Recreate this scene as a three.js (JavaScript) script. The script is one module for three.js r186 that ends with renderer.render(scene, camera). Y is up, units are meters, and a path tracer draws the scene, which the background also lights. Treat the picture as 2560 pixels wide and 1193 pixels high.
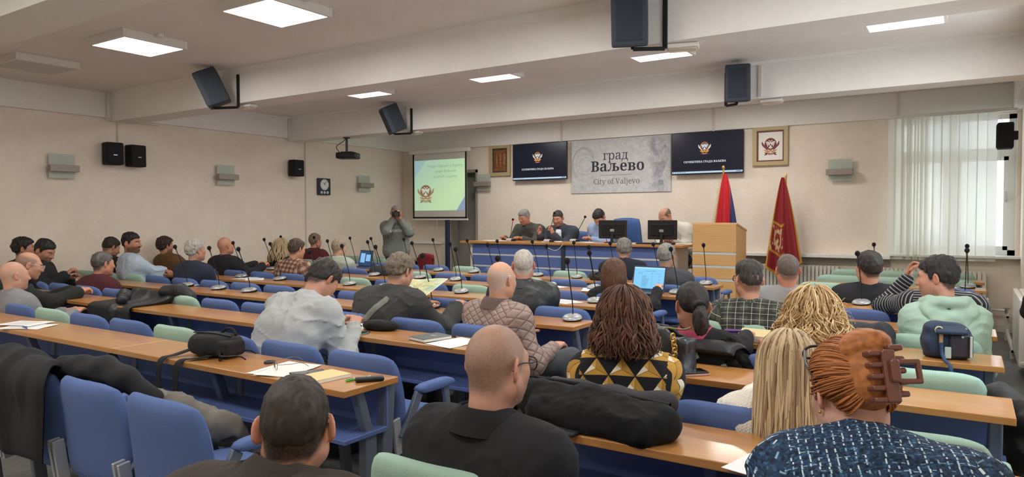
import * as THREE from 'three';
import { RoundedBoxGeometry } from 'three/addons/geometries/RoundedBoxGeometry.js';
import { mergeGeometries, mergeVertices } from 'three/addons/utils/BufferGeometryUtils.js';
import { RectAreaLightUniformsLib } from 'three/addons/lights/RectAreaLightUniformsLib.js';

// ---------------------------------------------------------------- camera, sky, light, exposure
const scene = new THREE.Scene();
const camera = new THREE.PerspectiveCamera(37.38, 2560 / 1193, 0.05, 120);
camera.position.set(0, 1.5, 0);
camera.rotation.order = 'YXZ';
camera.rotation.set(-0.030953, 0.574673, -0.002692);
scene.add(camera);
scene.background = new THREE.Color(0.80, 0.90, 1.0);      // overcast daylight outside the windows
scene.backgroundIntensity = 4.8;
scene.environment = null;
RectAreaLightUniformsLib.init();
const renderer = new THREE.WebGLRenderer({ antialias: true });
renderer.toneMapping = THREE.LinearToneMapping;
renderer.toneMappingExposure = 1.17;
renderer.shadowMap.enabled = true;
const PANEL_LIGHT = 21, PANEL_COLOR = new THREE.Color(1.0, 0.965, 0.915);

// ---------------------------------------------------------------- small tools
let seed = 7;
const rnd = () => { seed = (seed * 1664525 + 1013904223) >>> 0; return seed / 4294967296; };
const rr = (a, b) => a + (b - a) * rnd();
const V = (x, y, z) => new THREE.Vector3(x, y, z);
const PI = Math.PI, sin = Math.sin, cos = Math.cos, abs = Math.abs, max = Math.max, min = Math.min, sqrt = Math.sqrt, hyp = Math.hypot;
const clamp = (x, a = 0, b = 1) => x < a ? a : x > b ? b : x;
const mix = (a, b, t) => a + (b - a) * t;
const sstep = (a, b, x) => { const t = clamp((x - a) / (b - a)); return t * t * (3 - 2 * t); };
const names = {};
const numbered = n => { const k = names[n] = (names[n] ?? -1) + 1; return k ? n + '_' + String(k).padStart(3, '0') : n; };
function thing(name, label, category, pos = [0, 0, 0], turn = 0, group) {
  const o = new THREE.Group(); o.name = numbered(name); scene.add(o);
  o.position.set(...pos); o.rotation.y = turn; o.userData = { label, category };
  if (group) o.userData.group = group;
  return o;
}
function part(parent, name, geo, mat, pos, rot, label) {
  const m = new THREE.Mesh(geo, mat); m.name = name; m.castShadow = m.receiveShadow = true;
  if (pos) m.position.set(...pos);
  if (rot) m.rotation.set(...rot);
  if (label) m.userData.label = label;
  parent.add(m); return m;
}
function solo(name, label, category, geo, mat, pos, rot, group) {       // a thing of one mesh
  const m = part(scene, numbered(name), geo, mat, pos, rot); m.userData = { label, category };
  if (group) m.userData.group = group;
  return m;
}
function struct(name, geo, mat, pos, rot) { const m = part(scene, name, geo, mat, pos, rot); m.userData = { kind: 'structure' }; return m; }
function copyOf(o, pos, turn, label, group) {
  const c = o.clone(); c.name = numbered(o.name.replace(/_\d\d\d$/, '')); scene.add(c);
  c.position.set(...pos); if (turn !== undefined) c.rotation.y = turn;
  c.userData = { ...o.userData }; if (label) c.userData.label = label; if (group) c.userData.group = group;
  return c;
}
// uv in metres from the position, by the dominant normal
function metricUV(g) {
  if (g.index) g = g.toNonIndexed();
  const p = g.attributes.position, n = g.attributes.normal, uv = new Float32Array(p.count * 2);
  for (let i = 0; i < p.count; i += 3) {
    let a = 0, b = 0, c = 0;
    for (let k = 0; k < 3; k++) { a += n.getX(i + k); b += n.getY(i + k); c += n.getZ(i + k); }
    a = abs(a); b = abs(b); c = abs(c);
    for (let k = 0; k < 3; k++) {
      const x = p.getX(i + k), y = p.getY(i + k), z = p.getZ(i + k); let u, v;
      if (b >= a && b >= c) { u = x; v = z; } else if (c >= a) { u = x; v = y; } else { u = z; v = y; }
      uv[2 * (i + k)] = u; uv[2 * (i + k) + 1] = v;
    }
  }
  g.setAttribute('uv', new THREE.BufferAttribute(uv, 2)); return g;
}
const bx = (w, h, d, x = 0, y = 0, z = 0) => metricUV(new THREE.BoxGeometry(w, h, d).translate(x, y, z));
const rbx = (w, h, d, r = 0.006, x = 0, y = 0, z = 0, s = 2) => metricUV(new RoundedBoxGeometry(w, h, d, s, min(r, w / 2.01, h / 2.01, d / 2.01)).translate(x, y, z));
const clean = g => { if (g.index) g = g.toNonIndexed(); for (const k of Object.keys(g.attributes)) if (!['position', 'normal', 'uv', 'color'].includes(k)) g.deleteAttribute(k); return g; };
const mrg = list => {
  const gs = list.map(clean); const hasC = gs.some(g => g.attributes.color), hasU = gs.every(g => g.attributes.uv);
  for (const g of gs) {
    if (hasC && !g.attributes.color) g.setAttribute('color', new THREE.BufferAttribute(new Float32Array(g.attributes.position.count * 3).fill(1), 3));
    if (!hasU && g.attributes.uv) g.deleteAttribute('uv');
  }
  return mergeGeometries(gs);
};
const cyl = (r0, r1, h, n = 16, x = 0, y = 0, z = 0) => new THREE.CylinderGeometry(r1, r0, h, n).translate(x, y, z);
function tube(pts, r, n = 6, seg) {
  const c = new THREE.CatmullRomCurve3(pts.map(p => V(...p)));
  return new THREE.TubeGeometry(c, seg || max(6, pts.length * 4), r, n, false);
}
function bar(a, b, w, d) {                                         // a straight flat bar from a to b
  const A = V(...a), B = V(...b), L = A.distanceTo(B), g = new RoundedBoxGeometry(w, L, d, 1, min(w, d) * 0.18);
  const q = new THREE.Quaternion().setFromUnitVectors(V(0, 1, 0), B.clone().sub(A).normalize());
  return g.applyQuaternion(q).translate((a[0] + b[0]) / 2, (a[1] + b[1]) / 2, (a[2] + b[2]) / 2);
}
// ---------------------------------------------------------------- noise
const perm = new Uint8Array(512); { const r = Array.from({ length: 256 }, (_, i) => i); for (let i = 255; i > 0; i--) { const j = Math.floor(rnd() * (i + 1)); [r[i], r[j]] = [r[j], r[i]]; } for (let i = 0; i < 512; i++) perm[i] = r[i & 255]; }
const vals = new Float32Array(256).map(() => rnd() * 2 - 1);
function noise(x, y, z) {
  const X = Math.floor(x), Y = Math.floor(y), Z = Math.floor(z); x -= X; y -= Y; z -= Z;
  const u = x * x * (3 - 2 * x), v = y * y * (3 - 2 * y), w = z * z * (3 - 2 * z);
  const h = (i, j, k) => vals[perm[perm[perm[(X + i) & 255] + ((Y + j) & 255)] + ((Z + k) & 255)]];
  return mix(mix(mix(h(0, 0, 0), h(1, 0, 0), u), mix(h(0, 1, 0), h(1, 1, 0), u), v), mix(mix(h(0, 0, 1), h(1, 0, 1), u), mix(h(0, 1, 1), h(1, 1, 1), u), v), w);
}
const fbm = (x, y, z) => noise(x, y, z) * 0.6 + noise(x * 2.1, y * 2.1, z * 2.1) * 0.28 + noise(x * 4.3, y * 4.3, z * 4.3) * 0.12;
// ---------------------------------------------------------------- textures
const tnoise = (x, y, px, py, s) => {                               // tileable 2-d value noise
  const X = Math.floor(x), Y = Math.floor(y), fx = x - X, fy = y - Y, u = fx * fx * (3 - 2 * fx), v = fy * fy * (3 - 2 * fy);
  const h = (i, j) => vals[perm[perm[(((X + i) % px) + px) % px + s & 255] + (((Y + j) % py) + py) % py & 255]];
  return mix(mix(h(0, 0), h(1, 0), u), mix(h(0, 1), h(1, 1), u), v);
};
function dtex(w, h, f, srgb, rep) {
  const d = new Uint8Array(w * h * 4);
  for (let j = 0; j < h; j++) for (let i = 0; i < w; i++) { const c = f(i / w, j / h); const k = (j * w + i) * 4; if (typeof c === 'number') d[k] = d[k + 1] = d[k + 2] = clamp(c) * 255; else { d[k] = clamp(c[0]) * 255; d[k + 1] = clamp(c[1]) * 255; d[k + 2] = clamp(c[2]) * 255; } d[k + 3] = 255; }
  const t = new THREE.DataTexture(d, w, h); t.wrapS = t.wrapT = THREE.RepeatWrapping; t.magFilter = THREE.LinearFilter; t.minFilter = THREE.LinearMipmapLinearFilter; t.generateMipmaps = true;
  if (srgb) t.colorSpace = THREE.SRGBColorSpace;
  if (rep) t.repeat.set(...rep); t.needsUpdate = true; return t;
}
function ctex(w, h, draw) {
  const c = document.createElement('canvas'); c.width = w; c.height = h; draw(c.getContext('2d'), w, h);
  const t = new THREE.CanvasTexture(c); t.colorSpace = THREE.SRGBColorSpace; return t;
}
const plaster = dtex(256, 256, (u, v) => 0.5 + 0.22 * tnoise(u * 64, v * 64, 64, 64, 3) + 0.16 * tnoise(u * 128, v * 128, 128, 128, 9) + 0.12 * tnoise(u * 16, v * 16, 16, 16, 5), false, [1.4, 1.4]);
const blot = (r, g, b, a, s) => dtex(256, 256, (u, v) => { const n = a * (tnoise(u * 5, v * 5, 5, 5, s) * 0.5 + tnoise(u * 17, v * 17, 17, 17, s + 1) * 0.3 + tnoise(u * 71, v * 71, 71, 71, s + 2) * 0.3); return [r + n, g + n, b + n]; }, true, [0.42, 0.42]);
const weave = dtex(128, 128, (u, v) => 0.5 + 0.28 * sin(u * PI * 2 * 32) * sin(v * PI * 2 * 32) + 0.22 * tnoise(u * 40, v * 40, 40, 40, 2), false, [14, 14]);
const woodTex = (r, g, b, amp, sd) => dtex(512, 512, (u, v) => {
  const w = tnoise(u * 4, v * 6, 4, 6, sd) * 0.5;
  const n = tnoise(u * 6, (v * 90 + w * 3), 6, 90, sd + 3) * 0.5 + tnoise(u * 24, v * 240, 24, 240, sd + 5) * 0.35 + tnoise(u * 3, v * 14, 3, 14, sd + 7) * 0.5;
  return [r + n * amp, g + n * amp * 0.85, b + n * amp * 0.6];
}, true, [0.8, 1.6]);
const std = (color, roughness = 0.8, o = {}) => new THREE.MeshStandardMaterial({ color, roughness, ...o });
const phys = (color, roughness, o = {}) => new THREE.MeshPhysicalMaterial({ color, roughness, ...o });
const M = {
  wall: std(0xffffff, 0.95, { map: blot(0.935, 0.885, 0.825, 0.03, 11), bumpMap: plaster, bumpScale: 0.0025 }),
  white: std(0xffffff, 0.93, { map: blot(0.94, 0.93, 0.91, 0.02, 31), bumpMap: plaster, bumpScale: 0.002 }),
  ceil: std(0xffffff, 0.95, { map: blot(0.94, 0.92, 0.895, 0.02, 51), bumpMap: plaster, bumpScale: 0.003 }),
  floor: std(0xffffff, 0.5, { map: blot(0.47, 0.465, 0.45, 0.09, 71) }),
  trim: std(0xd9d3c8, 0.6), plasticWhite: std(0xe4e0d8, 0.45), frameWhite: std(0xe6e6e2, 0.4),
  wood: phys(0xffffff, 0.36, { map: woodTex(0.74, 0.52, 0.28, 0.05, 5), clearcoat: 0.5, clearcoatRoughness: 0.13 }),
  woodB: phys(0xffffff, 0.36, { map: woodTex(0.725, 0.50, 0.265, 0.055, 45), clearcoat: 0.5, clearcoatRoughness: 0.13 }),
  lect: phys(0xffffff, 0.5, { map: woodTex(0.87, 0.675, 0.43, 0.035, 85), clearcoat: 0.15, clearcoatRoughness: 0.4 }),
  blue: std(0x566c9f, 0.95, { bumpMap: weave, bumpScale: 0.0012 }),
  green: std(0x9dbcab, 0.95, { bumpMap: weave, bumpScale: 0.0012 }),
  bluePaint: std(0x56699f, 0.42), bluePanel: std(0x5d70a8, 0.55), grey: std(0x6f7888, 0.45, { metalness: 0.35 }),
  greyDark: std(0x3b424e, 0.5, { metalness: 0.3 }), steel: std(0xb9bcbe, 0.3, { metalness: 0.9 }), strip: std(0xd2d2cd, 0.45), alu: std(0xc9ccd0, 0.35, { metalness: 0.6 }),
  black: std(0x141416, 0.5), blackGloss: phys(0x0c0c0e, 0.15, { clearcoat: 0.6 }), blackMatte: std(0x18181a, 0.85), navySpk: std(0x2f3944, 0.6, { bumpMap: plaster, bumpScale: 0.002 }),
  foam: std(0x121214, 1), paper: std(0xeeece6, 0.9), silver: phys(0xa2a5a5, 0.38, { metalness: 0.35 }), red: std(0xb02024, 0.5), gold: std(0xc9a45c, 0.3, { metalness: 0.8 })
};
// ================================================================ THE ROOM
const XL = -9.8, XR = 0.55, ZF = -11, ZB = 2.8, HC = 3.2, TH = 0.3;
struct('floor', bx(XR - XL + 2 * TH, 0.2, ZB - ZF + 2 * TH, (XL + XR) / 2, -0.1, (ZF + ZB) / 2), M.floor);
struct('ceiling', bx(XR - XL + 2 * TH, 0.2, ZB - ZF + 2 * TH, (XL + XR) / 2, HC + 0.1, (ZF + ZB) / 2), M.ceil);
struct('wall_left', bx(TH, HC, ZB - ZF + 2 * TH, XL - TH / 2, HC / 2, (ZF + ZB) / 2), M.wall);
struct('wall_back', bx(XR - XL, HC, TH, (XL + XR) / 2, HC / 2, ZB + TH / 2), M.wall);
const span = (x0, x1, y0, y1, z0, z1) => bx(x1 - x0, y1 - y0, z1 - z0, (x0 + x1) / 2, (y0 + y1) / 2, (z0 + z1) / 2);
const WX0 = -0.86, WX1 = 0.5, WY0 = 0.98, WY1 = 2.8, DX0 = -8.52, DX1 = -7.93, DH = 2.36;
struct('wall_front', mrg([span(XL, DX0, 0, HC, ZF - TH, ZF), span(DX0, DX1, DH, HC, ZF - TH, ZF), span(DX1, WX0, 0, HC, ZF - TH, ZF), span(WX0, WX1, 0, WY0, ZF - TH, ZF), span(WX0, WX1, WY1, HC, ZF - TH, ZF), span(WX1, XR, 0, HC, ZF - TH, ZF)]), M.wall);
const RW = [[-7.3, -5.7], [-4.3, -2.7]];
{ const g = []; let z = ZF - TH; for (const [a, b] of RW) { g.push(span(XR, XR + TH, 0, HC, z, a), span(XR, XR + TH, 0, 1.05, a, b), span(XR, XR + TH, 2.75, HC, a, b)); z = b; } g.push(span(XR, XR + TH, 0, HC, z, ZB + TH)); struct('wall_right', mrg(g), M.wall); }
// down-stand beams across the room and along the walls
const YB = 2.80;
[[-2.43, -2.06], [-5.42, -5.08], [-8.42, -8.08], [0.62, 0.98]].forEach(([a, b], i) => struct(i ? 'ceiling_beam_00' + i : 'ceiling_beam', span(XL, XR, YB, HC, a, b), M.white));
struct('wall_beam_left', span(XL, XL + 0.07, 2.845, HC, ZF, ZB), M.white);
struct('wall_beam_front', span(XL, XR, 2.83, HC, ZF, ZF + 0.05), M.white);
struct('wall_beam_right', span(XR - 0.1, XR, 2.84, HC, ZF, ZB), M.white);
struct('ceiling_ledge', span(XL, XR, 3.165, HC, -8.08, -8.04), M.white);
struct('baseboard_left', span(XL, XL + 0.015, 0, 0.09, ZF, ZB), M.trim);
struct('baseboard_front', span(DX1, XR, 0, 0.09, ZF, ZF + 0.015), M.trim);
// surface cable ducts
const duct = (n, a, b, w = 0.03, d = 0.018) => struct('trim_' + n, bar(a, b, w, d), M.trim);
duct(1, [XL + 0.01, 2.845, -5.2], [XL + 0.01, 2.5, -5.2]); duct(2, [XL + 0.01, 2.845, -8.45], [XL + 0.01, 0.3, -8.45]); duct(3, [XL + 0.08, 3.19, -2.5], [XL + 0.08, 3.19, -5.05], 0.02, 0.03);
duct(4, [XL + 0.078, 3.17, -5.02], [XL + 0.078, 2.81, -5.02]); duct(5, [XL + 0.078, 2.82, -5.03], [XL + 0.078, 2.82, -5.75], 0.02, 0.03); duct(6, [XL + 0.078, 3.17, -8.03], [XL + 0.078, 2.81, -8.03]);
duct(8, [-1.96, 3.165, -8.072], [-1.96, 2.82, -8.072], 0.04); duct(9, [-7.1, 3.17, -8.072], [-7.1, 2.82, -8.072]);
duct(10, [-6.05, 3.2, -10.94], [-6.05, 2.8, -10.94]); duct(11, [-3.35, 3.2, -10.94], [-3.35, 2.8, -10.94]); duct(12, [-0.83, 3.17, -10.94], [-0.83, 2.83, -10.94]);
duct(13, [-7.9, 3.185, -10.93], [XR, 3.185, -10.93], 0.03, 0.025);

// ---------------------------------------------------------------- ceiling light panels
const panelGlow = new THREE.MeshStandardMaterial({ color: 0xffffff, roughness: 0.6, emissive: new THREE.Color(1, 0.985, 0.95), emissiveIntensity: 1.6 });
const panelOff = std(0xc9c9c2, 0.5);
function ceilingPanel(x, z, lit, label, group, box) {
  const t = thing('ceiling_light', label, 'light', [x, HC, z], 0, group), w = 0.62, h = 0.075;
  part(t, 'housing', mrg([rbx(w, h, 0.03, 0.004, 0, -h / 2, -w / 2 + 0.015), rbx(w, h, 0.03, 0.004, 0, -h / 2, w / 2 - 0.015), rbx(0.03, h, w - 0.06, 0.004, -w / 2 + 0.015, -h / 2, 0), rbx(0.03, h, w - 0.06, 0.004, w / 2 - 0.015, -h / 2, 0), bx(w - 0.06, 0.01, w - 0.06, 0, -0.006, 0)]), M.plasticWhite);
  part(t, 'diffuser', bx(w - 0.06, 0.008, w - 0.06, 0, -h + 0.002, 0), lit ? panelGlow : panelOff);
  if (box) part(t, 'connector', rbx(0.05, 0.03, 0.05, 0.004, w / 2 + 0.06, -0.015, 0), M.plasticWhite);
  if (lit) {
    const l = new THREE.RectAreaLight(PANEL_COLOR, PANEL_LIGHT, w - 0.07, w - 0.07);
    l.position.set(0, -h - 0.012, 0); l.rotation.x = -PI / 2; l.castShadow = true; l.name = 'panel_light'; t.add(l);
  }
  return t;
}
const LG = 'lit square ceiling panels';
for (const z of [-0.55, -3.76]) for (const x of [-6.68, -4.68, -2.66, -0.55]) ceilingPanel(x, z, true, z < -3 ? 'lit square LED panel on the ceiling before the first beam' : 'lit square LED panel on the ceiling at the back of the hall', z < -3 ? LG : 'lit panels at the back', true);
ceilingPanel(-8.5, -3.65, false, 'unlit square ceiling panel near the left wall', undefined);
for (const x of [-6.72, -4.7, -2.65, -0.48]) ceilingPanel(x, -6.74, true, 'lit square LED panel between the two ceiling beams', 'lit panels between the beams', true);
for (const x of [-6.7, -4.7, -2.65]) ceilingPanel(x, -9.55, true, 'lit square LED panel in the ceiling bay above the stage', 'lit panels above the stage', true);
for (const x of [-6.68, -2.66]) ceilingPanel(x, 1.9, true, 'lit square LED panel at the rear wall', 'lit panels at the rear wall');

// ---------------------------------------------------------------- front window, blinds, outside
const glass = phys(0xffffff, 0.02, { transmission: 1, thickness: 0, ior: 1.45 });
{
  const t = struct('window_1', mrg([
    span(WX0, WX1, WY0, WY0 + 0.07, ZF - 0.17, ZF - 0.1), span(WX0, WX1, WY1 - 0.06, WY1, ZF - 0.17, ZF - 0.1), span(WX0, WX0 + 0.07, WY0, WY1, ZF - 0.17, ZF - 0.1), span(WX1 - 0.08, WX1, WY0, WY1, ZF - 0.17, ZF - 0.1),
    span(WX0, WX1, 2.26, 2.37, ZF - 0.17, ZF - 0.09), span(-0.25, -0.14, WY0, WY1, ZF - 0.17, ZF - 0.09)]), M.frameWhite);
  for (const [x0, x1, y0, y1] of [[-0.79, -0.25, 1.05, 2.26], [-0.14, 0.42, 1.05, 2.26], [-0.79, -0.25, 2.37, 2.74], [-0.14, 0.42, 2.37, 2.74]]) {
    part(t, 'pane', span(x0 - 0.005, x1 + 0.005, y0 - 0.005, y1 + 0.005, ZF - 0.138, ZF - 0.132), glass);
    if (y0 < 2) part(t, 'sash', mrg([span(x0, x1, y0, y0 + 0.05, ZF - 0.16, ZF - 0.105), span(x0, x1, y1 - 0.05, y1, ZF - 0.16, ZF - 0.105), span(x0, x0 + 0.05, y0, y1, ZF - 0.16, ZF - 0.105), span(x1 - 0.05, x1, y0, y1, ZF - 0.16, ZF - 0.105)]), M.frameWhite);
  }
  part(t, 'handle', mrg([bx(0.02, 0.06, 0.02, 0.395, 1.7, ZF - 0.09), bx(0.02, 0.12, 0.016, 0.395, 1.75, ZF - 0.065)]), M.alu);
  part(t, 'window_sill', rbx(1.62, 0.035, 0.3, 0.008, -0.17, WY0 - 0.015, ZF + 0.02), M.frameWhite);
}
RW.forEach(([a, b], i) => {
  const m = (a + b) / 2, t = struct('window_' + (i + 2), mrg([span(XR + 0.1, XR + 0.17, 1.05, 1.12, a, b), span(XR + 0.1, XR + 0.17, 2.68, 2.75, a, b), span(XR + 0.1, XR + 0.17, 1.05, 2.75, a, a + 0.07), span(XR + 0.1, XR + 0.17, 1.05, 2.75, b - 0.07, b), span(XR + 0.1, XR + 0.17, 1.05, 2.75, m - 0.05, m + 0.05)]), M.frameWhite);
  for (const [z0, z1] of [[a + 0.07, m - 0.05], [m + 0.05, b - 0.07]]) part(t, 'pane', span(XR + 0.13, XR + 0.136, 1.1, 2.7, z0, z1), glass);
});
{
  const slatMat = phys(0xf0eee4, 0.9, { transmission: 0.45, thickness: 0, side: THREE.DoubleSide, bumpMap: weave, bumpScale: 0.0006 });
  const t = thing('vertical_blind', 'white vertical blind half drawn across the front window', 'blind', [0, 0, -10.86]);
  part(t, 'head_rail', rbx(1.42, 0.045, 0.05, 0.006, -0.22, 2.83, 0), M.frameWhite);
  const xs = [-0.88, -0.80, -0.735, -0.68, -0.645, -0.60, -0.555, -0.51, -0.45, -0.36, -0.27, -0.17, -0.07, 0.03, 0.13, 0.235], an = [0.1, -0.15, 0.75, 1.0, 0.8, 1.1, 0.9, 0.7, 0.35, 0.1, -0.08, 0.1, 0.16, -0.1, 0.12, -0.06];
  xs.forEach((x, i) => {
    const g = new THREE.PlaneGeometry(0.112, 1.9, 6, 24), p = g.attributes.position;
    for (let k = 0; k < p.count; k++) { const u = p.getX(k) / 0.056, v = 0.5 - p.getY(k) / 1.9; p.setZ(k, 0.006 * (1 - u * u) + 0.012 * v * v * noise(i * 3.1, v * 2, 0)); p.setX(k, p.getX(k) + 0.02 * v * v * noise(i * 1.7, v, 4)); }
    g.computeVertexNormals(); part(t, 'slat', g, slatMat, [x, 1.86, i % 2 ? 0.004 : -0.004], [0, an[i], 0]);
    part(t, 'weight', rbx(0.09, 0.018, 0.006, 0.002), M.frameWhite, [x, 0.918, i % 2 ? 0.004 : -0.004], [0, an[i], 0]);
  });
  part(t, 'cord', tube([[0.32, 2.8, 0], [0.325, 2, 0.005], [0.32, 1.1, 0]], 0.0022, 5), M.frameWhite);
}
{ // pale block across the yard
  const o = thing('apartment_building', 'pale plastered building seen through the front window', 'building', [2, -3, -19]);
  part(o, 'wall', bx(14, 9.2, 1, 0, 4.6, 0), std(0xe2e4e6, 0.9)); part(o, 'cornice', bx(14.2, 0.25, 1.2, 0, 9.3, 0), std(0xd2d4d6, 0.9));
  const wf = std(0xc3ccd6, 0.4), wg = std(0x93a4b6, 0.2);
  for (let i = 0; i < 5; i++) for (const y of [3.4, 6.6]) { const w = part(o, 'window', bx(1.0, 1.5, 0.1, -5 + i * 2.5, y, 0.5), wf); part(w, 'pane', bx(0.84, 1.34, 0.04, -5 + i * 2.5, y, 0.545), wg); }
}
struct('ground_outside', bx(60, 0.2, 30, 0, -3.1, -26), std(0x9a9c98, 0.95));

// ---------------------------------------------------------------- door, projection screen, niche panel
{
  const d = struct('door_1', span(DX0, DX1, 0, DH, ZF - 0.2, ZF - 0.15), std(0x8b8a82, 0.6));
  part(d, 'door_frame', mrg([span(DX0 - 0.03, DX0 + 0.02, 0, DH + 0.04, ZF - 0.15, ZF + 0.012), span(DX1 - 0.02, DX1 + 0.03, 0, DH + 0.04, ZF - 0.15, ZF + 0.012), span(DX0 - 0.03, DX1 + 0.03, DH - 0.01, DH + 0.05, ZF - 0.15, ZF + 0.012)]), std(0x9b968c, 0.6));
  part(d, 'door_handle', tube([[DX1 - 0.1, 1.05, ZF - 0.15], [DX1 - 0.1, 1.05, ZF - 0.09], [DX1 - 0.2, 1.05, ZF - 0.09]], 0.009, 8), M.steel);
  const b = thing('wall_box', 'low boxed-in wall cover with a narrow ledge beneath the projection screen', 'panel', [-9.2, 0, ZF + 0.16]);
  part(b, 'body', span(-0.58, 0.62, 0, 0.97, -0.155, 0.12), M.wall); part(b, 'ledge', rbx(1.24, 0.035, 0.32, 0.006, 0.02, 0.99, 0), M.white);
}
// emblem of the town: oval shield with a two-headed bird, laurel sprays, motto ribbon
function emblem(c, x, y, s, pal) {
  c.save(); c.translate(x, y); c.scale(s, s);
  c.fillStyle = pal.leaf; for (const k of [-1, 1]) for (let i = 0; i < 5; i++) { c.save(); c.scale(k, 1); c.translate(34 + i * 7, 34 - i * 9); c.rotate(-0.9 - i * 0.12); c.beginPath(); c.ellipse(0, 0, 19, 5.5, 0, 0, 7); c.fill(); c.restore(); }
  c.fillStyle = pal.scroll; for (const k of [-1, 1]) { c.beginPath(); c.moveTo(0, 46); c.bezierCurveTo(k * 20, 62, k * 36, 40, k * 54, 46); c.bezierCurveTo(k * 36, 60, k * 18, 76, 0, 58); c.fill(); }
  c.fillStyle = pal.ring; c.beginPath(); c.ellipse(0, 0, 46, 48, 0, 0, 7); c.fill();
  c.fillStyle = pal.field; c.beginPath(); c.ellipse(0, 0, 40, 42, 0, 0, 7); c.fill();
  c.fillStyle = pal.bird; c.strokeStyle = pal.bird; c.lineCap = 'round';
  for (const k of [-1, 1]) { c.save(); c.scale(k, 1);
    for (let i = 0; i < 6; i++) { c.lineWidth = 5.2 - i * 0.3; c.beginPath(); c.moveTo(7, -6 + i * 2.5); c.quadraticCurveTo(20 - i, -26 + i * 5, 35 - i * 2.6, -16 + i * 7.5); c.stroke(); }      // wing feathers
    c.lineWidth = 5; c.beginPath(); c.moveTo(2, -8); c.quadraticCurveTo(3, -24, 10, -29); c.stroke(); c.beginPath(); c.moveTo(10, -32); c.lineTo(19, -28); c.lineTo(10, -25); c.fill();            // neck, beak
    for (let i = 0; i < 3; i++) { c.lineWidth = 4; c.beginPath(); c.moveTo(1 + i, 18); c.lineTo(3 + i * 6, 37 - i * 3); c.stroke(); } c.restore(); }
  c.beginPath(); c.ellipse(0, 6, 8, 15, 0, 0, 7); c.fill(); c.fillStyle = pal.field; c.beginPath(); c.ellipse(0, 5, 4.5, 8, 0, 0, 7); c.fill();
  c.fillStyle = pal.ribbon; c.beginPath(); c.moveTo(-50, 64); c.lineTo(-38, 74); c.lineTo(-50, 90); c.lineTo(-28, 86); c.lineTo(-28, 82); c.quadraticCurveTo(0, 92, 28, 82); c.lineTo(28, 86); c.lineTo(50, 90); c.lineTo(38, 74); c.lineTo(50, 64); c.lineTo(28, 67); c.quadraticCurveTo(0, 74, -28, 67); c.fill();
  c.fillStyle = pal.text; c.font = 'bold 11px serif'; c.textAlign = 'center'; c.fillText('ВАЉЕВО', 0, 83); c.restore();
}
const palA = { leaf: '#7b3038', scroll: '#c08a4a', ring: '#8a3a3a', field: '#5e2228', bird: '#efe6da', ribbon: '#7a2a32', text: '#f0e6dc' };
const palB = { leaf: '#cfd8dc', scroll: '#e0a030', ring: '#e58a3a', field: '#571c22', bird: '#cfe6ee', ribbon: '#5e1c2a', text: '#f4f0f0' };
const palC = { leaf: '#b08a70', scroll: '#b08a60', ring: '#a07a5c', field: '#8a6a58', bird: '#d9ead2', ribbon: '#9a7c68', text: '#cfe0c8' };
const palD = { leaf: '#c9a24c', scroll: '#d0a548', ring: '#d5ac52', field: '#8e2126', bird: '#cfc7bb', ribbon: '#b98d3a', text: '#7c1a20' };
{
  const slide = ctex(1024, 960, (c, w, h) => {
    const g = c.createLinearGradient(0, 0, w, h); g.addColorStop(0, '#b9dcd2'); g.addColorStop(0.35, '#bfe6c4'); g.addColorStop(0.7, '#cdeebc'); g.addColorStop(1, '#c4e6c0'); c.fillStyle = g; c.fillRect(0, 0, w, h);
    c.fillStyle = 'rgba(150,190,210,.5)'; c.beginPath(); c.moveTo(0, 0); c.lineTo(250, 0); c.lineTo(0, 330); c.fill();
    c.fillStyle = '#8ea3c4'; c.beginPath(); c.moveTo(w, 700); c.lineTo(w, h); c.lineTo(860, h); c.fill();
    c.fillStyle = '#87a696'; c.font = '66px sans-serif'; c.textAlign = 'center'; c.fillText('Нацрт Одлуке о буџету', 635, 140); c.fillText('града Ваљева', 635, 240); c.fillText('за 2024. годину', 635, 340);
    emblem(c, 235, 590, 2.5, palC);
  });
  const t = thing('projection_screen', 'pull-down projection screen showing a pale green slide with Cyrillic text', 'screen', [-8.62, 0, -10.72]);
  part(t, 'casing', rbx(1.46, 0.075, 0.09, 0.012, 0, 2.77, 0), M.plasticWhite);
  part(t, 'fabric', span(-0.665, 0.665, 1.465, 2.735, -0.006, 0), std(0xd8d6cf, 0.9));
  part(t, 'black_border', mrg([span(-0.665, -0.63, 1.465, 2.735, 0, 0.003), span(0.63, 0.665, 1.465, 2.735, 0, 0.003), span(-0.665, 0.665, 1.465, 1.5, 0, 0.003)]), M.blackMatte);
  part(t, 'slide', new THREE.PlaneGeometry(1.24, 0.98).translate(0, 2.115, 0.003), new THREE.MeshStandardMaterial({ map: slide, roughness: 0.9, emissive: 0xffffff, emissiveMap: slide, emissiveIntensity: 0.42 }));
  part(t, 'bottom_rail', rbx(1.38, 0.035, 0.03, 0.008, 0, 1.45, 0), M.plasticWhite);
  part(t, 'pull_cord', tube([[-0.05, 1.44, 0.01], [-0.045, 1.1, 0.012], [-0.03, 0.75, 0.01]], 0.003, 5), M.trim);
  const s = thing('screen_post', 'dark blue steel post standing below the projection screen', 'post', [-8.34, 0, -10.62]);
  part(s, 'post', rbx(0.085, 1.43, 0.06, 0.008, 0, 0.725, 0), std(0x25324e, 0.5)); part(s, 'foot', rbx(0.3, 0.03, 0.25, 0.008, 0, 0.017, 0), std(0x25324e, 0.5));
}
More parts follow.
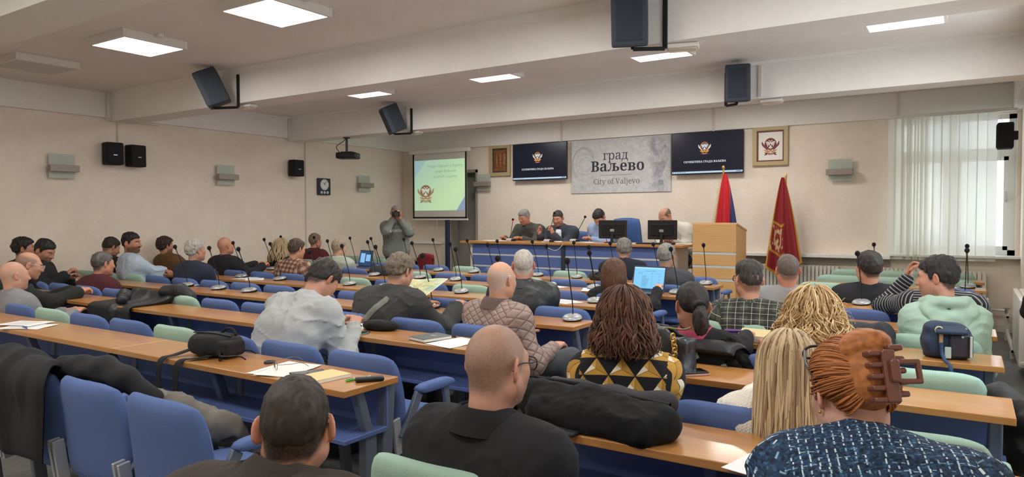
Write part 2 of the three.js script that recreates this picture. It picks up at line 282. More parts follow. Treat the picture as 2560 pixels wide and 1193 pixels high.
// ---------------------------------------------------------------- pictures, televisions, banner, clock
const frameRing = (w, h, b, d) => { const s = new THREE.Shape(); s.moveTo(-w / 2, -h / 2).lineTo(w / 2, -h / 2).lineTo(w / 2, h / 2).lineTo(-w / 2, h / 2).closePath(); const q = new THREE.Path(); q.moveTo(-w / 2 + b, -h / 2 + b).lineTo(-w / 2 + b, h / 2 - b).lineTo(w / 2 - b, h / 2 - b).lineTo(w / 2 - b, -h / 2 + b).closePath(); s.holes.push(q); return new THREE.ExtrudeGeometry(s, { depth: d, bevelEnabled: true, bevelSize: 0.006, bevelThickness: 0.008, bevelSegments: 2 }); };
{
  const gilt = std(0xb9a67c, 0.5), t = thing('framed_relief', 'carved wooden relief picture in a pale gilt frame', 'picture', [-7.375, 2.55, ZF + 0.005]);
  part(t, 'frame', frameRing(0.46, 0.57, 0.055, 0.03), gilt); part(t, 'mount', bx(0.36, 0.47, 0.008, 0, 0, 0.008), std(0x4a4340, 0.8));
  const g = new THREE.PlaneGeometry(0.27, 0.39, 54, 78), p = g.attributes.position;
  for (let i = 0; i < p.count; i++) { const x = p.getX(i), y = p.getY(i); let h = 0.004 * fbm(x * 40, y * 40, 1); for (const cx of [-0.08, 0, 0.08]) { h += 0.022 * Math.exp(-((x - cx) ** 2 / 0.0009 + (y + 0.02) ** 2 / 0.012)) + 0.014 * Math.exp(-((x - cx) ** 2 / 0.0005 + (y - 0.1) ** 2 / 0.0006)); } p.setZ(i, h); }
  g.computeVertexNormals(); part(t, 'carving', g, phys(0xffffff, 0.5, { map: woodTex(0.52, 0.33, 0.17, 0.1, 15) }), [0, 0, 0.016]);
  const e = thing('framed_emblem', 'framed red and white town emblem on the front wall', 'picture', [-2.505, 2.545, ZF + 0.005]);
  part(e, 'frame', frameRing(0.5, 0.57, 0.05, 0.035), gilt); part(e, 'inner_frame', frameRing(0.405, 0.475, 0.022, 0.02), std(0x6d3a24, 0.5));
  part(e, 'print', new THREE.PlaneGeometry(0.37, 0.44).translate(0, 0, 0.012), std(0xffffff, 0.6, { map: ctex(512, 610, (c, w, h) => { c.fillStyle = '#eeeae4'; c.fillRect(0, 0, w, h); emblem(c, w / 2, h * 0.43, 2.6, palA); }) }));
}
const tvTex = ctex(1024, 592, (c, w, h) => {
  c.fillStyle = '#0e1224'; c.fillRect(0, 0, w, h); emblem(c, w / 2 - 30, 205, 1.35, palB);
  c.fillStyle = '#e8ecf4'; c.font = 'bold 40px serif'; c.textAlign = 'center'; c.fillText('СКУПШТИНА ГРАДА ВАЉЕВА', w / 2 - 30, 440);
  c.fillStyle = '#bcd6ea'; c.fillRect(0, h - 26, w, 26); c.fillStyle = '#4a6a94'; for (let i = 0; i < 6; i++) c.fillRect(14 + i * 34, h - 20, 12, 12); c.fillRect(w - 90, h - 20, 70, 10);
});
function tv(x, label) {
  const t = thing('wall_television', label, 'television', [x, 2.485, ZF], 0);
  part(t, 'body', rbx(1.13, 0.66, 0.035, 0.008, 0, 0, 0.095), M.black); part(t, 'wall_mount', bx(0.4, 0.3, 0.08, 0, 0, 0.04), M.greyDark);
  part(t, 'display', new THREE.PlaneGeometry(1.105, 0.63).translate(0, 0.006, 0.1135), new THREE.MeshStandardMaterial({ color: 0x080808, roughness: 0.25, emissive: 0xffffff, emissiveMap: tvTex, emissiveIntensity: 0.85 }));
}
tv(-6.47, 'black wall television beside the carved relief picture'); tv(-3.44, 'black wall television beside the framed emblem');
solo('banner', 'grey stone-pattern banner reading City of Valjevo in two scripts', 'banner', rbx(1.82, 0.92, 0.02, 0.003), std(0xffffff, 0.75, {
  map: (() => { const t = ctex(1640, 830, (c, w, h) => {
    c.fillStyle = '#c6c7c6'; c.fillRect(0, 0, w, h);
    for (let i = 0; i < 5200; i++) { const x = rnd() * w, y = rnd() * h, s = 6 + rnd() * 40, g = 165 + rnd() * 70; c.fillStyle = `rgba(${g},${g},${g + 2},.13)`; c.beginPath(); c.ellipse(x, y, s, s * rr(0.2, 0.6), rnd() * 3, 0, 7); c.fill(); }
    c.strokeStyle = 'rgba(128,130,134,.42)'; for (let i = 0; i < 90; i++) { const a = 2.2 + i * 0.042, x = 235 + 190 * cos(a), y = 360 + 250 * sin(a); c.lineWidth = 5; c.beginPath(); c.moveTo(x, y); c.quadraticCurveTo(x - 24, y + 8, x - 30, y + 36); c.stroke(); }
    c.lineWidth = 7; c.beginPath(); c.arc(250, 380, 165, 0, 6.3); c.stroke(); c.beginPath(); c.arc(250, 380, 105, 0.4, 5.2); c.stroke();
    for (let i = 0; i < 60; i++) { c.lineWidth = 3; const x = rr(20, 560), y = rr(620, 810); c.beginPath(); c.arc(x, y, rr(6, 24), rnd() * 6, rnd() * 6 + 3); c.stroke(); }
    const blob = (x, y, rx, ry, r, col) => { c.fillStyle = col; c.beginPath(); c.ellipse(x, y, rx, ry, r, 0, 7); c.fill(); };          // worn carved stonework
    for (let i = 0; i < 130; i++) { const g = 120 + rnd() * 95, y = rr(40, 820), x = 1450 + rr(-150, 170) * (0.6 + 0.4 * sin(y * 0.008)); blob(x, y, rr(20, 75), rr(14, 60), rnd() * 3, `rgba(${g},${g},${g + 6},.28)`); }
    for (let i = 0; i < 70; i++) { c.strokeStyle = `rgba(${100 + rnd() * 60},${100 + rnd() * 60},${112 + rnd() * 60},.5)`; c.lineWidth = 4; const x = rr(1330, 1620), y = rr(60, 800); c.beginPath(); c.arc(x, y, rr(10, 50), rnd() * 6, rnd() * 6 + 1.6); c.stroke(); }
    c.textAlign = 'center'; c.fillStyle = '#2b2e38'; c.font = '190px serif'; c.fillText('град', 760, 325); c.font = 'bold 225px serif'; c.fillText('Ваљево', 790, 500);
    c.strokeStyle = '#3a3d48'; c.lineWidth = 4; c.beginPath(); c.moveTo(510, 560); c.lineTo(1040, 560); c.stroke(); c.fillStyle = '#54565e'; c.font = '112px serif'; c.fillText('City of Valjevo', 775, 695);
  }); return t; })()
}), [-4.96, 2.362, ZF + 0.012]);
{ const m = scene.children[scene.children.length - 1], g = m.geometry, uv = g.attributes.uv, p = g.attributes.position; for (let i = 0; i < p.count; i++) uv.setXY(i, p.getX(i) / 1.82 + 0.5, p.getY(i) / 0.92 + 0.5); }
{
  const t = thing('wall_clock', 'square dark blue wall clock with a white dial', 'clock', [XL, 2.05, -8.85], PI / 2);
  part(t, 'case', rbx(0.29, 0.3, 0.04, 0.01, 0, 0, 0.03), std(0x1d2438, 0.4));
  part(t, 'dial', new THREE.CircleGeometry(0.098, 32).translate(0, 0.035, 0.0515), std(0xe9e9e4, 0.6));
  for (let i = 0; i < 12; i++) { const a = i * PI / 6; part(t, 'hour_mark', bx(0.006, 0.02, 0.002), M.black, [sin(a) * 0.083, 0.035 + cos(a) * 0.083, 0.0525], [0, 0, -a]); }
  part(t, 'hour_hand', bx(0.009, 0.05, 0.002, 0, 0.02, 0), M.black, [0, 0.035, 0.0535], [0, 0, -0.55 - 5.24]); part(t, 'minute_hand', bx(0.006, 0.08, 0.002, 0, 0.035, 0), M.black, [0, 0.035, 0.055], [0, 0, -0.62]);
  for (const x of [-0.07, 0, 0.07]) part(t, 'gauge', new THREE.CircleGeometry(0.026, 20).translate(x, -0.105, 0.0515), std(0xc9ccd2, 0.5));
}
// ---------------------------------------------------------------- wall lamps (not lit)
const sconceGlass = phys(0xdfe6de, 0.45, { transmission: 0.55, thickness: 0 });
function sconce(pos, turn, label) {
  const t = thing('wall_lamp', label, 'lamp', pos, turn);
  part(t, 'back_plate', rbx(0.2, 0.1, 0.02, 0.004, 0, 0, 0.011), M.alu); part(t, 'bar', rbx(0.35, 0.085, 0.08, 0.004, 0, 0, 0.115), std(0x9b938a, 0.5, { metalness: 0.3 })); part(t, 'glass_plate', rbx(0.31, 0.31, 0.008, 0.003, 0, 0.03, 0.065), sconceGlass);
}
sconce([XL, 2.13, -4.46], PI / 2, 'wall lamp with a glass plate near the pair of black loudspeakers'); sconce([XL, 2.13, -6.83], PI / 2, 'wall lamp with a glass plate midway along the left wall'); sconce([XL, 2.11, -9.83], PI / 2, 'wall lamp with a glass plate right of the wall clock');
sconce([-7.72, 2.12, ZF], 0, 'wall lamp with a glass plate between the door and the relief picture'); sconce([-1.54, 2.12, ZF], 0, 'wall lamp with a glass plate between the framed emblem and the window');
// ---------------------------------------------------------------- loudspeakers
{
  const s = new THREE.Shape(); s.moveTo(-0.14, 0.1).lineTo(0.14, 0.1).lineTo(0.15, 0.06).lineTo(0.1, -0.12).lineTo(-0.1, -0.12).lineTo(-0.15, 0.06).closePath();
  const cab = new THREE.ExtrudeGeometry(s, { depth: 0.36, bevelEnabled: true, bevelSize: 0.012, bevelThickness: 0.02, bevelSegments: 2, steps: 1 }).rotateX(-PI / 2).translate(0, -0.18, 0);
  // footprint y becomes -z: front (y = 0.1) faces -z, turn round
  cab.rotateY(PI).scale(0.82, 1, 1);
  const badge = std(0xc2362e, 0.5);
  function beamSpeaker(pos, yaw, tilt, side, label) {
    const t = thing('beam_loudspeaker', label, 'loudspeaker', pos, 0, 'dark blue loudspeakers on the ceiling beams');
    const h = new THREE.Object3D(); h.rotation.order = 'YXZ'; h.rotation.set(tilt, yaw, 0); h.updateMatrix();
    const put = (n, g, m) => { g = g.clone(); g.applyMatrix4(h.matrix); return part(t, n, g, m); };
    const c = put('cabinet', cab, M.navySpk);
    const gp = new THREE.PlaneGeometry(0.022, 0.022).translate(0.02, -0.02, 0.1135); gp.applyMatrix4(h.matrix); part(c, 'badge', gp, badge);
    put('grille', rbx(0.19, 0.32, 0.012, 0.004, 0, 0, 0.108), std(0x2b343e, 0.8, { bumpMap: weave, bumpScale: 0.002 }));
    for (const [x, y] of [[-0.085, 0.15], [0.085, 0.15], [-0.085, -0.15], [0.085, -0.15]]) put('screw', cyl(0.006, 0.006, 0.006, 8).rotateX(PI / 2).translate(x, y, 0.116), M.black);
    part(t, 'bracket', mrg([bar([side * 0.19, 0.17, -0.21], [side * 0.19, -0.2, -0.21], 0.035, 0.02), bar([side * 0.19, -0.2, -0.21], [side * 0.02, -0.22, -0.02], 0.03, 0.012), bar([side * 0.02, -0.22, -0.02], [0, -0.12, 0], 0.03, 0.02)]), M.blackMatte);
  }
  beamSpeaker([-7.17, 2.95, -4.86], -0.75, 0.42, 1, 'dark blue loudspeaker on the first beam by the left wall'); beamSpeaker([-7.2, 2.95, -7.86], -0.6, 0.42, 1, 'dark blue loudspeaker on the second beam above the projector');
  beamSpeaker([-2.11, 2.95, -4.86], 0.35, 0.22, 1, 'dark blue loudspeaker on the first beam beside the emergency lamp'); beamSpeaker([-2.14, 2.95, -7.86], 0.2, 0.12, -1, 'dark blue loudspeaker on the second beam above the television');
  function wallSpeaker(pos, turn, label, h = 0.3) {
    const t = thing('wall_loudspeaker', label, 'loudspeaker', pos, turn);
    part(t, 'cabinet', rbx(0.22, h, 0.16, 0.02, 0, 0, 0.12, 3), M.blackMatte); part(t, 'grille', rbx(0.19, h - 0.04, 0.012, 0.005, 0, 0, 0.2), std(0x1c1d22, 0.9, { bumpMap: weave, bumpScale: 0.002 })); part(t, 'badge', bx(0.05, 0.012, 0.003, 0, -0.02, 0.2075), M.alu); part(t, 'wall_bracket', bx(0.08, 0.1, 0.05, 0, 0, 0.022), M.black);
  }
  wallSpeaker([XL, 2.36, -5.09], PI / 2 - 0.12, 'black wall loudspeaker of the pair, beside the wall lamp'); wallSpeaker([XL, 2.35, -5.37], PI / 2 + 0.12, 'black wall loudspeaker of the pair, farther from the wall lamp'); wallSpeaker([XL, 2.34, -8.16], PI / 2, 'single black wall loudspeaker left of the wall clock', 0.28);
  wallSpeaker([0.46, 2.42, -10.0], -PI / 2, 'black loudspeaker on the right wall beside the window');
}
function emergencyLamp(pos, turn, label) {
  const t = thing('emergency_lamp', label, 'lamp', pos, turn);
  part(t, 'body', rbx(0.24, 0.035, 0.12, 0.01, 0, -0.02, 0), M.plasticWhite); part(t, 'cover', rbx(0.21, 0.02, 0.095, 0.008, 0, -0.045, 0), phys(0xe8dfd0, 0.3, { transmission: 0.5, thickness: 0 })); for (const x of [-0.05, 0.05]) part(t, 'bulb', new THREE.SphereGeometry(0.012, 10, 8).translate(x, -0.04, 0), std(0xd98a3a, 0.4));
}
emergencyLamp([-1.83, YB, -5.2], 0.25, 'white emergency lamp under the first ceiling beam beside the loudspeaker'); emergencyLamp([-1.86, YB, -8.2], 0, 'white emergency lamp under the second ceiling beam, right of the loudspeaker'); emergencyLamp([-7.0, YB, -5.2], 0, 'white emergency lamp under the first beam near the left wall'); emergencyLamp([-7.05, YB, -8.2], 0, 'white emergency lamp under the second beam near the projector');
{
  const t = thing('projector', 'black projector hanging from the ceiling on a short pole', 'projector', [-8.53, 2.5, -8.25], 0.5);
  part(t, 'body', rbx(0.34, 0.1, 0.26, 0.025, 0, 0, 0, 3), M.black); part(t, 'lens', cyl(0.035, 0.04, 0.05, 20).rotateX(PI / 2).translate(0.08, 0, -0.15), M.blackGloss); part(t, 'mount', mrg([cyl(0.02, 0.02, 0.24, 12, -0.02, 0.175, 0), cyl(0.055, 0.055, 0.015, 16, -0.02, 0.293, 0), bx(0.2, 0.012, 0.16, 0, 0.06, 0)]), M.greyDark); part(t, 'cable', tube([[-0.1, 0.04, 0.12], [-0.16, 0.14, 0.1], [-0.06, 0.24, 0.03], [-0.03, 0.29, 0.02]], 0.006, 6), M.black); part(t, 'vent', rbx(0.006, 0.05, 0.16, 0.002, 0.17, 0, 0), M.greyDark);
}
// ---------------------------------------------------------------- radiators, pipes, ledge
const radMat = std(0xd6d1c5, 0.5);
const ribGeo = (() => { const s = new THREE.Shape(); s.absarc(0, 0.27, 0.017, 0, PI); s.lineTo(-0.017, -0.27); s.absarc(0, -0.27, 0.017, PI, 2 * PI); s.closePath(); const tubes = []; for (const z of [-0.05, 0.0, 0.05]) tubes.push(new THREE.ExtrudeGeometry(s, { depth: 0.024, bevelEnabled: true, bevelSize: 0.004, bevelThickness: 0.006, bevelSegments: 1, curveSegments: 4 }).translate(0, 0, z - 0.012)); tubes.push(rbx(0.05, 0.045, 0.13, 0.016, 0, 0.25, 0), rbx(0.05, 0.045, 0.13, 0.016, 0, -0.25, 0)); return mrg(tubes.map(g => { g = clean(g); g.deleteAttribute('uv'); return g; })); })();
function radiator(x0, n, y, z, turn, label) {
  const t = thing('radiator', label, 'radiator', [x0, y, z], turn); for (let i = 0; i < n; i++) part(t, 'rib', ribGeo, radMat, [i * 0.052, 0, 0]);
  part(t, 'valve', mrg([cyl(0.012, 0.012, 0.12, 10).rotateZ(PI / 2).translate(-0.09, 0.25, 0), cyl(0.022, 0.022, 0.045, 12).rotateZ(PI / 2).translate(-0.13, 0.25, 0)]), M.plasticWhite);
  part(t, 'foot', mrg([bx(0.03, 0.22, 0.05, 0.05, -0.385, 0), bx(0.03, 0.22, 0.05, (n - 1) * 0.052 - 0.05, -0.385, 0)]), radMat); return t;
}
radiator(-2.64, 22, 0.5, -10.85, 0, 'cast-iron ribbed radiator behind the red flag'); radiator(-1.02, 24, 0.49, -10.85, 0, 'cast-iron ribbed radiator below the front window');
radiator(0.44, 22, 0.5, -8.4, PI / 2 + PI, 'ribbed radiator on the right wall towards the front corner'); 
radiator(0.44, 22, 0.5, -6.1, PI / 2 + PI, 'ribbed radiator on the right wall near the striped sweater');
{ const t = thing('pipe_run', 'painted heating pipes with a tap in the corner below the window', 'pipe', [0.3, 0, -10.6]); part(t, 'pipe', tube([[0.12, 0.12, -0.2], [0.1, 0.12, 0.6], [0.1, 0.12, 1.9]], 0.022, 8), radMat); part(t, 'pipe', tube([[-0.05, 0.3, -0.25], [0.1, 0.3, -0.2], [0.1, 0.3, 0.5]], 0.016, 8), radMat); part(t, 'support', mrg([bx(0.04, 0.3, 0.04, 0.1, 0.15, 0.3), bx(0.04, 0.12, 0.04, 0.1, 0.06, 1.6)]), radMat); part(t, 'tap', mrg([cyl(0.02, 0.02, 0.06, 10, 0.1, 0.34, 0.2), bx(0.07, 0.012, 0.02, 0.1, 0.375, 0.2)]), M.steel); }
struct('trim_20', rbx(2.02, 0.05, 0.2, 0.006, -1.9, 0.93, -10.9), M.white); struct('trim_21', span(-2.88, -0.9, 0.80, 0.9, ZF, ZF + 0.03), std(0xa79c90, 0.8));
// ================================================================ STAGE, HEAD TABLE, LECTERN
const ST = 0.34;
struct('stage', rbx(5.3, ST, 2.28, 0.01, -4.7, ST / 2, -9.855), std(0x6d675e, 0.7));
{
  const t = thing('head_table', 'long head table with a wooden top and blue front with silver strips', 'table', [0, ST, -9.3]);
  const x0 = -6.78, x1 = -3.14, m = -4.95, H = 0.76;
  part(t, 'table_top', rbx((m - x0) - 0.003, 0.036, 0.72, 0.006, (x0 + m) / 2, H, 0), M.wood); part(t, 'table_top', rbx((x1 - m) - 0.003, 0.036, 0.72, 0.006, (x1 + m) / 2, H, 0), M.woodB);
  part(t, 'end_panel', rbx(0.04, H - 0.03, 0.6, 0.004, x0 + 0.17, (H - 0.03) / 2, -0.02), M.trim); part(t, 'end_panel', rbx(0.04, H - 0.03, 0.6, 0.004, x1 - 0.17, (H - 0.03) / 2, -0.02), M.trim);
  for (const [a, b] of [[x0 + 0.2, m - 0.03], [m + 0.03, x1 - 0.2]]) for (let i = 0; i < 4; i++) {
    part(t, 'front_board', rbx(b - a, 0.155, 0.02, 0.003, (a + b) / 2, H - 0.10 - i * 0.178, 0.27), M.bluePanel);
    if (i < 3) part(t, 'silver_strip', rbx(b - a, 0.026, 0.024, 0.003, (a + b) / 2, H - 0.189 - i * 0.178, 0.27), M.strip);
  }
  part(t, 'centre_leg', rbx(0.06, H - 0.02, 0.05, 0.004, m, (H - 0.02) / 2, 0.275), M.greyDark);
  part(t, 'cable', tube([[-5.25, H + 0.02, 0.3], [-5.18, H - 0.04, 0.375], [-5.02, H - 0.09, 0.38], [-4.93, H - 0.03, 0.375], [-4.92, H + 0.02, 0.35]], 0.004, 5), M.plasticWhite);
}
{
  const t = thing('lectern', 'tall wooden lectern with three silver strips on the front', 'lectern', [-2.735, ST, -9.0]);
  const W = 0.56, D = 0.46, H = 1.055; const pr = new THREE.Shape(); pr.moveTo(0, 0).lineTo(-D, 0).lineTo(-D, H - 0.09).lineTo(0, H).closePath();
  const side = () => { const g = new THREE.ExtrudeGeometry(pr, { depth: 0.025, bevelEnabled: false }); g.rotateY(-PI / 2); return metricUV(g); };
  part(t, 'side_panel', side(), M.lect, [-W / 2 + 0.025, 0, 0]); part(t, 'side_panel', side(), M.lect, [W / 2, 0, 0]);
  const hs = [0.36, 0.14, 0.14, 0.325]; let y = H;
  hs.forEach((h, i) => { part(t, 'front_panel', rbx(W - 0.002, h - 0.004, 0.022, 0.003, 0, y - h / 2 + 0.002, 0.012), M.lect); y -= h; if (i < 3) { part(t, 'silver_strip', rbx(W, 0.03, 0.026, 0.002, 0, y - 0.015, 0.012), M.strip); y -= 0.03; } });
  part(t, 'reading_board', rbx(W + 0.02, 0.025, D + 0.03, 0.004), M.lect, [0, H - 0.038, -D / 2 + 0.005], [-0.193, 0, 0]);
}
// ---------------------------------------------------------------- padded shells for seats
function pillow(w, h, t, nu, nv, shape, warp, pw = 6) {       // two domed sheets joined at the rim
  const P = [], I = []; const sheet = s => { const base = P.length / 3; for (let j = 0; j <= nv; j++) for (let i = 0; i <= nu; i++) {
    const u = -cos(PI * i / nu), v = -cos(PI * j / nv); const uu = mix(u, 2 * i / nu - 1, 0.45), vv = mix(v, 2 * j / nv - 1, 0.45);
    let [x, y] = shape(uu, vv); const e = sqrt(max(0, (1 - abs(uu) ** pw) * (1 - abs(vv) ** pw))); const q = warp ? warp(x * w / 2, y * h / 2, s * e * t / 2) : [x * w / 2, y * h / 2, s * e * t / 2]; P.push(...q);
  } for (let j = 0; j < nv; j++) for (let i = 0; i < nu; i++) { const a = base + j * (nu + 1) + i, b = a + 1, c = a + nu + 1, d = c + 1; s > 0 ? I.push(a, b, d, a, d, c) : I.push(a, d, b, a, c, d); } };
  sheet(1); sheet(-1);
  let g = new THREE.BufferGeometry(); g.setAttribute('position', new THREE.Float32BufferAttribute(P, 3)); g.setIndex(I); g = mergeVertices(g, 1e-5); g.computeVertexNormals();
  const p = g.attributes.position, uv = new Float32Array(p.count * 2); for (let i = 0; i < p.count; i++) { uv[2 * i] = p.getX(i); uv[2 * i + 1] = p.getY(i) + p.getZ(i); } g.setAttribute('uv', new THREE.BufferAttribute(uv, 2)); return g;
}
const roundSq = k => (u, v) => { const f = 1 - k * u * u * v * v; return [u * f, v * f]; };
// backrest: wide rounded shoulders, sides splaying out downwards, hollowed top edge, wrapped round the sitter
const backGeo = pillow(0.52, 0.47, 0.085, 14, 12, (u, v) => { const tp = sstep(0, 1, v); const c = 1 - 0.12 * u ** 4 * max(0, v) ** 3; return [u * (1 - 0.06 * tp) * (1 - 0.13 * abs(v) ** 5 * abs(u)), v * c - 0.035 * tp * (1 - u * u)]; }, (x, y, z) => [x, y, z + 0.028 * (x / 0.25) ** 2 * -1 + 0.05 * ((y + 0.235) / 0.47) ** 2], 5).translate(0, 0.595, -0.06);
const seatGeo = pillow(0.48, 0.46, 0.1, 12, 10, roundSq(0.1), (x, y, z) => [x, z + 0.012 * (x / 0.24) ** 2 + (y > 0.14 ? -0.9 * (y - 0.14) ** 2 * 6 : 0), -y], 6).translate(0, 0.43, -0.3);
const armGeo = pillow(0.07, 0.3, 0.05, 8, 10, roundSq(0.12), (x, y, z) => [x, z - (y > 0.08 ? (y - 0.08) ** 2 * 2 : 0), -y], 4).translate(0, 0.635, -0.3);
const armSide = mrg([bar([0, 0.02, -0.2], [0, 0.44, -0.16], 0.035, 0.06), bar([0, 0.42, -0.05], [0, 0.62, -0.17], 0.022, 0.05), bar([0, 0.40, -0.42], [0, 0.62, -0.38], 0.02, 0.04), rbx(0.06, 0.02, 0.3, 0.006, 0, 0.012, -0.2)]);
const backShell = mrg([bar([-0.25, 0.34, -0.045], [-0.25, 0.52, -0.02], 0.016, 0.05), bar([0.25, 0.34, -0.045], [0.25, 0.52, -0.02], 0.016, 0.05), rbx(0.46, 0.03, 0.05, 0.008, 0, 0.375, -0.1)]);
const seatPan = rbx(0.42, 0.025, 0.36, 0.008, 0, 0.375, -0.28);
const ord = ['', 'first', 'second', 'third', 'fourth', 'fifth', 'sixth', 'seventh', 'eighth'];
function seatProto(mat, end, label, group) {
  const t = thing('tip_up_seat', label, 'seat', [0, -50, 0], 0, group); scene.remove(t);
  part(t, 'backrest', backGeo, mat); part(t, 'seat_cushion', seatGeo, mat); part(t, 'seat_pan', seatPan, M.greyDark); part(t, 'back_bracket', backShell, M.alu);
  part(t, 'armrest', armGeo, mat, [-0.268, 0, 0]); part(t, 'side_frame', armSide, M.grey, [-0.268, 0, 0]);
  if (end) { part(t, 'armrest', armGeo, mat, [0.268, 0, 0]); part(t, 'side_frame', armSide, M.grey, [0.268, 0, 0]); }
  names.tip_up_seat = -1; return t;
}
const lbl = { B: 'blue upholstered tip-up seat in the fixed desk rows', G: 'mint green upholstered tip-up seat in the fixed desk rows' };
const protoSeat = {}; for (const c of 'BG') for (const e of [0, 1]) protoSeat[c + e] = seatProto(c === 'B' ? M.blue : M.green, e, lbl[c], c === 'B' ? 'blue seats in the desk rows' : 'green seats in the desk rows');
const rowZ = k => -2.13 - 1.045 * (k - 1), backZ = r => -1.475 - 1.045 * r, LX = j => -2.57 - 0.538 * j, RX = j => -0.165 - 0.54 * j;
const seatsL = ['BBBG', 'BBBGBBGBBG', 'BBBGBBGBBBBBGB', 'BBBBBBBBBBBGGG', 'BBBGBBGBBBBBBG', 'BBBGBBGBBBBBGB', 'BBBGBBGBBBBGGB', '           GGG'];
const seatsR = ['BBG', 'GBB', 'GBG', 'GBG', 'BBG', 'BBG', 'BGG', 'GGG', 'GGG'];
function putSeat(c, e, x, z, r, blk) { const w = `${c === 'B' ? 'blue' : 'mint green'} upholstered tip-up seat of the ${blk} block, ${r ? ord[r] + ' row of desks' : 'rearmost row without a desk'}`; return copyOf(protoSeat[c + e], [x, 0, z], 0, w, `${c === 'B' ? 'blue' : 'green'} seats in ${blk} row ${r}`); }
seatsL.forEach((s, r) => [...s].forEach((c, j) => { if (c !== ' ') putSeat(c, j === 0 || s[j - 1] === ' ' ? 1 : 0, LX(j), backZ(r), r, 'wide'); }));
seatsR.forEach((s, r) => [...s].forEach((c, j) => putSeat(c, j === 0 ? 1 : 0, RX(j), backZ(r), r, 'window-side')));
// ---------------------------------------------------------------- desks fixed behind the seats
const legGeo = mrg([rbx(0.05, 0.50, 0.07, 0.006, 0, 0.25, -0.2), bar([0, 0.5, -0.2], [0, 0.72, -0.13], 0.045, 0.05), rbx(0.07, 0.02, 0.3, 0.006, 0, 0.01, -0.2)]);
const braceGeo = mrg([bar([0, 0.03, -0.28], [0, 0.72, -0.33], 0.05, 0.07)]);
function rowDesk(k, x0, x1, where) {
  const z = rowZ(k), t = thing('row_desk', where, 'desk', [0, 0, z]); const n = max(1, Math.round((x1 - x0) / 1.9)), w = (x1 - x0) / n;
  for (let i = 0; i < n; i++) part(t, 'desk_top', rbx(w - 0.002, 0.03, 0.345, 0.004, x0 + (i + 0.5) * w, 0.735, -0.1725), (i + k) % 2 ? M.wood : M.woodB);
  part(t, 'shelf', rbx(x1 - x0 - 0.04, 0.022, 0.27, 0.004, (x0 + x1) / 2, 0.515, -0.155), M.bluePaint); part(t, 'back_panel', rbx(x1 - x0 - 0.06, 0.2, 0.014, 0.003, (x0 + x1) / 2, 0.62, -0.3), M.bluePanel);
  const m = max(2, Math.round((x1 - x0) / 1.08) + 1); for (let i = 0; i < m; i++) { const x = mix(x0 + 0.06, x1 - 0.06, i / (m - 1)); part(t, 'leg', legGeo, M.grey, [x, 0, 0]); part(t, 'brace', braceGeo, M.grey, [x, 0, 0]); }
  return t;
}
for (let k = 1; k <= 6; k++) rowDesk(k, XL + 0.06, -2.24, `long wooden desk of the wide block, ${ord[k]} row from the back`);
rowDesk(7, XL + 0.06, -8.15, 'short wooden desk by the left wall, seventh row from the back'); rowDesk(8, XL + 0.06, -8.0, 'short wooden desk by the left wall beside the maroon chair');
for (let k = 1; k <= 8; k++) rowDesk(k, -1.55, 0.16, `short wooden desk of the window-side block, ${ord[k]} row from the back`);
// ---------------------------------------------------------------- gooseneck microphones
{
  const dome = new THREE.LatheGeometry([[0, 0.045], [0.03, 0.045], [0.055, 0.04], [0.068, 0.03], [0.072, 0.02]].map(a => new THREE.Vector2(...a)), 24).applyMatrix4(new THREE.Matrix4().makeShear(0, 0, 0, 0.14, 0, 0)).scale(1, 1, 1.15);
  const foot = new THREE.LatheGeometry([[0.068, 0.02], [0.07, 0.012], [0.062, 0], [0, 0]].map(a => new THREE.Vector2(...a)), 24).scale(1, 1, 1.15);
  const neck = tube([[0, 0.04, -0.01], [0.002, 0.12, 0.004], [0, 0.26, 0.05], [0, 0.4, 0.105]], 0.0042, 6, 14), collar = new THREE.CylinderGeometry(0.011, 0.006, 0.03, 10).rotateX(0.36).translate(0, 0.414, 0.11), foam = new THREE.SphereGeometry(0.021, 14, 10).scale(1, 1.12, 1).translate(0, 0.437, 0.118);
  const ringR = std(0x5a1c1c, 0.5);
  const proto = thing('desk_microphone', 'black gooseneck microphone on a round silver base', 'microphone', [0, 0, 0], 0, 'gooseneck microphones on the row desks'); scene.remove(proto); names.desk_microphone = -1;
  part(proto, 'base_cover', dome, M.silver, [0, 0, 0], [0.12, 0, 0]); part(proto, 'base_foot', foot, M.black); part(proto, 'gooseneck', neck, M.black); part(proto, 'light_ring', collar, ringR); part(proto, 'windscreen', foam, M.foam);
  const put = (k, xs, dz = -0.27) => xs.forEach((x, i) => copyOf(proto, [x, 0.75, rowZ(k) + dz], (((i * 7 + k * 3) % 5) - 2) * 0.09, `black gooseneck microphone with silver base on the ${ord[k]}-row ${x > -2 ? 'window-side ' : ''}desk`, `microphones on ${x > -2 ? 'window-side' : 'wide'} desk ${k}`));
  put(3, [-2.39, -2.95, -3.7, -5.0, -6.05, -6.55, -7.12]); put(4, [-2.72, -4.18, -5.2, -5.72, -6.88, -7.6]); put(5, [-2.02 - 0.34, -3.25, -3.77, -4.5, -5.05, -5.6, -6.35, -7.1, -8.35]); put(6, [-2.41, -2.95, -3.5, -4.0, -4.55, -5.1, -5.55, -6.15, -6.7, -7.3, -7.75, -8.5, -9.3]);
  put(5, [-0.75]); put(7, [-0.85]); put(6, [-0.02]); put(7, [0.0]);
}
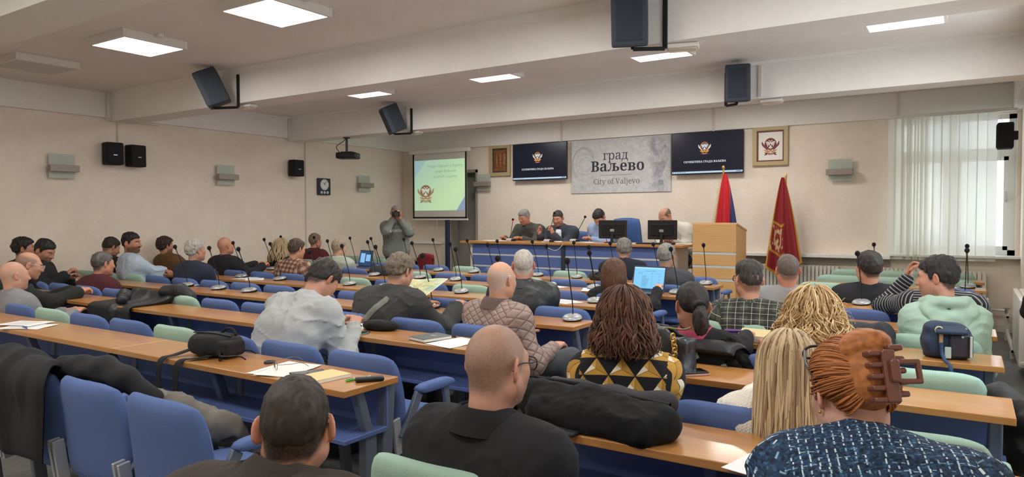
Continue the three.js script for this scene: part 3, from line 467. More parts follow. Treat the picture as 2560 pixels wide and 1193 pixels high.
// ================================================================ PEOPLE: signed-distance bodies meshed with surface nets
const smin = (a, b, k) => { const h = max(k - abs(a - b), 0) / k; return min(a, b) - h * h * k * 0.25; };
const smax = (a, b, k) => -smin(-a, -b, k);
function netMesh(f, lo, hi, cell) {
  const n = [0, 1, 2].map(i => Math.ceil((hi[i] - lo[i]) / cell) + 2), [nx, ny, nz] = n, F = new Float32Array(nx * ny * nz), B = 4, lim = B * cell * 0.87 * 1.45;
  for (let bz = 0; bz < nz; bz += B) for (let by = 0; by < ny; by += B) for (let bX = 0; bX < nx; bX += B) {
    const d = f(lo[0] + (bX + 1.5) * cell, lo[1] + (by + 1.5) * cell, lo[2] + (bz + 1.5) * cell), far = abs(d) > lim;
    for (let k = bz; k < min(bz + B, nz); k++) for (let j = by; j < min(by + B, ny); j++) for (let i = bX; i < min(bX + B, nx); i++) F[(k * ny + j) * nx + i] = far ? d : f(lo[0] + i * cell, lo[1] + j * cell, lo[2] + k * cell);
  }
  const id = new Int32Array(nx * ny * nz).fill(-1), P = [], I = [];
  for (let k = 0; k < nz - 1; k++) for (let j = 0; j < ny - 1; j++) for (let i = 0; i < nx - 1; i++) {
    const o = (k * ny + j) * nx + i; let m = 0; const v = [];
    for (let c = 0; c < 8; c++) { const q = F[o + (c & 1) + ((c >> 1) & 1) * nx + (c >> 2) * nx * ny]; v.push(q); if (q < 0) m |= 1 << c; }
    if (m === 0 || m === 255) continue;
    let x = 0, y = 0, z = 0, t = 0;
    for (let c = 0; c < 8; c++) for (let a = 1; a < 8; a <<= 1) { if (c & a) continue; const e = c | a; if ((v[c] < 0) === (v[e] < 0)) continue; const s = v[c] / (v[c] - v[e]); x += (c & 1) + (a === 1 ? s : 0); y += ((c >> 1) & 1) + (a === 2 ? s : 0); z += (c >> 2) + (a === 4 ? s : 0); t++; }
    id[o] = P.length / 3; P.push(lo[0] + (i + x / t) * cell, lo[1] + (j + y / t) * cell, lo[2] + (k + z / t) * cell);
  }
  const st = [1, nx, nx * ny];
  for (let k = 1; k < nz - 1; k++) for (let j = 1; j < ny - 1; j++) for (let i = 1; i < nx - 1; i++) { const o = (k * ny + j) * nx + i, neg = F[o] < 0;
    for (let a = 0; a < 3; a++) { if (neg === (F[o + st[a]] < 0)) continue; const u = st[(a + 1) % 3], w = st[(a + 2) % 3], q0 = id[o], q1 = id[o - u], q2 = id[o - u - w], q3 = id[o - w]; if (q0 < 0 || q1 < 0 || q2 < 0 || q3 < 0) continue; neg ? I.push(q0, q1, q2, q0, q2, q3) : I.push(q0, q2, q1, q0, q3, q2); } }
  const g = new THREE.BufferGeometry(); g.setAttribute('position', new THREE.Float32BufferAttribute(P, 3)); g.setIndex(I); g.computeVertexNormals(); return g;
}
const seg = (px, py, pz, c) => { // distance to a tapered capsule c = [ax,ay,az,bx,by,bz,ra,rb]
  const bx_ = c[3] - c[0], by_ = c[4] - c[1], bz_ = c[5] - c[2], ax = px - c[0], ay = py - c[1], az = pz - c[2], L = bx_ * bx_ + by_ * by_ + bz_ * bz_; let t = L > 0 ? (ax * bx_ + ay * by_ + az * bz_) / L : 0; t = t < 0 ? 0 : t > 1 ? 1 : t;
  const x = ax - bx_ * t, y = ay - by_ * t, z = az - bz_ * t; return sqrt(x * x + y * y + z * z) - (c[6] + (c[7] - c[6]) * t);
};
const ell = (x, y, z, cx, cy, cz, a, b, c) => { x -= cx; y -= cy; z -= cz; const k0 = sqrt(x * x / (a * a) + y * y / (b * b) + z * z / (c * c)), k1 = sqrt(x * x / (a ** 4) + y * y / (b ** 4) + z * z / (c ** 4)); return k1 < 1e-9 ? -min(a, b, c) : k0 * (k0 - 1) / k1; };
function bounds(caps, pad) { const lo = [9, 9, 9], hi = [-9, -9, -9]; for (const c of caps) for (let e = 0; e < 2; e++) for (let i = 0; i < 3; i++) { const r = max(c[6], c[7]); lo[i] = min(lo[i], c[e * 3 + i] - r - pad); hi[i] = max(hi[i], c[e * 3 + i] + r + pad); } return [lo, hi]; }
const union = (caps, k, g) => (x, y, z) => { let d = 9; for (const c of caps) { const s = seg(x, y, z, c); d = d > 8 ? s : smin(d, s, k); } return d - g; };
// ---- head, in its own frame: origin between the ears, -z is forward
const yl = [[-0.2, 0.068], [-0.085, 0.066], [-0.055, 0.052], [-0.03, 0.03], [-0.018, -0.012], [0, -0.006], [0.018, 0.004], [0.036, -0.03], [0.065, -0.07], [0.2, -0.085]];
const hairY = z => { for (let i = 1; i < yl.length; i++) if (z < yl[i][0]) return mix(yl[i - 1][1], yl[i][1], (z - yl[i - 1][0]) / (yl[i][0] - yl[i - 1][0])); return -0.085; };
const skull = (x, y, z) => smin(ell(x, y, z, 0, 0.026, 0.014, 0.075, 0.092, 0.097), ell(x, y, z, 0, -0.025, -0.028, 0.064, 0.085, 0.066), 0.04);
function headF(h) {
  const fat = h.fat || 0;
  return (x, y, z) => {
    const ax = abs(x); let d = skull(x, y, z);
    d = smin(d, seg(ax, y, z, [0.05 + fat * 0.6, -0.058, 0.004, 0.012, -0.094, -0.07, 0.024 + fat, 0.024 + fat * 0.5]), 0.035);      // jaw
    d = smin(d, seg(ax, y, z, [0.036, -0.022, -0.062, 0.03, -0.05, -0.06, 0.026, 0.022]), 0.03);                                      // cheek
    d = smin(d, seg(ax, y, z, [0.012, 0.026, -0.085, 0.042, 0.028, -0.07, 0.012, 0.011]), 0.02);                                      // brow
    d = smax(d, -(hyp(ax - 0.031, y - 0.004, z + 0.108) - 0.02), 0.016);                                                               // socket
    d = smin(d, hyp(ax - 0.031, y - 0.003, z + 0.079) - 0.0135, 0.004);                                                                // eyeball
    d = smin(d, seg(x, y, z, [0, 0.016, -0.094, 0, -0.026, -0.113, 0.009, 0.0135]), 0.016);                                            // nose
    d = smin(d, hyp(ax - 0.012, (y + 0.03) * 1.1, z + 0.1) - 0.0095, 0.01);
    d = smin(d, seg(ax, y, z, [0, -0.053, -0.1, 0.02, -0.056, -0.09, 0.0075, 0.004]), 0.012); d = smin(d, seg(ax, y, z, [0, -0.066, -0.097, 0.018, -0.064, -0.089, 0.008, 0.004]), 0.012); // lips
    d = smax(d, -(seg(ax, y, z, [0, -0.0595, -0.108, 0.02, -0.0595, -0.096, 0.0032, 0.002])), 0.004);
    d = smin(d, seg(x, y, z, [0, -0.05, 0.022, h.n[0], h.n[1], h.n[2], 0.055 + fat * 0.7, 0.06 + fat]), 0.035);                         // neck
    // ear: tilted shell with a hollow
    const ex = ax - 0.083, ey = y + 0.002, ez = z - 0.016; const ey2 = ey + ez * 0.25; let e = ell(ex - ez * 0.55, ey2, ez, 0, 0, 0, 0.0085, 0.034, 0.021); e = smax(e, -ell(ex - ez * 0.55, ey2, ez, 0.011, 0.004, -0.002, 0.008, 0.022, 0.012), 0.004);
    return smin(d, e, 0.006);
  };
}
const C3 = hex => { const c = new THREE.Color(hex); return [c.r, c.g, c.b]; };
const lerp3 = (a, b, t) => [mix(a[0], b[0], t), mix(a[1], b[1], t), mix(a[2], b[2], t)];
function headPaint(h) {
  const sk = C3(h.skin), hc = C3(h.hairCol || 0x2a2220), lip = lerp3(sk, C3(0x9c4a44), h.lips || 0.35), st = h.buzz || 0, bd = h.beard || 0;
  return (x, y, z) => {
    const n = fbm(x * 60 + 7, y * 60, z * 60), f = noise(x * 330, y * 330, z * 330), ax = abs(x); let c = sk.map(v => v * (1 + 0.07 * n));
    const rosy = max(ax > 0.079 && z > -0.01 ? 0.55 : 0, 0.32 * Math.exp(-((ax - 0.04) ** 2 + (y + 0.025) ** 2) / 0.0006) * (z < -0.04 ? 1 : 0), z < -0.103 ? 0.3 : 0); c = lerp3(c, [c[0] * 1.06, c[1] * 0.76, c[2] * 0.7], rosy);
    if (z < -0.085 && ax < 0.024 && y < -0.048 && y > -0.073) c = lip;
    if (bd && y < -0.025 && z < 0.012 && !(ax < 0.022 && y < -0.05 && y > -0.07)) c = lerp3(c, hc, clamp(bd * sstep(-0.02, -0.042, y + ax * 0.12) * sstep(-0.125, -0.1, y) * (0.8 + 0.35 * f)));
    if (h.tache && y < -0.036 && y > -0.053 && ax < 0.03 && z < -0.08) c = lerp3(c, hc, 0.85);
    if (z < -0.055 && y > 0.018 + ax * 0.12 - (ax > 0.036 ? (ax - 0.036) * 0.5 : 0) && y < 0.03 + ax * 0.05 && ax > 0.012 && ax < 0.053) c = lerp3(c, hc, (h.brow ?? 0.7) * (0.85 + 0.2 * f));
    const ed = hyp(ax - 0.031, y - 0.003, z + 0.079); if (ed < 0.0152 && z < -0.085 && abs(y - 0.003) < 0.0055 && !h.shut) { const r = hyp(ax - 0.031 - (h.look || 0) * Math.sign(x || 1), y - 0.003); c = r < 0.0055 ? [0.03, 0.02, 0.015] : [0.62, 0.58, 0.54]; }
    if (st) { let k = sstep(-0.016, 0.016, y - hairY(z) - 0.007 * n); if (h.bald) { const top = sstep(h.bald, h.bald + 0.03, y + 0.35 * (z < 0 ? -z : -z * 0.25)); k *= 1 - top * (h.baldK ?? 0.95); } if (h.thin) k *= 1 - h.thin * Math.exp(-((x - 0.01) ** 2 + (z - 0.055) ** 2) / 0.0014) * (y > 0.05 ? 1 : 0); if (ax > 0.0795) k = 0; c = lerp3(c, hc, clamp(k * st * (st > 0.85 ? 1 + 0.08 * f : 0.88 + 0.3 * f))); }
    return c;
  };
}
function paint(g, fn) { const p = g.attributes.position, c = new Float32Array(p.count * 3); for (let i = 0; i < p.count; i++) { const q = fn(p.getX(i), p.getY(i), p.getZ(i)); c[3 * i] = q[0]; c[3 * i + 1] = q[1]; c[3 * i + 2] = q[2]; } g.setAttribute('color', new THREE.BufferAttribute(c, 3)); return g; }
// ---- hands: palm, four bent fingers of unequal length, thumb from the side of the palm
const handCache = {};
function handGeo(curl, cell) {
  const key = curl + '_' + cell; if (handCache[key]) return handCache[key];
  const caps = [[-0.022, 0.02, 0, -0.026, 0.082, 0, 0.017, 0.0135], [0.02, 0.02, 0, 0.024, 0.08, 0, 0.018, 0.0135], [0, 0.015, 0, 0, 0.085, 0, 0.018, 0.0135], [0, -0.035, 0, 0, 0.02, 0, 0.025, 0.021]], L = [0.068, 0.076, 0.07, 0.054];
  for (let i = 0; i < 4; i++) { let p = [0.031 - 0.0205 * i, 0.082 - (i === 3 ? 0.008 : 0), 0], a = curl * (0.55 + 0.08 * i), sp = (1.5 - i) * 0.07; for (let s = 0; s < 3; s++) { const l = L[i] * [0.46, 0.3, 0.24][s], q = [p[0] + sp * l * cos(a), p[1] + l * cos(a), p[2] - l * sin(a)]; caps.push([...p, ...q, 0.0096 - s * 0.0008, 0.0088 - s * 0.0008]); p = q; a += curl * 0.75; } }
  { let p = [0.03, 0.022, -0.006]; for (const q of [[0.052, 0.05, -0.016 - 0.01 * curl], [0.056 - 0.012 * curl, 0.078, -0.02 - 0.022 * curl], [0.05 - 0.022 * curl, 0.1, -0.022 - 0.032 * curl]]) { caps.push([...p, ...q, 0.0125, 0.0098]); p = q; } }
  const palm = caps.slice(0, 4), fing = caps.slice(4); const f = (x, y, z) => { let d = 9; for (const c of palm) d = smin(d, seg(x, y, z, c), 0.02); let e = 9; for (const c of fing) e = min(e, seg(x, y, z, c)); return smin(d, e, 0.006); };
  const [lo, hi] = bounds(caps, cell * 2); return handCache[key] = netMesh(f, lo, hi, cell);
}
function ik(S, W, l1, l2, pole) { const d = W.clone().sub(S); let L = d.length(); if (L > (l1 + l2) * 0.995) { L = (l1 + l2) * 0.995; W = S.clone().add(d.clone().setLength(L)); } const u = d.clone().normalize(), a = (l1 * l1 - l2 * l2 + L * L) / (2 * L), h = sqrt(max(0, l1 * l1 - a * a)), p = pole.clone().sub(u.clone().multiplyScalar(pole.dot(u))).normalize(); return [S.clone().addScaledVector(u, a).addScaledVector(p, h), W]; }
const capOf = (a, b, ra, rb) => [a.x, a.y, a.z, b.x, b.y, b.z, ra, rb ?? ra];
// uv on a garment: along and around the limb or trunk a triangle belongs to
function garmentUV(g, caps) {
  g = g.toNonIndexed(); const p = g.attributes.position, uv = new Float32Array(p.count * 2), fr = caps.map(c => { const a = V(c[0], c[1], c[2]), d = V(c[3], c[4], c[5]).sub(a); const L = d.length(); d.normalize(); let r = abs(d.y) > 0.6 ? V(1, 0, 0) : V(0, 1, 0); r.addScaledVector(d, -r.dot(d)).normalize(); return { a, d, r, s: d.clone().cross(r), L, R: c[8] || (c[6] + c[7]) / 2, c }; });
  for (let i = 0; i < p.count; i += 3) {
    const x = (p.getX(i) + p.getX(i + 1) + p.getX(i + 2)) / 3, y = (p.getY(i) + p.getY(i + 1) + p.getY(i + 2)) / 3, z = (p.getZ(i) + p.getZ(i + 1) + p.getZ(i + 2)) / 3; let b = null, bd = 9; for (const f of fr) { const d = seg(x, y, z, f.c); if (d < bd) { bd = d; b = f; } }
    if (b === fr[0]) { for (let k = 0; k < 3; k++) { const q = V(p.getX(i + k), p.getY(i + k), p.getZ(i + k)).sub(b.a), dz = q.dot(b.s); uv[2 * (i + k)] = q.dot(b.r); uv[2 * (i + k) + 1] = q.dot(b.d) - 0.75 * dz * (dz > 0 ? 1 : -1); } continue; }
    let u0 = null; for (let k = 0; k < 3; k++) { const q = V(p.getX(i + k), p.getY(i + k), p.getZ(i + k)).sub(b.a); let an = Math.atan2(q.dot(b.r), -q.dot(b.s)); if (u0 === null) u0 = an; else { if (an - u0 > PI) an -= 2 * PI; if (u0 - an > PI) an += 2 * PI; } uv[2 * (i + k)] = an * b.R; uv[2 * (i + k) + 1] = q.dot(b.d); }
  }
  g.setAttribute('uv', new THREE.BufferAttribute(uv, 2)); return g;
}
const skinMat = phys(0xffffff, 0.55, { vertexColors: true, sheen: 0.15, sheenRoughness: 0.5 }), hairMat = std(0xffffff, 0.62, { vertexColors: true }), cloth = {};
const fab = (hex, rough = 0.92, o = {}) => cloth[hex + '_' + rough] ||= std(hex, rough, { bumpMap: weave, bumpScale: 0.0009, ...o });
const shoeGeo = (() => { const f = (x, y, z) => { let d = smin(seg(x, y, z, [0, 0.045, 0.07, 0, 0.035, -0.13, 0.042, 0.036]), seg(x, y, z, [0, 0.06, 0.06, 0, 0.12, 0.06, 0.045, 0.045]), 0.03); return smax(d, -y, 0.01); }; return netMesh(f, [-0.09, -0.02, -0.2], [0.09, 0.2, 0.14], 0.012); })();
const frameTube = (pts, r = 0.0022) => tube(pts, r, 5, pts.length * 5);
function glassesGeo(thick = 0.0022) { const g = []; for (const s of [-1, 1]) { const e = []; for (let i = 0; i <= 16; i++) { const a = i / 16 * 2 * PI; e.push([s * 0.033 + 0.026 * Math.sign(cos(a)) * abs(cos(a)) ** 0.7, 0.002 + 0.019 * Math.sign(sin(a)) * abs(sin(a)) ** 0.7, -0.117 + 0.004 * abs(s * 0.033 + 0.026 * cos(a)) / 0.06]); } g.push(frameTube(e, thick)); g.push(frameTube([[s * 0.058, 0.01, -0.114], [s * 0.078, 0.012, -0.06], [s * 0.083, 0.014, 0.0], [s * 0.083, -0.004, 0.03]], thick)); } g.push(frameTube([[-0.008, 0.006, -0.12], [0, 0.009, -0.122], [0.008, 0.006, -0.12]], thick)); return mrg(g); }
// ---- locks of hair: paths that run over the skull, then hang
function locks(n, o) {
  const gs = [], A = C3(o.cols[0]), Bc = C3(o.cols[1]);
  for (let i = 0; i < n; i++) {
    let a = rr(-1, 1) * (o.open ?? 2.35); const e0 = rr(o.e0 ?? 0.25, 1.45), ph = noise(a * 2.6, e0 * 1.6, 3) * 7 + rnd() * 0.9, pts = [], L = o.len * rr(0.78, 1.08), fl = rr(0, 1); const K = o.seg || 12, amp = (o.wave || 0) * rr(0.6, 1.3);
    for (let k = 0; k <= K; k++) {
      const t = k / K, on = 0.38, rt = t < on ? t / on : 1, h = t < on ? 0 : (t - on) / (1 - on), el = mix(e0, 0.0, rt), th = (o.vol ?? 0.012) + fl * (o.rag ?? 0.012);
      let R = 0.08 + th + h * (o.flare ?? 0.0) - h * h * (o.tuck ?? 0), rx = R * cos(el), y = 0.03 + (0.096 + th) * sin(el) - h * L, ww = amp * sin(ph + t * (o.freq || 14)) * (0.25 + t), w2 = amp * cos(ph * 1.7 + t * (o.freq || 14)) * (0.25 + t);
      const aa = a + (t < 0.3 ? 0 : 0) + ww / R; pts.push([sin(aa) * (rx + w2), y + w2 * 0.3, 0.014 + cos(aa) * (rx * 1.2 + w2) + h * (o.back ?? 0)]);
    }
    const g = new THREE.TubeGeometry(new THREE.CatmullRomCurve3(pts.map(q => V(...q))), K + 3, 1, o.sides || 5, false), p = g.attributes.position, S = o.sides || 5, r0 = (o.r || 0.007) * rr(0.7, 1.25), m = rnd(), cc = lerp3(A, Bc, m);
    const col = new Float32Array(p.count * 3); const ctr = new THREE.CatmullRomCurve3(pts.map(q => V(...q)));
    for (let k = 0; k <= K + 3; k++) { const t = k / (K + 3), r = r0 * (t > 0.75 ? 1 - (t - 0.75) / 0.25 * 0.8 : 1), q = ctr.getPointAt(t); for (let s = 0; s <= S; s++) { const id = k * (S + 1) + s; p.setXYZ(id, q.x + (p.getX(id) - q.x) * r, q.y + (p.getY(id) - q.y) * r, q.z + (p.getZ(id) - q.z) * r); const v = 1 + 0.12 * noise(id * 0.9, i, 0); col[3 * id] = cc[0] * v; col[3 * id + 1] = cc[1] * v; col[3 * id + 2] = cc[2] * v; } }
    g.setAttribute('color', new THREE.BufferAttribute(col, 3)); gs.push(g);
  }
  return mrg(gs.map(g => { g = clean(g); g.deleteAttribute('uv'); return g; }));
}
function person(o) {
  const t = thing('person', o.label, 'person', [o.hip[0], o.floor || 0, o.hip[1]], o.turn || 0, o.group), cell = o.cell || 0.014, hcell = o.hcell || 0.0055, s = o.s || 1, b = o.b || 1, fat = o.fat || 1;
  const toL = (x, y, z) => V(x - o.hip[0], y - (o.floor || 0), z - o.hip[1]).applyAxisAngle(V(0, 1, 0), -(o.turn || 0));
  const Hc = toL(...o.H), qh = new THREE.Quaternion().setFromEuler(new THREE.Euler(-(o.hp || 0), o.hy || 0, o.hr || 0, 'YXZ'));
  const hipY = o.stand ? 0.93 : 0.54, P0 = V(o.px || 0, hipY, o.pz || 0);
  const A = V(0, -0.075, 0.03).multiplyScalar(s).applyQuaternion(qh).add(Hc), up = A.clone().sub(P0).normalize(); const N = A.clone().addScaledVector(up, -(o.neck ?? 0.1) * s).add(V(0, 0, 0.012));
  const S = N.clone().addScaledVector(up, -0.035), tw = o.tw || 0, ax = t0 => V(cos(tw * t0), 0, -sin(tw * t0)), bul = o.hunch ?? 0.03;
  const bk = V(0, 0, 1), on = u => P0.clone().lerp(S, u).addScaledVector(bk, bul * sin(PI * u)), rung = (u, hw, r) => { const c = on(u), x = ax(u).multiplyScalar(hw * b); return capOf(c.clone().sub(x), c.clone().add(x), r); };
  const fem = o.fem ? 1 : 0, trunk = [rung(0.0, 0.085 + 0.01 * fem, 0.12 * fat), rung(0.3, 0.072 - 0.012 * fem, 0.115 * fat - 0.012 * fem), rung(0.66, 0.09 - 0.01 * fem, 0.118 * mix(1, fat, 0.5)), rung(0.88, 0.12 - 0.018 * fem, 0.086)];
  const sh = [-1, 1].map(k => { const dy = (o.shY || [0, 0])[k < 0 ? 0 : 1]; return S.clone().addScaledVector(ax(1), k * (0.178 - 0.02 * fem) * b).addScaledVector(up, -0.03).add(V(0, dy, 0)); });
  const traps = sh.map(q => capOf(N.clone().addScaledVector(up, -0.02), q, 0.058, 0.064));
  const l1 = (o.arm || 0.29) * (fem ? 0.93 : 1), l2 = (o.arm || 0.29) * 0.9 * (fem ? 0.93 : 1), W0 = o.wr || [[-0.09, 0.66, -0.34], [0.09, 0.66, -0.34]], poles = o.pole || [[-0.42, -0.85, 0.35], [0.42, -0.85, 0.35]];
  const arms = [0, 1].map(i => { const w = o.wrW?.[i] ? toL(...o.wrW[i]) : V(...W0[i]); const [e, W] = ik(sh[i], w, l1, l2, V(...poles[i])); return { e, W, up: capOf(sh[i], e, 0.056 * mix(1, fat, 0.4) - 0.007 * fem, 0.044 - 0.004 * fem), lo: capOf(e, W, 0.044 - 0.004 * fem, 0.031 - 0.004 * fem) }; });
  const kn = [-1, 1].map(k => o.stand ? V(k * 0.1, 0.5, -0.02) : V(k * 0.12, 0.53, -0.40)), an = [-1, 1].map(k => o.stand ? V(k * 0.12, 0.09, 0.0) : V(k * 0.12, 0.09, -0.38 + (k < 0 ? 0.03 : 0))); if (o.knees) o.knees.forEach((q, i) => { if (q) { kn[i].set(...q[0]); an[i].set(...q[1]); } });
  const hips = [-1, 1].map(k => P0.clone().add(V(k * 0.085, -0.02, 0))), legs = [0, 1].flatMap(i => [capOf(hips[i], kn[i], 0.085 * mix(1, fat, 0.5), 0.06), capOf(kn[i], an[i], 0.058, 0.042)]);
  // body: one skin mesh (trunk and limbs below the clothes, head, hands)
  const under = [...trunk, ...traps, ...arms.flatMap(a => [a.up, a.lo]), ...legs], [lo, hi] = bounds(under, 0.02); const bodyG = [paint(netMesh(union(under, 0.05, -0.024), lo, hi, 0.03), () => C3(o.skin))];
  const inv = qh.clone().invert(), nl = N.clone().addScaledVector(up, -0.03).sub(Hc).applyQuaternion(inv).divideScalar(s).toArray(), hd = { buzz: o.hair && !o.fem ? 0.9 : 0, ...o.face, skin: o.skin, hairCol: o.hairCol, n: nl };
  const hG = paint(netMesh(headF(hd), [-0.115, min(-0.13, nl[1] - 0.07), min(-0.135, nl[2] - 0.08)], [0.115, 0.13, max(0.125, nl[2] + 0.08)], hcell), headPaint(hd)); const hm = new THREE.Matrix4().compose(Hc, qh, V(s, s, s)); bodyG.push(hG.applyMatrix4(hm));
  arms.forEach((a, i) => { if (o.noHand?.[i]) return; const k = i ? 1 : -1, hc = o.hand?.[i] || {}, d = hc.d ? V(...hc.d).normalize() : a.W.clone().sub(a.e).normalize(); let n = V(...(hc.n || [0, -1, 0])); n.addScaledVector(d, -n.dot(d)).normalize(); const m = new THREE.Matrix4(), c = d.clone().cross(n.clone().negate()); // local x = thumb side, y = fingers, -z = palm
    const zc = n.clone().negate(), xc = d.clone().cross(zc); m.makeBasis(xc, d, zc); const g = handGeo(hc.curl ?? 0.55, o.hand ? 0.0045 : 0.007).clone(); if (i === 1) { g.scale(-1, 1, 1); const ix = g.index; for (let q = 0; q < ix.count; q += 3) { const w = ix.getX(q); ix.setX(q, ix.getX(q + 1)); ix.setX(q + 1, w); } } g.scale(fem ? 0.9 : 1, fem ? 0.9 : 1, fem ? 0.9 : 1); g.applyMatrix4(m).translate(a.W.x + d.x * 0.025, a.W.y + d.y * 0.025, a.W.z + d.z * 0.025); g.computeVertexNormals(); const sk = C3(o.skin); bodyG.push(paint(g, (x, y, z) => { const f = 1 + 0.06 * noise(x * 90, y * 90, z * 90); return [sk[0] * f, sk[1] * f * 0.93, sk[2] * f * 0.9]; })); });
  part(t, 'body', mergeGeometries(bodyG.map(g => { g.deleteAttribute('uv'); return g; })), skinMat);
  // clothes
  const T = o.top, sl = T.sleeve ?? 1, caps = [...trunk, ...traps, ...arms.flatMap(a => sl < 0.6 ? [capOf(V(a.up[0], a.up[1], a.up[2]), V(a.up[0], a.up[1], a.up[2]).lerp(a.e, sl * 2), a.up[6] + 0.006, a.up[7] + 0.014)] : [a.up, capOf(a.e, a.e.clone().lerp(a.W, sl), a.lo[6], a.lo[7] + 0.004)])]; const g0 = T.g ?? 0.012, fold = T.fold ?? 0.008, U = union(caps, T.k ?? 0.065, g0), sd = (o.H[0] * 13.7) % 50, qs = T.quilt; const el = arms.map(a => a.e), cy = (P0.y + S.y) / 2;
  const gf = (x, y, z) => { let d = U(x, y, z); if (d > 0.06 || d < -0.06) return d; const m = 1 + 1.2 * (Math.exp(-((x - el[0].x) ** 2 + (y - el[0].y) ** 2 + (z - el[0].z) ** 2) / 0.008) + Math.exp(-((x - el[1].x) ** 2 + (y - el[1].y) ** 2 + (z - el[1].z) ** 2) / 0.008)); const w = noise(x * 5 + sd, y * 5, z * 5) * 1.4, cr = max(0, 1 - abs(noise(x * 5 + w, y * 13 + x * 5 + w + sd, z * 5 - w)) * 3.2), c2 = max(0, 1 - abs(noise(x * 9 - w, y * 9 - x * 6 + sd, z * 9 + w * 2)) * 4); d -= fold * m * (cr * cr * 0.9 + c2 * 0.5 - 0.35 + 0.25 * noise(x * 7, y * 7 + sd, z * 7)); return d; };
  const [glo, ghi] = bounds(caps, g0 + 0.03); let gg = netMesh(gf, glo, ghi, cell); const ub = [capOf(P0, S, 0.14, 0.14), ...arms.map(a => a.up), ...arms.map(a => a.lo)]; ub[0][8] = 0.17;
  gg = garmentUV(gg, ub); const gm = T.mat || fab(T.col, T.rough); const top = part(t, T.name || 'shirt', gg, gm);
  const L = o.legs || { col: 0x2a2c33 }, lc = [trunk[0], ...legs], [llo, lhi] = bounds(lc, 0.03), ld = union(lc, 0.04, 0.014); part(t, L.name || 'trousers', netMesh((x, y, z) => ld(x, y, z) - 0.006 * noise(x * 18, y * 14, z * 18), llo, lhi, L.cell || 0.024), fab(L.col));
  for (let i = 0; i < 2; i++) part(t, 'shoe', shoeGeo, fab(L.shoe || 0x1b1a1a, 0.6), [an[i].x, max(0, an[i].y - 0.09), an[i].z - 0.05]);
  if (o.collar) { const pr = { shirt: [[0.074, -0.022], [0.066, 0.012], [0.063, 0.034], [0.067, 0.04], [0.078, 0.02], [0.088, -0.012]], coat: [[0.084, -0.03], [0.078, 0.01], [0.074, 0.045], [0.080, 0.052], [0.094, 0.03], [0.108, -0.02]], crew: [[0.078, -0.016], [0.073, 0.006], [0.07, 0.016], [0.076, 0.014], [0.083, -0.012]], roll: [[0.072, -0.03], [0.068, 0.02], [0.066, 0.06], [0.074, 0.062], [0.08, 0.02], [0.084, -0.02]] }[o.collar.style || 'shirt']; const cg = new THREE.LatheGeometry(pr.map(q => new THREE.Vector2(q[0] * (1 + ((o.face?.fat || 0) * 8)), q[1])), 28); const nd = A.clone().sub(N).normalize(); const q = new THREE.Quaternion().setFromUnitVectors(V(0, 1, 0), nd.clone().add(V(0, 0.2, -0.12)).normalize()); cg.scale(1.02 * s, 1 * s, 1.06 * s).applyQuaternion(q).translate(N.x, N.y + 0.01, N.z - 0.002); part(t, 'collar', cg, o.collar.mat || fab(o.collar.col ?? T.col)); }
  // hair
  const put = (name, g, m, lab) => part(t, name, g.applyMatrix4(hm), m, undefined, undefined, lab);
  const H = o.hair; if (H) {
    const ca = C3(o.hairCol), cb = C3(H.col2 ?? o.hairCol), th = H.t ?? 0.014, tt = H.top ?? th * 1.7;
    if (!H.noShell) { const ext = H.ext; const hf = (x, y, z) => { const q = skull(x, y, z), topk = sstep(0.04, 0.11, y), fr = 0.006 * noise(x * 50, y * 50, z * 50), yk = H.dir ? 1.6 : 0.47, zk = H.dir ? 0.3 : 1, nn = (H.rough ?? 0.005) * (noise(x * 55, y * 55 * yk, z * 55 * zk) + 0.7 * noise(x * 130, y * 110 * yk, z * 130 * zk)); const ln0 = hairY(z) + (H.drop ?? 0) * (z > 0 ? 1 : 0), tap = z > -0.035 ? mix(0.12, 1, sstep(-0.002, 0.055, y - ln0)) : 1; let d = q - (mix(th, tt, topk) + nn) * tap; let line = hairY(z) + fr + (H.drop ?? 0) * (z > 0.0 ? 1 : 0) + (H.rec ?? 0) * (z < -0.02 ? sstep(-0.02, -0.08, z) * (1 + 2 * (abs(x) > 0.025 ? 1 : 0)) : 0); let k = (line - y) * 0.8; if (H.horse) k = max(k, (y + 0.3 * (z < 0 ? -z : 0) - H.horse) * 0.8); d = smax(d, k, 0.012); if (ext) d = smin(d, ext(x, y, z, nn), H.k ?? 0.02); return d; }; const m = H.box || [[-0.13, -0.13, -0.15], [0.13, 0.17, 0.15]];
      let g = netMesh(hf, m[0], m[1], H.cell || hcell); g = paint(g, (x, y, z) => { const ky = H.dir ? 5 : 1, kz = H.dir ? 0.16 : 1, v = noise(x * 170, y * 30 * ky, z * 170 * kz) * 0.6 + noise(x * 60, y * 14 * ky, z * 60 * kz) * 0.5, c = lerp3(ca, cb, clamp(0.4 + v * 0.8)), w = 1 + 0.16 * noise(x * 240, y * 60, z * 240); return c.map(e => e * w); }); g.deleteAttribute('uv'); put('hair', g, hairMat); }
    if (H.locks) for (const l of [].concat(H.locks)) put('hair', locks(l.n, { cols: [o.hairCol, H.col2 ?? o.hairCol], ...l }), hairMat);
  }
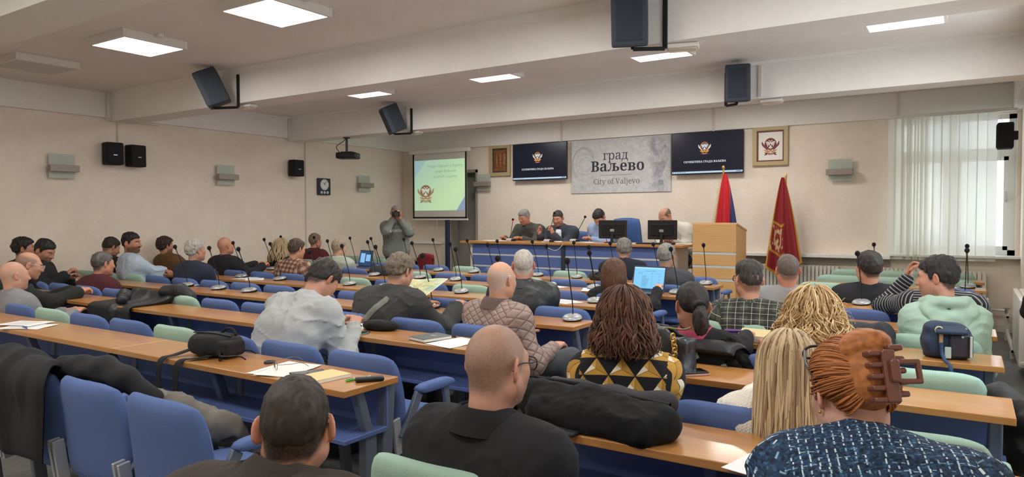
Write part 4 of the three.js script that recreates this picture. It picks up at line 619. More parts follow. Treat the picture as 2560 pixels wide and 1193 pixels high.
  if (H?.sweep) { // strands combed from the hairline over the skull to one gathering point
    const gs = [], ca = C3(o.hairCol), cb = C3(H.col2 ?? o.hairCol), ce = V(0, 0.02, 0.01), to = V(...H.sweep.to).sub(ce), tl = to.length(), rad = d => { let r = 0.05; while (r < 0.2 && skull(ce.x + d.x * r, ce.y + d.y * r, ce.z + d.z * r) < 0) r += 0.002; return r; }; to.normalize();
    for (let i = 0; i < H.sweep.n; i++) { const z = rr(-0.1, 0.075), y = mix(hairY(z) + 0.006, 0.1, rnd() ** 1.6), sx = rnd() < 0.5 ? -1 : 1, d0 = V(sx * rr(y > 0.06 ? 0 : 0.055, 0.075), y, z).sub(ce).normalize(), pts = [], lift = rr(0.008, H.sweep.t), n = 9; for (let k = 0; k <= n; k++) { const t1 = k / n, d = d0.clone().lerp(to, t1).normalize(), r = mix(rad(d) + lift * (0.25 + 0.75 * sstep(0, 0.3, t1)), tl, sstep(0.72, 1, t1)); pts.push(ce.clone().addScaledVector(d, r).add(V(0, 0.004 * sin(t1 * 3 + i), 0))); } const g = clean(new THREE.TubeGeometry(new THREE.CatmullRomCurve3(pts), 14, H.sweep.r * rr(0.6, 1.2), 5, false)); g.deleteAttribute('uv'); const m = lerp3(ca, cb, rnd()); gs.push(paint(g, () => m)); }
    put('hair', mergeGeometries(gs), hairMat); }
  if (H?.curls) for (const k of H.curls) { const gs = [], ca = C3(o.hairCol), cb = C3(H.col2 ?? o.hairCol); for (let i = 0; i < k.n; i++) { let a = rr(-2.3, 2.3), e = Math.asin(rr(-0.55, 1)); if (abs(a) > 1.75 && e < 0.75) a *= 0.7; const dx = sin(a) * cos(e), dy = sin(e), dz = cos(a) * cos(e), sh = rr(0.86, 1.04), st = V(k.c[0] + dx * k.r[0] * sh, k.c[1] + dy * k.r[1] * sh, k.c[2] + dz * k.r[2] * sh), dir = V(dx * k.out + rr(-0.4, 0.4), dy * k.out + k.up * rr(0.5, 1.2), dz * k.out + rr(-0.4, 0.4)).normalize(), s1 = V(dir.z, 0.1, -dir.x).normalize(), s2 = dir.clone().cross(s1), pts = [], ph = rnd() * 6.3, L = k.len * rr(0.6, 1.2); for (let j = 0; j <= 12; j++) { const t1 = j / 12; pts.push(st.clone().addScaledVector(dir, L * t1).addScaledVector(s1, k.amp * sin(ph + t1 * k.freq)).addScaledVector(s2, k.amp * cos(ph + t1 * k.freq))); } const g = clean(new THREE.TubeGeometry(new THREE.CatmullRomCurve3(pts), 14, k.rad * rr(0.7, 1.4), 4, false)); g.deleteAttribute('uv'); const m = lerp3(ca, cb, rnd()); gs.push(paint(g, () => m)); } put('hair', mergeGeometries(gs), hairMat); }
  if (o.glasses) put('glasses', glassesGeo(o.glasses.r), std(o.glasses.col ?? 0x141416, 0.4));
  t.userData._ = undefined; delete t.userData._; return { t, Hc, N, S, sh, arms, up, hm, P0, put, on, A, gf };
}

// first crossing of the garment surface when walking from a point along a direction
function onCloth(P, x, y, z, dx, dy, dz) { for (let s = 0; s < 0.7; s += 0.004) { const d = P.gf(x + dx * s, y + dy * s, z + dz * s); if (d < 0.001) return V(x + dx * s, y + dy * s, z + dz * s); } return V(x + dx * 0.3, y + dy * 0.3, z + dz * 0.3); }
// ---------------------------------------------------------------- patterned cloth
const pat = (w, h, size, draw, o = {}) => { const t = ctex(w, h, draw); t.wrapS = t.wrapT = THREE.RepeatWrapping; t.repeat.set(1 / size[0], 1 / size[1]); return std(0xffffff, 0.93, { map: t, bumpMap: weave, bumpScale: 0.0009, ...o }); };
const lines = (c, w, h, xs, ys, col, lw) => { c.fillStyle = col; xs.forEach(x => c.fillRect(x * w, 0, lw, h)); ys.forEach(y => c.fillRect(0, y * h, w, lw)); };
const plaidGreen = pat(256, 256, [0.1, 0.1], (c, w, h) => { c.fillStyle = '#474a43'; c.fillRect(0, 0, w, h); c.fillStyle = 'rgba(32,34,32,.55)'; c.fillRect(0, 0, w * 0.5, h); c.fillRect(0, 0, w, h * 0.5); lines(c, w, h, [0.23, 0.73], [0.23, 0.73], 'rgba(214,216,200,.8)', 7); });
const plaidBrown = pat(128, 128, [0.07, 0.07], (c, w, h) => { c.fillStyle = '#b08f78'; c.fillRect(0, 0, w, h); c.fillStyle = 'rgba(86,50,40,.6)'; c.fillRect(0, 0, w * 0.45, h); c.fillRect(0, 0, w, h * 0.45); lines(c, w, h, [0.7], [0.7], 'rgba(220,200,180,.5)', 6); });
const stripes = pat(16, 64, [0.03, 0.026], (c, w, h) => { c.fillStyle = '#1f2024'; c.fillRect(0, 0, w, h); c.fillStyle = '#9a9b9e'; c.fillRect(0, 0, w, h * 0.3); });
const facets = pat(420, 727, [0.105, 0.182], (c, w, h) => {
  c.fillStyle = '#15131a'; c.fillRect(0, 0, w, h); const tri = (x, y) => { const a = [x, y], b = [x + w, y], t = [x + w / 2, y - h / 2], m = [x + w / 2 - 10, y - h / 6 - 8]; for (const [p, q, col] of [[a, b, '#c3953f'], [b, t, '#b1873a'], [t, a, '#e9dcc8']]) { c.fillStyle = col; c.strokeStyle = '#2a2018'; c.lineWidth = 7; c.beginPath(); c.moveTo(...p); c.lineTo(...q); c.lineTo(...m); c.closePath(); c.fill(); c.stroke(); } c.fillStyle = '#cda451'; c.beginPath(); c.moveTo(...t); c.lineTo(x + w * 0.3, y - h * 0.3); c.lineTo(...m); c.fill(); };
  tri(0, h); tri(-w / 2, h / 2); tri(w / 2, h / 2);
});
const tweed = pat(512, 512, [0.3, 0.3], (c, w, h) => {
  c.fillStyle = '#1f3654'; c.fillRect(0, 0, w, h); for (let i = 0; i < 2600; i++) { const g = rnd(); c.fillStyle = ['#18283e', '#294a6c', '#213c60', '#142030', '#3a5f80'][Math.floor(g * 5)]; c.fillRect(rnd() * w, rnd() * h, rr(4, 14), rr(4, 14)); }
  for (let x = 10; x < w; x += 32) for (let y = 0; y < h; y += 26) { if (rnd() < 0.72) { c.fillStyle = ['#b9d4e0', '#8fb4ca', '#d5e5ea'][Math.floor(rnd() * 3)]; c.fillRect(x + rr(-3, 3), y, 6, rr(12, 25)); } }
  for (let y = 6; y < h; y += 43) for (let x = 0; x < w; x += 30) if (rnd() < 0.55) { c.fillStyle = ['#8fb2c6', '#6d93ad'][Math.floor(rnd() * 2)]; c.fillRect(x, y + rr(-3, 3), rr(8, 22), 5); }
}, { bumpMap: dtex(128, 128, (u, v) => 0.5 + 0.5 * tnoise(u * 40, v * 40, 40, 40, 8), false, [4.5, 4.5]), bumpScale: 0.004 });
const quiltF = (u, v) => { const a = abs(((u + v) % 1 + 1) % 1 - 0.5), b = abs(((u - v) % 1 + 1) % 1 - 0.5); return min(0.5 - a, 0.5 - b) * 2; };
const quilt = std(0xffffff, 0.55, { map: dtex(128, 128, (u, v) => { const q = sstep(0, 0.1, quiltF(u, v)), n = 0.03 * tnoise(u * 20, v * 20, 20, 20, 4); return [0.36 + 0.25 * q + n, 0.30 + 0.22 * q + n, 0.27 + 0.21 * q + n]; }, true, [15, 15]), bumpMap: dtex(128, 128, (u, v) => sqrt(clamp(quiltF(u, v) * 2)), false, [15, 15]), bumpScale: 0.006 });
const leather = phys(0x23282c, 0.48, { bumpMap: plaster, bumpScale: 0.0015, clearcoat: 0.2, clearcoatRoughness: 0.4 });
const knit = std(0xe6e1d6, 0.95, { bumpMap: dtex(64, 64, (u, v) => 0.5 + 0.5 * sin(u * 2 * PI * 8 + 2 * abs(sin(v * PI * 8))) * 0.8, false, [9, 9]), bumpScale: 0.003 });
// a soft extra piece on a person, in the person's own frame
function softPart(P, name, caps, mat, o = {}) { const [lo, hi] = bounds(caps, 0.04), u = union(caps, o.k ?? 0.03, o.g ?? 0); return part(P.t, name, netMesh((x, y, z) => { const d = u(x, y, z); return abs(d) > 0.05 ? d : d - (o.fold ?? 0.006) * noise(x * 24, y * 30, z * 24); }, lo, hi, o.cell || 0.01), mat, undefined, undefined, o.label); }
const bz = (r, dz = 0.24) => backZ(r) - dz, DESK = [[-0.13, 0.79, -0.52], [0.13, 0.79, -0.52]], CROSS = [[0.1, 0.83, -0.25], [-0.1, 0.80, -0.27]];
const S1 = 0xc8957c, S2 = 0xbd8a70, S3 = 0xd0a088, S4 = 0xb07e66, S5 = 0xc98f78;
// ---------------------------------------------------------------- nearest rows
copyOf(protoSeat.B1, [-1.42, 0, -0.72], 0, 'blue seat in the aisle under the man in the brown jacket', 'aisle seat');
person({ label: 'man with cropped dark hair in a dark brown jacket, seen from behind', hip: [-1.4, -0.97], H: [-1.34, 1.0, -1.12], hp: 0.12, hy: 0.42, turn: 0.25, skin: S1, hairCol: 0x2b211c, face: { buzz: 0.95, thin: 0.45, beard: 0.5 }, hair: { t: 0.003, top: 0.007, rough: 0.003, col2: 0x33271f, cell: 0.0042 }, top: { name: 'jacket', col: 0x39312d, g: 0.024, fold: 0.012 }, collar: { style: 'coat' }, cell: 0.013, hcell: 0.0042, hunch: 0.07, neck: 0.065, b: 1.12 });
{ const p = person({ label: 'man with shaved greying head and glasses in a black polo shirt', hip: [-1.16, bz(0, 0.2)], H: [-1.14, 1.07, -1.68], hy: -0.1, hp: 0.08, skin: 0xc79680, hairCol: 0x7a695c, face: { buzz: 0.72, thin: 0.35, beard: 0.55, fat: 0.006, brow: 0.4 }, top: { name: 'polo_shirt', col: 0x17181c, g: 0.018, fold: 0.009 }, b: 1.04, fat: 1.1, collar: { style: 'coat', col: 0x17181c }, glasses: { r: 0.0022 }, cell: 0.012, hcell: 0.004, wr: [[-0.08, 0.66, -0.3], [0.06, 0.66, -0.3]], pole: [[-0.3, -1, 0.3], [0.3, -1, 0.3]] }); }
{
  const p = person({ label: 'woman in a blue tweed jacket with red hair pinned up', fem: 1, hip: [-0.06, bz(0, 0.17)], neck: 0.075, H: [-0.235, 1.065, -1.88], turn: 0.12, hy: 0.5, hp: 0.3, skin: 0xd0a08c, hairCol: 0xbd7840, face: { lips: 0.5, brow: 0.3 }, s: 1.02, b: 1.08, fat: 1.1, hunch: 0.06,
    hair: { sweep: { n: 950, to: [0, 0.035, 0.152], r: 0.0023, t: 0.022 }, dir: 1, t: 0.01, top: 0.015, rough: 0.0015, col2: 0x8a5028, drop: 0.018, cell: 0.0045, box: [[-0.13, -0.13, -0.15], [0.13, 0.2, 0.2]], ext: (x, y, z, n) => min(ell(x, y, z, 0.0, 0.04, 0.115, 0.05, 0.075, 0.042) - n, ell(x, y, z, 0.0, 0.105, 0.1, 0.055, 0.04, 0.05) - n * 2), k: 0.03 },
    top: { name: 'tweed_jacket', mat: tweed, g: 0.034, fold: 0.01, k: 0.08 }, collar: { style: 'crew', col: 0x2a2030 }, cell: 0.011, hcell: 0.0042, wr: [[-0.06, 0.7, -0.32], [0.1, 0.7, -0.3]], pole: [[-0.5, -1, 0.2], [0.5, -1, 0.2]] });
  const clipM = phys(0x6e4034, 0.28, { clearcoat: 0.6 }), g = [rbx(0.03, 0.115, 0.016, 0.006, 0.006, 0.03, 0.168, 3)]; for (let i = 0; i < 5; i++) { const y = -0.02 + i * 0.025; g.push(rbx(0.034, 0.013, 0.034, 0.005, -0.018, y, 0.152), rbx(0.034, 0.013, 0.034, 0.005, 0.028, y + 0.012, 0.152)); } g.push(rbx(0.05, 0.012, 0.012, 0.005, 0.045, 0.06, 0.172), rbx(0.05, 0.012, 0.012, 0.005, 0.045, 0.018, 0.172), rbx(0.012, 0.054, 0.012, 0.005, 0.068, 0.039, 0.172), rbx(0.02, 0.05, 0.022, 0.006, 0.01, 0.04, 0.178));
  p.put('hair_clip', mrg(g), clipM, 'brown plastic claw clip'); p.put('sunglasses', glassesGeo(0.004).applyMatrix4(new THREE.Matrix4().makeRotationX(0.75)).scale(1.08, 1, 1).translate(0, 0.03, 0.0), std(0x3a2622, 0.3)); p.put('earring', new THREE.SphereGeometry(0.004, 8, 6).translate(-0.085, -0.04, 0.01), M.gold);
}
person({ label: 'woman with long straight blonde hair in a white knitted sweater', fem: 1, hip: [-0.58, bz(1)], H: [-0.53, 0.955, -2.62], hp: 0.2, hy: 0.1, skin: S3, hairCol: 0xdac39a, hair: { t: 0.012, top: 0.016, col2: 0x8a6d50, rough: 0.004, drop: -0.05, locks: [{ n: 520, len: 0.33, r: 0.005, open: 2.3, wave: 0.005, freq: 6, vol: 0.008, rag: 0.016, flare: 0.012, back: 0.01, seg: 11 }] }, top: { name: 'sweater', mat: knit, g: 0.02 }, collar: { style: 'crew', mat: knit }, cell: 0.013, hcell: 0.005, wr: DESK, s: 0.98 });
person({ label: 'woman with wavy brown hair in a gold and black geometric blouse', fem: 1, hip: [-1.2, bz(1)], H: [-1.2, 1.065, -2.7], hy: 0.35, skin: S3, hairCol: 0x744a33, hair: { t: 0.012, top: 0.018, col2: 0x3a231b, rough: 0.005, drop: -0.05, locks: [{ n: 620, len: 0.155, r: 0.0046, open: 2.35, wave: 0.013, freq: 11, vol: 0.008, rag: 0.022, flare: 0.03, seg: 16 }] }, top: { name: 'blouse', mat: facets, g: 0.016, fold: 0.007 }, collar: { style: 'roll', col: 0x1a1719 }, cell: 0.011, hcell: 0.005, wr: DESK, b: 0.95, turn: 0.3, neck: 0.08 });
// ---------------------------------------------------------------- window-side block
{ const p = person({ label: 'woman with a black ponytail and a pink collar under a black top', fem: 1, hip: [-1.22, bz(2)], H: [-1.23, 1.02, -3.66], hy: 0.6, hp: 0.12, skin: S2, hairCol: 0x1a1514, hair: { t: 0.011, top: 0.015, col2: 0x2c2321, rough: 0.003, drop: 0.02, box: [[-0.13, -0.2, -0.15], [0.13, 0.17, 0.24]], ext: (x, y, z, n) => smin(ell(x, y, z, 0, -0.005, 0.13, 0.03, 0.03, 0.035) - n, ell(x, y, z, 0, -0.075, 0.155, 0.042, 0.075, 0.042) - n * 2.2, 0.02) }, top: { name: 'sweater', col: 0x18181b, g: 0.016 }, collar: { style: 'coat', col: 0xc4506e }, wr: DESK }); p.put('hair_tie', new THREE.TorusGeometry(0.028, 0.011, 8, 18).rotateX(0.5).translate(0, -0.008, 0.142), fab(0x101012)); }
person({ label: 'man with glasses and dark undercut hair in a green checked shirt', hip: [-1.2, bz(3, 0.2)], H: [-1.22, 1.075, -4.76], hy: 0.55, turn: 0.1, skin: S1, hairCol: 0x2d2927, face: { buzz: 0.6, beard: 0.45 }, hair: { t: 0.005, top: 0.026, col2: 0x4a4644, rough: 0.006, drop: 0.025 }, glasses: { r: 0.003 }, top: { name: 'checked_shirt', mat: plaidGreen, g: 0.018, fold: 0.006 }, collar: { style: 'shirt', mat: plaidGreen }, cell: 0.0125, b: 1.1, fat: 1.08 });
person({ label: 'woman with big curly blonde hair and a black scarf', fem: 1, hip: [-0.68, bz(2)], H: [-0.64, 0.99, -3.74], skin: S3, hairCol: 0xe2c597, hair: { t: 0.03, top: 0.035, col2: 0xa98455, rough: 0.016, drop: -0.03, locks: [{ n: 620, len: 0.12, r: 0.0034, open: 2.45, wave: 0.018, freq: 14, vol: 0.018, rag: 0.035, flare: 0.05, seg: 18, sides: 4, e0: 0.1 }], curls: [{ n: 420, c: [0, 0.0, 0.02], r: [0.13, 0.13, 0.135], len: 0.06, rad: 0.0009, amp: 0.009, freq: 9, out: 0.7, up: -0.7 }] }, top: { name: 'blouse', mat: pat(128, 128, [0.12, 0.12], (c, w, h) => { c.fillStyle = '#d9b9c0'; c.fillRect(0, 0, w, h); for (let i = 0; i < 60; i++) { c.fillStyle = ['#a0475e', '#7a2f48', '#efe0e0', '#5a3a4a'][i % 4]; c.beginPath(); c.ellipse(rnd() * w, rnd() * h, rr(4, 14), rr(3, 8), rnd() * 3, 0, 7); c.fill(); } }), g: 0.016 }, collar: { style: 'coat', col: 0x141416 }, wr: DESK });
person({ label: 'man with cropped grey-brown hair in a light grey T-shirt', hip: [-1.2, bz(4)], H: [-1.17, 1.08, -5.72], hy: 0.28, turn: 0.15, skin: S5, hairCol: 0x6e625a, face: { buzz: 0.85, thin: 0.4 }, hair: { t: 0.005, top: 0.009, rough: 0.003, col2: 0x544b44 }, top: { name: 't_shirt', col: 0x9a9b9c, g: 0.012, sleeve: 0.36 }, collar: { style: 'crew' }, b: 1.02 });
person({ label: 'man with short black hair in a black sweater, back turned', hip: [-0.74, bz(5, 0.18)], H: [-0.72, 1.05, -6.78], hy: 0.6, skin: S1, s: 1.12, hairCol: 0x272321, hair: { t: 0.012, top: 0.02, col2: 0x37302d }, top: { name: 'sweater', col: 0x202127, g: 0.02 }, b: 1.2, fat: 1.2, collar: { style: 'crew' } });
person({ label: 'balding man in a striped sweater resting his head on his hand', hip: [-0.15, bz(4)], H: [-0.17, 1.10, -5.82], hp: 0.15, hr: 0.12, hy: 0.2, skin: S2, hairCol: 0x3a322e, face: { buzz: 0.6, bald: 0.03 }, top: { name: 'striped_sweater', mat: stripes, g: 0.014, fold: 0.005 }, collar: { style: 'crew', col: 0x1f2024 }, b: 1.1, cell: 0.0125, wr: [[-0.235, 1.02, -0.12], [0.2, 0.79, -0.45]], pole: [[-0.9, -0.9, -0.3], [0.7, -0.6, 0.4]], hand: [{ d: [0.25, 0.85, -0.1], n: [0.8, -0.2, 0.3], curl: 0.9 }, {}] });
{
  const p = person({ label: 'young man in a mint green hooded sweatshirt looking sideways', hip: [-0.12, bz(3, 0.22)], H: [-0.15, 1.13, -4.86], turn: 0.3, hy: 1.0, hp: 0.12, skin: 0xc8927c, hairCol: 0x1c191b, face: { look: 0.0, beard: 0.18 }, hair: { t: 0.011, top: 0.022, col2: 0x2a2628, rough: 0.006 }, top: { name: 'hooded_sweatshirt', col: 0xa7c3b2, g: 0.014, fold: 0.010, k: 0.06 }, b: 0.86, fat: 0.92, cell: 0.0115, hcell: 0.0045, wr: [[-0.1, 0.66, -0.32], [0.11, 0.62, -0.26]], pole: [[-0.35, -1, 0.3], [0.35, -1, 0.3]] });
  const n = p.N, caps = [], pt = (x, y, lift) => { const w = onCloth(p, n.x + x, n.y + y, n.z + 0.45, 0, 0, -1); return [w.x, w.y, w.z + lift]; };
  for (let i = 0; i < 12; i++) { const f = k => { const a = -2.2 + k * 0.367; return [n.x + 0.105 * sin(a), n.y + 0.035 + 0.012 * cos(a), n.z + 0.01 + 0.098 * cos(a)]; }; caps.push([...f(i), ...f(i + 1), 0.024, 0.024]); }
  caps.push([...pt(-0.12, 0.0, -0.01), ...pt(0, -0.05, 0.0), 0.034, 0.036], [...pt(0, -0.05, 0.0), ...pt(0.12, 0.0, -0.01), 0.036, 0.034], [...pt(-0.1, -0.03, -0.008), ...pt(0.0, -0.2, -0.004), 0.034, 0.026], [...pt(0.1, -0.03, -0.008), ...pt(0.0, -0.2, -0.004), 0.034, 0.026], [...pt(0, -0.06, -0.01), ...pt(0, -0.17, -0.008), 0.04, 0.03]);
  softPart(p, 'hood', caps, fab(0xa7c3b2), { fold: 0.008, k: 0.035, cell: 0.009 });
}
// ---------------------------------------------------------------- wide block, middle
person({ label: 'bald older man in a quilted beige jacket', hip: [-2.56, bz(2)], H: [-2.53, 1.09, -3.78], turn: -0.12, hp: 0.1, skin: 0xd09c82, hairCol: 0xb7b0a6, face: { buzz: 0.62, bald: 0.035, fat: 0.002, brow: 0.2 }, top: { name: 'quilted_jacket', mat: quilt, g: 0.017, fold: 0.006 }, collar: { style: 'coat', col: 0x6b5a54 }, cell: 0.0115, hcell: 0.0045, b: 1.02, legs: { name: 'jeans', col: 0x4d5258, cell: 0.016 }, knees: [null, [[0.38, 0.57, -0.26], [0.42, 0.09, -0.2]]], wr: [[-0.1, 0.7, -0.34], [0.28, 0.64, -0.2]] });
person({ label: 'white-haired man in a black leather jacket', hip: [-3.04, bz(3)], H: [-3.01, 1.11, -4.82], turn: 0.38, hy: 0.12, skin: S5, hairCol: 0xc4beb4, face: { fat: 0.004 }, hair: { t: 0.006, top: 0.01, col2: 0xa29b90, rough: 0.003 }, top: { name: 'leather_jacket', mat: leather, g: 0.028, fold: 0.006 }, collar: { style: 'coat', mat: leather }, b: 1.1, fat: 1.1, cell: 0.0125 });
person({ label: 'man in a pale grey shirt bending over his notebook', hip: [-3.38, bz(1, 0.2)], H: [-3.43, 1.10, -3.09], hp: 0.75, hy: -0.05, skin: 0xc38f78, hairCol: 0x262120, hair: { t: 0.011, top: 0.024, col2: 0x37302c, rough: 0.006 }, top: { name: 'shirt', col: 0xb2b5b5, g: 0.02, fold: 0.013 }, collar: { style: 'shirt' }, b: 1.15, fat: 1.05, hunch: 0.07, cell: 0.0115, hcell: 0.0045, wr: [[-0.1, 0.79, -0.5], [0.12, 0.79, -0.46]] });
{
  const p = person({ label: 'grey-haired man in a dark coat with a shoulder strap across his back', hip: [-3.52, bz(2, 0.2)], H: [-3.47, 1.10, -3.86], hp: 0.3, skin: S1, hairCol: 0x7d6f60, face: { fat: 0.003 }, hair: { t: 0.018, top: 0.026, col2: 0x4a4038, rough: 0.009 }, top: { name: 'coat', col: 0x3a3b3a, g: 0.034, fold: 0.012 }, collar: { style: 'coat' }, b: 1.22, fat: 1.12, hunch: 0.06, cell: 0.0125, wr: [[-0.1, 0.79, -0.48], [0.3, 0.8, -0.42]] });
  const b0 = p.on(0.12), pts = []; for (let i = 0; i <= 22; i++) { const u = i / 22, q = onCloth(p, mix(p.N.x + 0.1, b0.x - 0.19, u), mix(p.N.y + 0.0, b0.y + 0.02, u), p.N.z + 0.4, 0, 0, -1); q.z += 0.014; pts.push(q); }
  const g = new THREE.BufferGeometry(), P = [], I = []; pts.forEach((c, i) => { P.push(c.x - 0.018, c.y + 0.012, c.z, c.x + 0.018, c.y - 0.012, c.z, c.x + 0.018, c.y - 0.012, c.z - 0.02, c.x - 0.018, c.y + 0.012, c.z - 0.02); if (i) { const o = (i - 1) * 4; for (let s = 0; s < 4; s++) { const e = (s + 1) % 4; I.push(o + s, o + 4 + s, o + 4 + e, o + s, o + 4 + e, o + e); } } }); g.setAttribute('position', new THREE.Float32BufferAttribute(P, 3)); g.setIndex(I); g.computeVertexNormals(); part(p.t, 'bag_strap', g, fab(0x84857c), undefined, undefined, 'pale grey webbing strap');
}
person({ label: 'woman with a brown bob in a black top working on a laptop', fem: 1, hip: [-2.68, bz(4)], H: [-2.7, 0.985, -5.9], hy: -0.1, skin: S3, hairCol: 0x4f3222, hair: { t: 0.022, top: 0.024, col2: 0x6c4831, rough: 0.004, drop: -0.04, box: [[-0.15, -0.2, -0.15], [0.15, 0.17, 0.17]], k: 0.04, ext: (x, y, z, n) => smax(smax(ell(x, y, z, 0, -0.045, 0.03, 0.125, 0.16, 0.112) - n, -(ell(x, y, z, 0, -0.06, -0.09, 0.062, 0.12, 0.09)), 0.02), -(y + 0.165), 0.03) }, top: { name: 'sweater', col: 0x16161a, g: 0.02 }, b: 1.12, fat: 1.05, wr: [[-0.15, 0.79, -0.45], [0.22, 0.79, -0.42]], hand: [{}, { curl: 0.6 }] });
person({ label: 'man with curly grey hair and a dark navy jacket below the stage', hip: [-3.56, bz(6)], H: [-3.55, 1.1, -8.02], turn: 0.25, hy: 0.15, skin: S2, hairCol: 0x8d8982, hair: { t: 0.018, top: 0.024, col2: 0x5a5650, rough: 0.01, drop: -0.01 }, top: { name: 'jacket', col: 0x1d2230, g: 0.026 }, collar: { style: 'shirt', col: 0xdfe2e4 }, b: 1.12, fat: 1.1, cell: 0.018, hcell: 0.007 });
person({ label: 'grey-haired bearded man in a charcoal suit beside the laptop', hip: [-2.6, bz(5)], H: [-2.6, 1.09, -6.94], hy: -0.1, skin: S2, hairCol: 0x98948c, face: { beard: 0.6 }, hair: { t: 0.013, top: 0.019, col2: 0x625e58, rough: 0.006 }, top: { name: 'suit_jacket', col: 0x44464c, g: 0.024 }, collar: { style: 'coat' }, b: 1.12, fat: 1.1, cell: 0.016, hcell: 0.006 });
// ---------------------------------------------------------------- wide block, by the left wall
const far = { cell: 0.018, hcell: 0.0062 };
person({ ...far, label: 'bald man in a grey sweater at the end of the row', hip: [-6.6, bz(1, 0.18)], H: [-6.65, 1.02, -2.66], hp: 0.05, skin: 0xcc9a82, hairCol: 0xb4a898, face: { buzz: 0.4, bald: 0.02 }, top: { name: 'sweater', col: 0x86878a, g: 0.022 }, collar: { style: 'shirt', col: 0xbfc6cc } });
person({ ...far, label: 'balding man with glasses in a black jacket leaning on the desk', hip: [-7.28, bz(1, 0.2)], H: [-7.13, 1.07, -2.97], turn: -0.25, hp: 0.25, skin: S1, hairCol: 0x6a5a4c, face: { buzz: 0.75, bald: 0.055 }, glasses: { col: 0xb9b9b4 }, top: { name: 'jacket', col: 0x22231f, g: 0.03 }, b: 1.15, fat: 1.15, hunch: 0.06, wrW: [[-7.2, 0.79, -3.35], [-6.98, 0.8, -3.3]], hand: [{}, { curl: 0.9 }] });
person({ ...far, label: 'man with thick black hair whispering to his neighbour', hip: [-9.22, bz(2)], H: [-9.23, 1.14, -3.8], hy: -0.4, skin: S4, hairCol: 0x15130f, hair: { t: 0.016, top: 0.028, rough: 0.009, col2: 0x221e1a }, top: { name: 'jacket', col: 0x1b1c22, g: 0.024 } });
person({ ...far, label: 'dark-haired man in a black jacket looking down at his hands', hip: [-8.62, bz(2)], H: [-8.64, 1.13, -3.76], turn: -0.55, hy: -0.5, hp: 0.45, skin: S4, hairCol: 0x161310, face: { beard: 0.4 }, hair: { t: 0.012, top: 0.022, col2: 0x221e1a }, top: { name: 'jacket', col: 0x1a1b20, g: 0.024 }, collar: { style: 'shirt', col: 0xcfd4d8 }, b: 1.1, wrW: [[-8.5, 0.80, -3.95], [-8.3, 0.86, -3.8]], hand: [{}, { curl: 1.1 }] });
person({ ...far, label: 'man in a burgundy sweater with a white shirt collar', hip: [-7.54, bz(2, 0.22)], H: [-7.54, 1.02, -3.83], hp: 0.08, skin: 0xbf866c, hairCol: 0x4a4643, face: { fat: 0.006 }, hair: { t: 0.008, top: 0.014, col2: 0x6e6a66 }, top: { name: 'sweater', col: 0x4b1a22, g: 0.026 }, collar: { style: 'shirt', col: 0xdcdcd8 }, b: 1.12, fat: 1.15 });
person({ ...far, label: 'young man with short brown hair and dark vest looking down', hip: [-9.12, bz(3)], H: [-9.13, 1.12, -4.74], hp: 0.4, skin: S2, hairCol: 0x231a15, face: { buzz: 0.7, beard: 0.4 }, hair: { t: 0.006, top: 0.02, col2: 0x33271f }, top: { name: 'vest', col: 0x1b1b1d, g: 0.02 } });
person({ ...far, label: 'bearded man in a light blue shirt with folded arms turning round', hip: [-8.62, bz(3, 0.2)], H: [-8.69, 1.185, -4.76], turn: -0.25, hy: -0.75, hp: 0.05, skin: 0xb57f64, hairCol: 0x15110f, s: 1.03, face: { beard: 0.85, tache: 1, brow: 0.95 }, hair: { t: 0.01, top: 0.02, col2: 0x241d1a }, top: { name: 'shirt', col: 0xb4c4d3, g: 0.022, fold: 0.012 }, collar: { style: 'shirt' }, b: 1.12, wr: CROSS, pole: [[-0.8, -0.4, -0.4], [0.9, -0.3, -0.3]], cell: 0.0145 });
person({ ...far, label: 'bearded young man in a brown jacket by the left wall', hip: [-9.42, bz(4)], H: [-9.5, 1.10, -5.68], hp: 0.02, skin: S2, hairCol: 0x2b1c14, face: { beard: 0.75 }, hair: { t: 0.02, top: 0.028, col2: 0x3c291d, drop: -0.01, rough: 0.008 }, top: { name: 'jacket', col: 0x66492d, g: 0.026 }, collar: { style: 'coat' } });
person({ ...far, label: 'silver-haired man in a navy suit with a microphone behind him', hip: [-7.5, bz(3)], H: [-7.48, 1.115, -4.84], hp: -0.05, skin: 0xc08a70, hairCol: 0xb2afa8, face: { fat: 0.003 }, hair: { t: 0.018, top: 0.026, col2: 0x8c8982, rough: 0.008 }, top: { name: 'suit_jacket', col: 0x232c3e, g: 0.028 }, collar: { style: 'coat' }, b: 1.12, fat: 1.08 });
person({ ...far, label: 'bald man in a black suit holding papers, looking up', hip: [-8.36, bz(4)], H: [-8.34, 1.12, -5.83], hp: -0.12, skin: 0xc48c72, hairCol: 0x8a7a6c, face: { buzz: 0.15, bald: 0.0, fat: 0.003, brow: 0.3 }, top: { name: 'suit_jacket', col: 0x1e2023, g: 0.026 }, collar: { style: 'shirt', col: 0x9fb0c0 }, b: 1.1, fat: 1.1, wr: [[-0.02, 0.84, -0.42], [0.16, 0.82, -0.4]], hand: [{ curl: 0.6 }, { curl: 0.9 }] });
person({ ...far, label: 'woman with long ash-blonde hair in a black jacket', fem: 1, hip: [-8.45, bz(5)], H: [-8.41, 1.05, -6.8], hp: 0.1, skin: S3, hairCol: 0xb9a27e, hair: { t: 0.016, top: 0.024, col2: 0x8a7558, locks: [{ n: 120, len: 0.24, r: 0.008, wave: 0.012, freq: 10, open: 2.2, flare: 0.03, back: 0.03, seg: 9 }] }, top: { name: 'jacket', col: 0x19191b, g: 0.024 } });
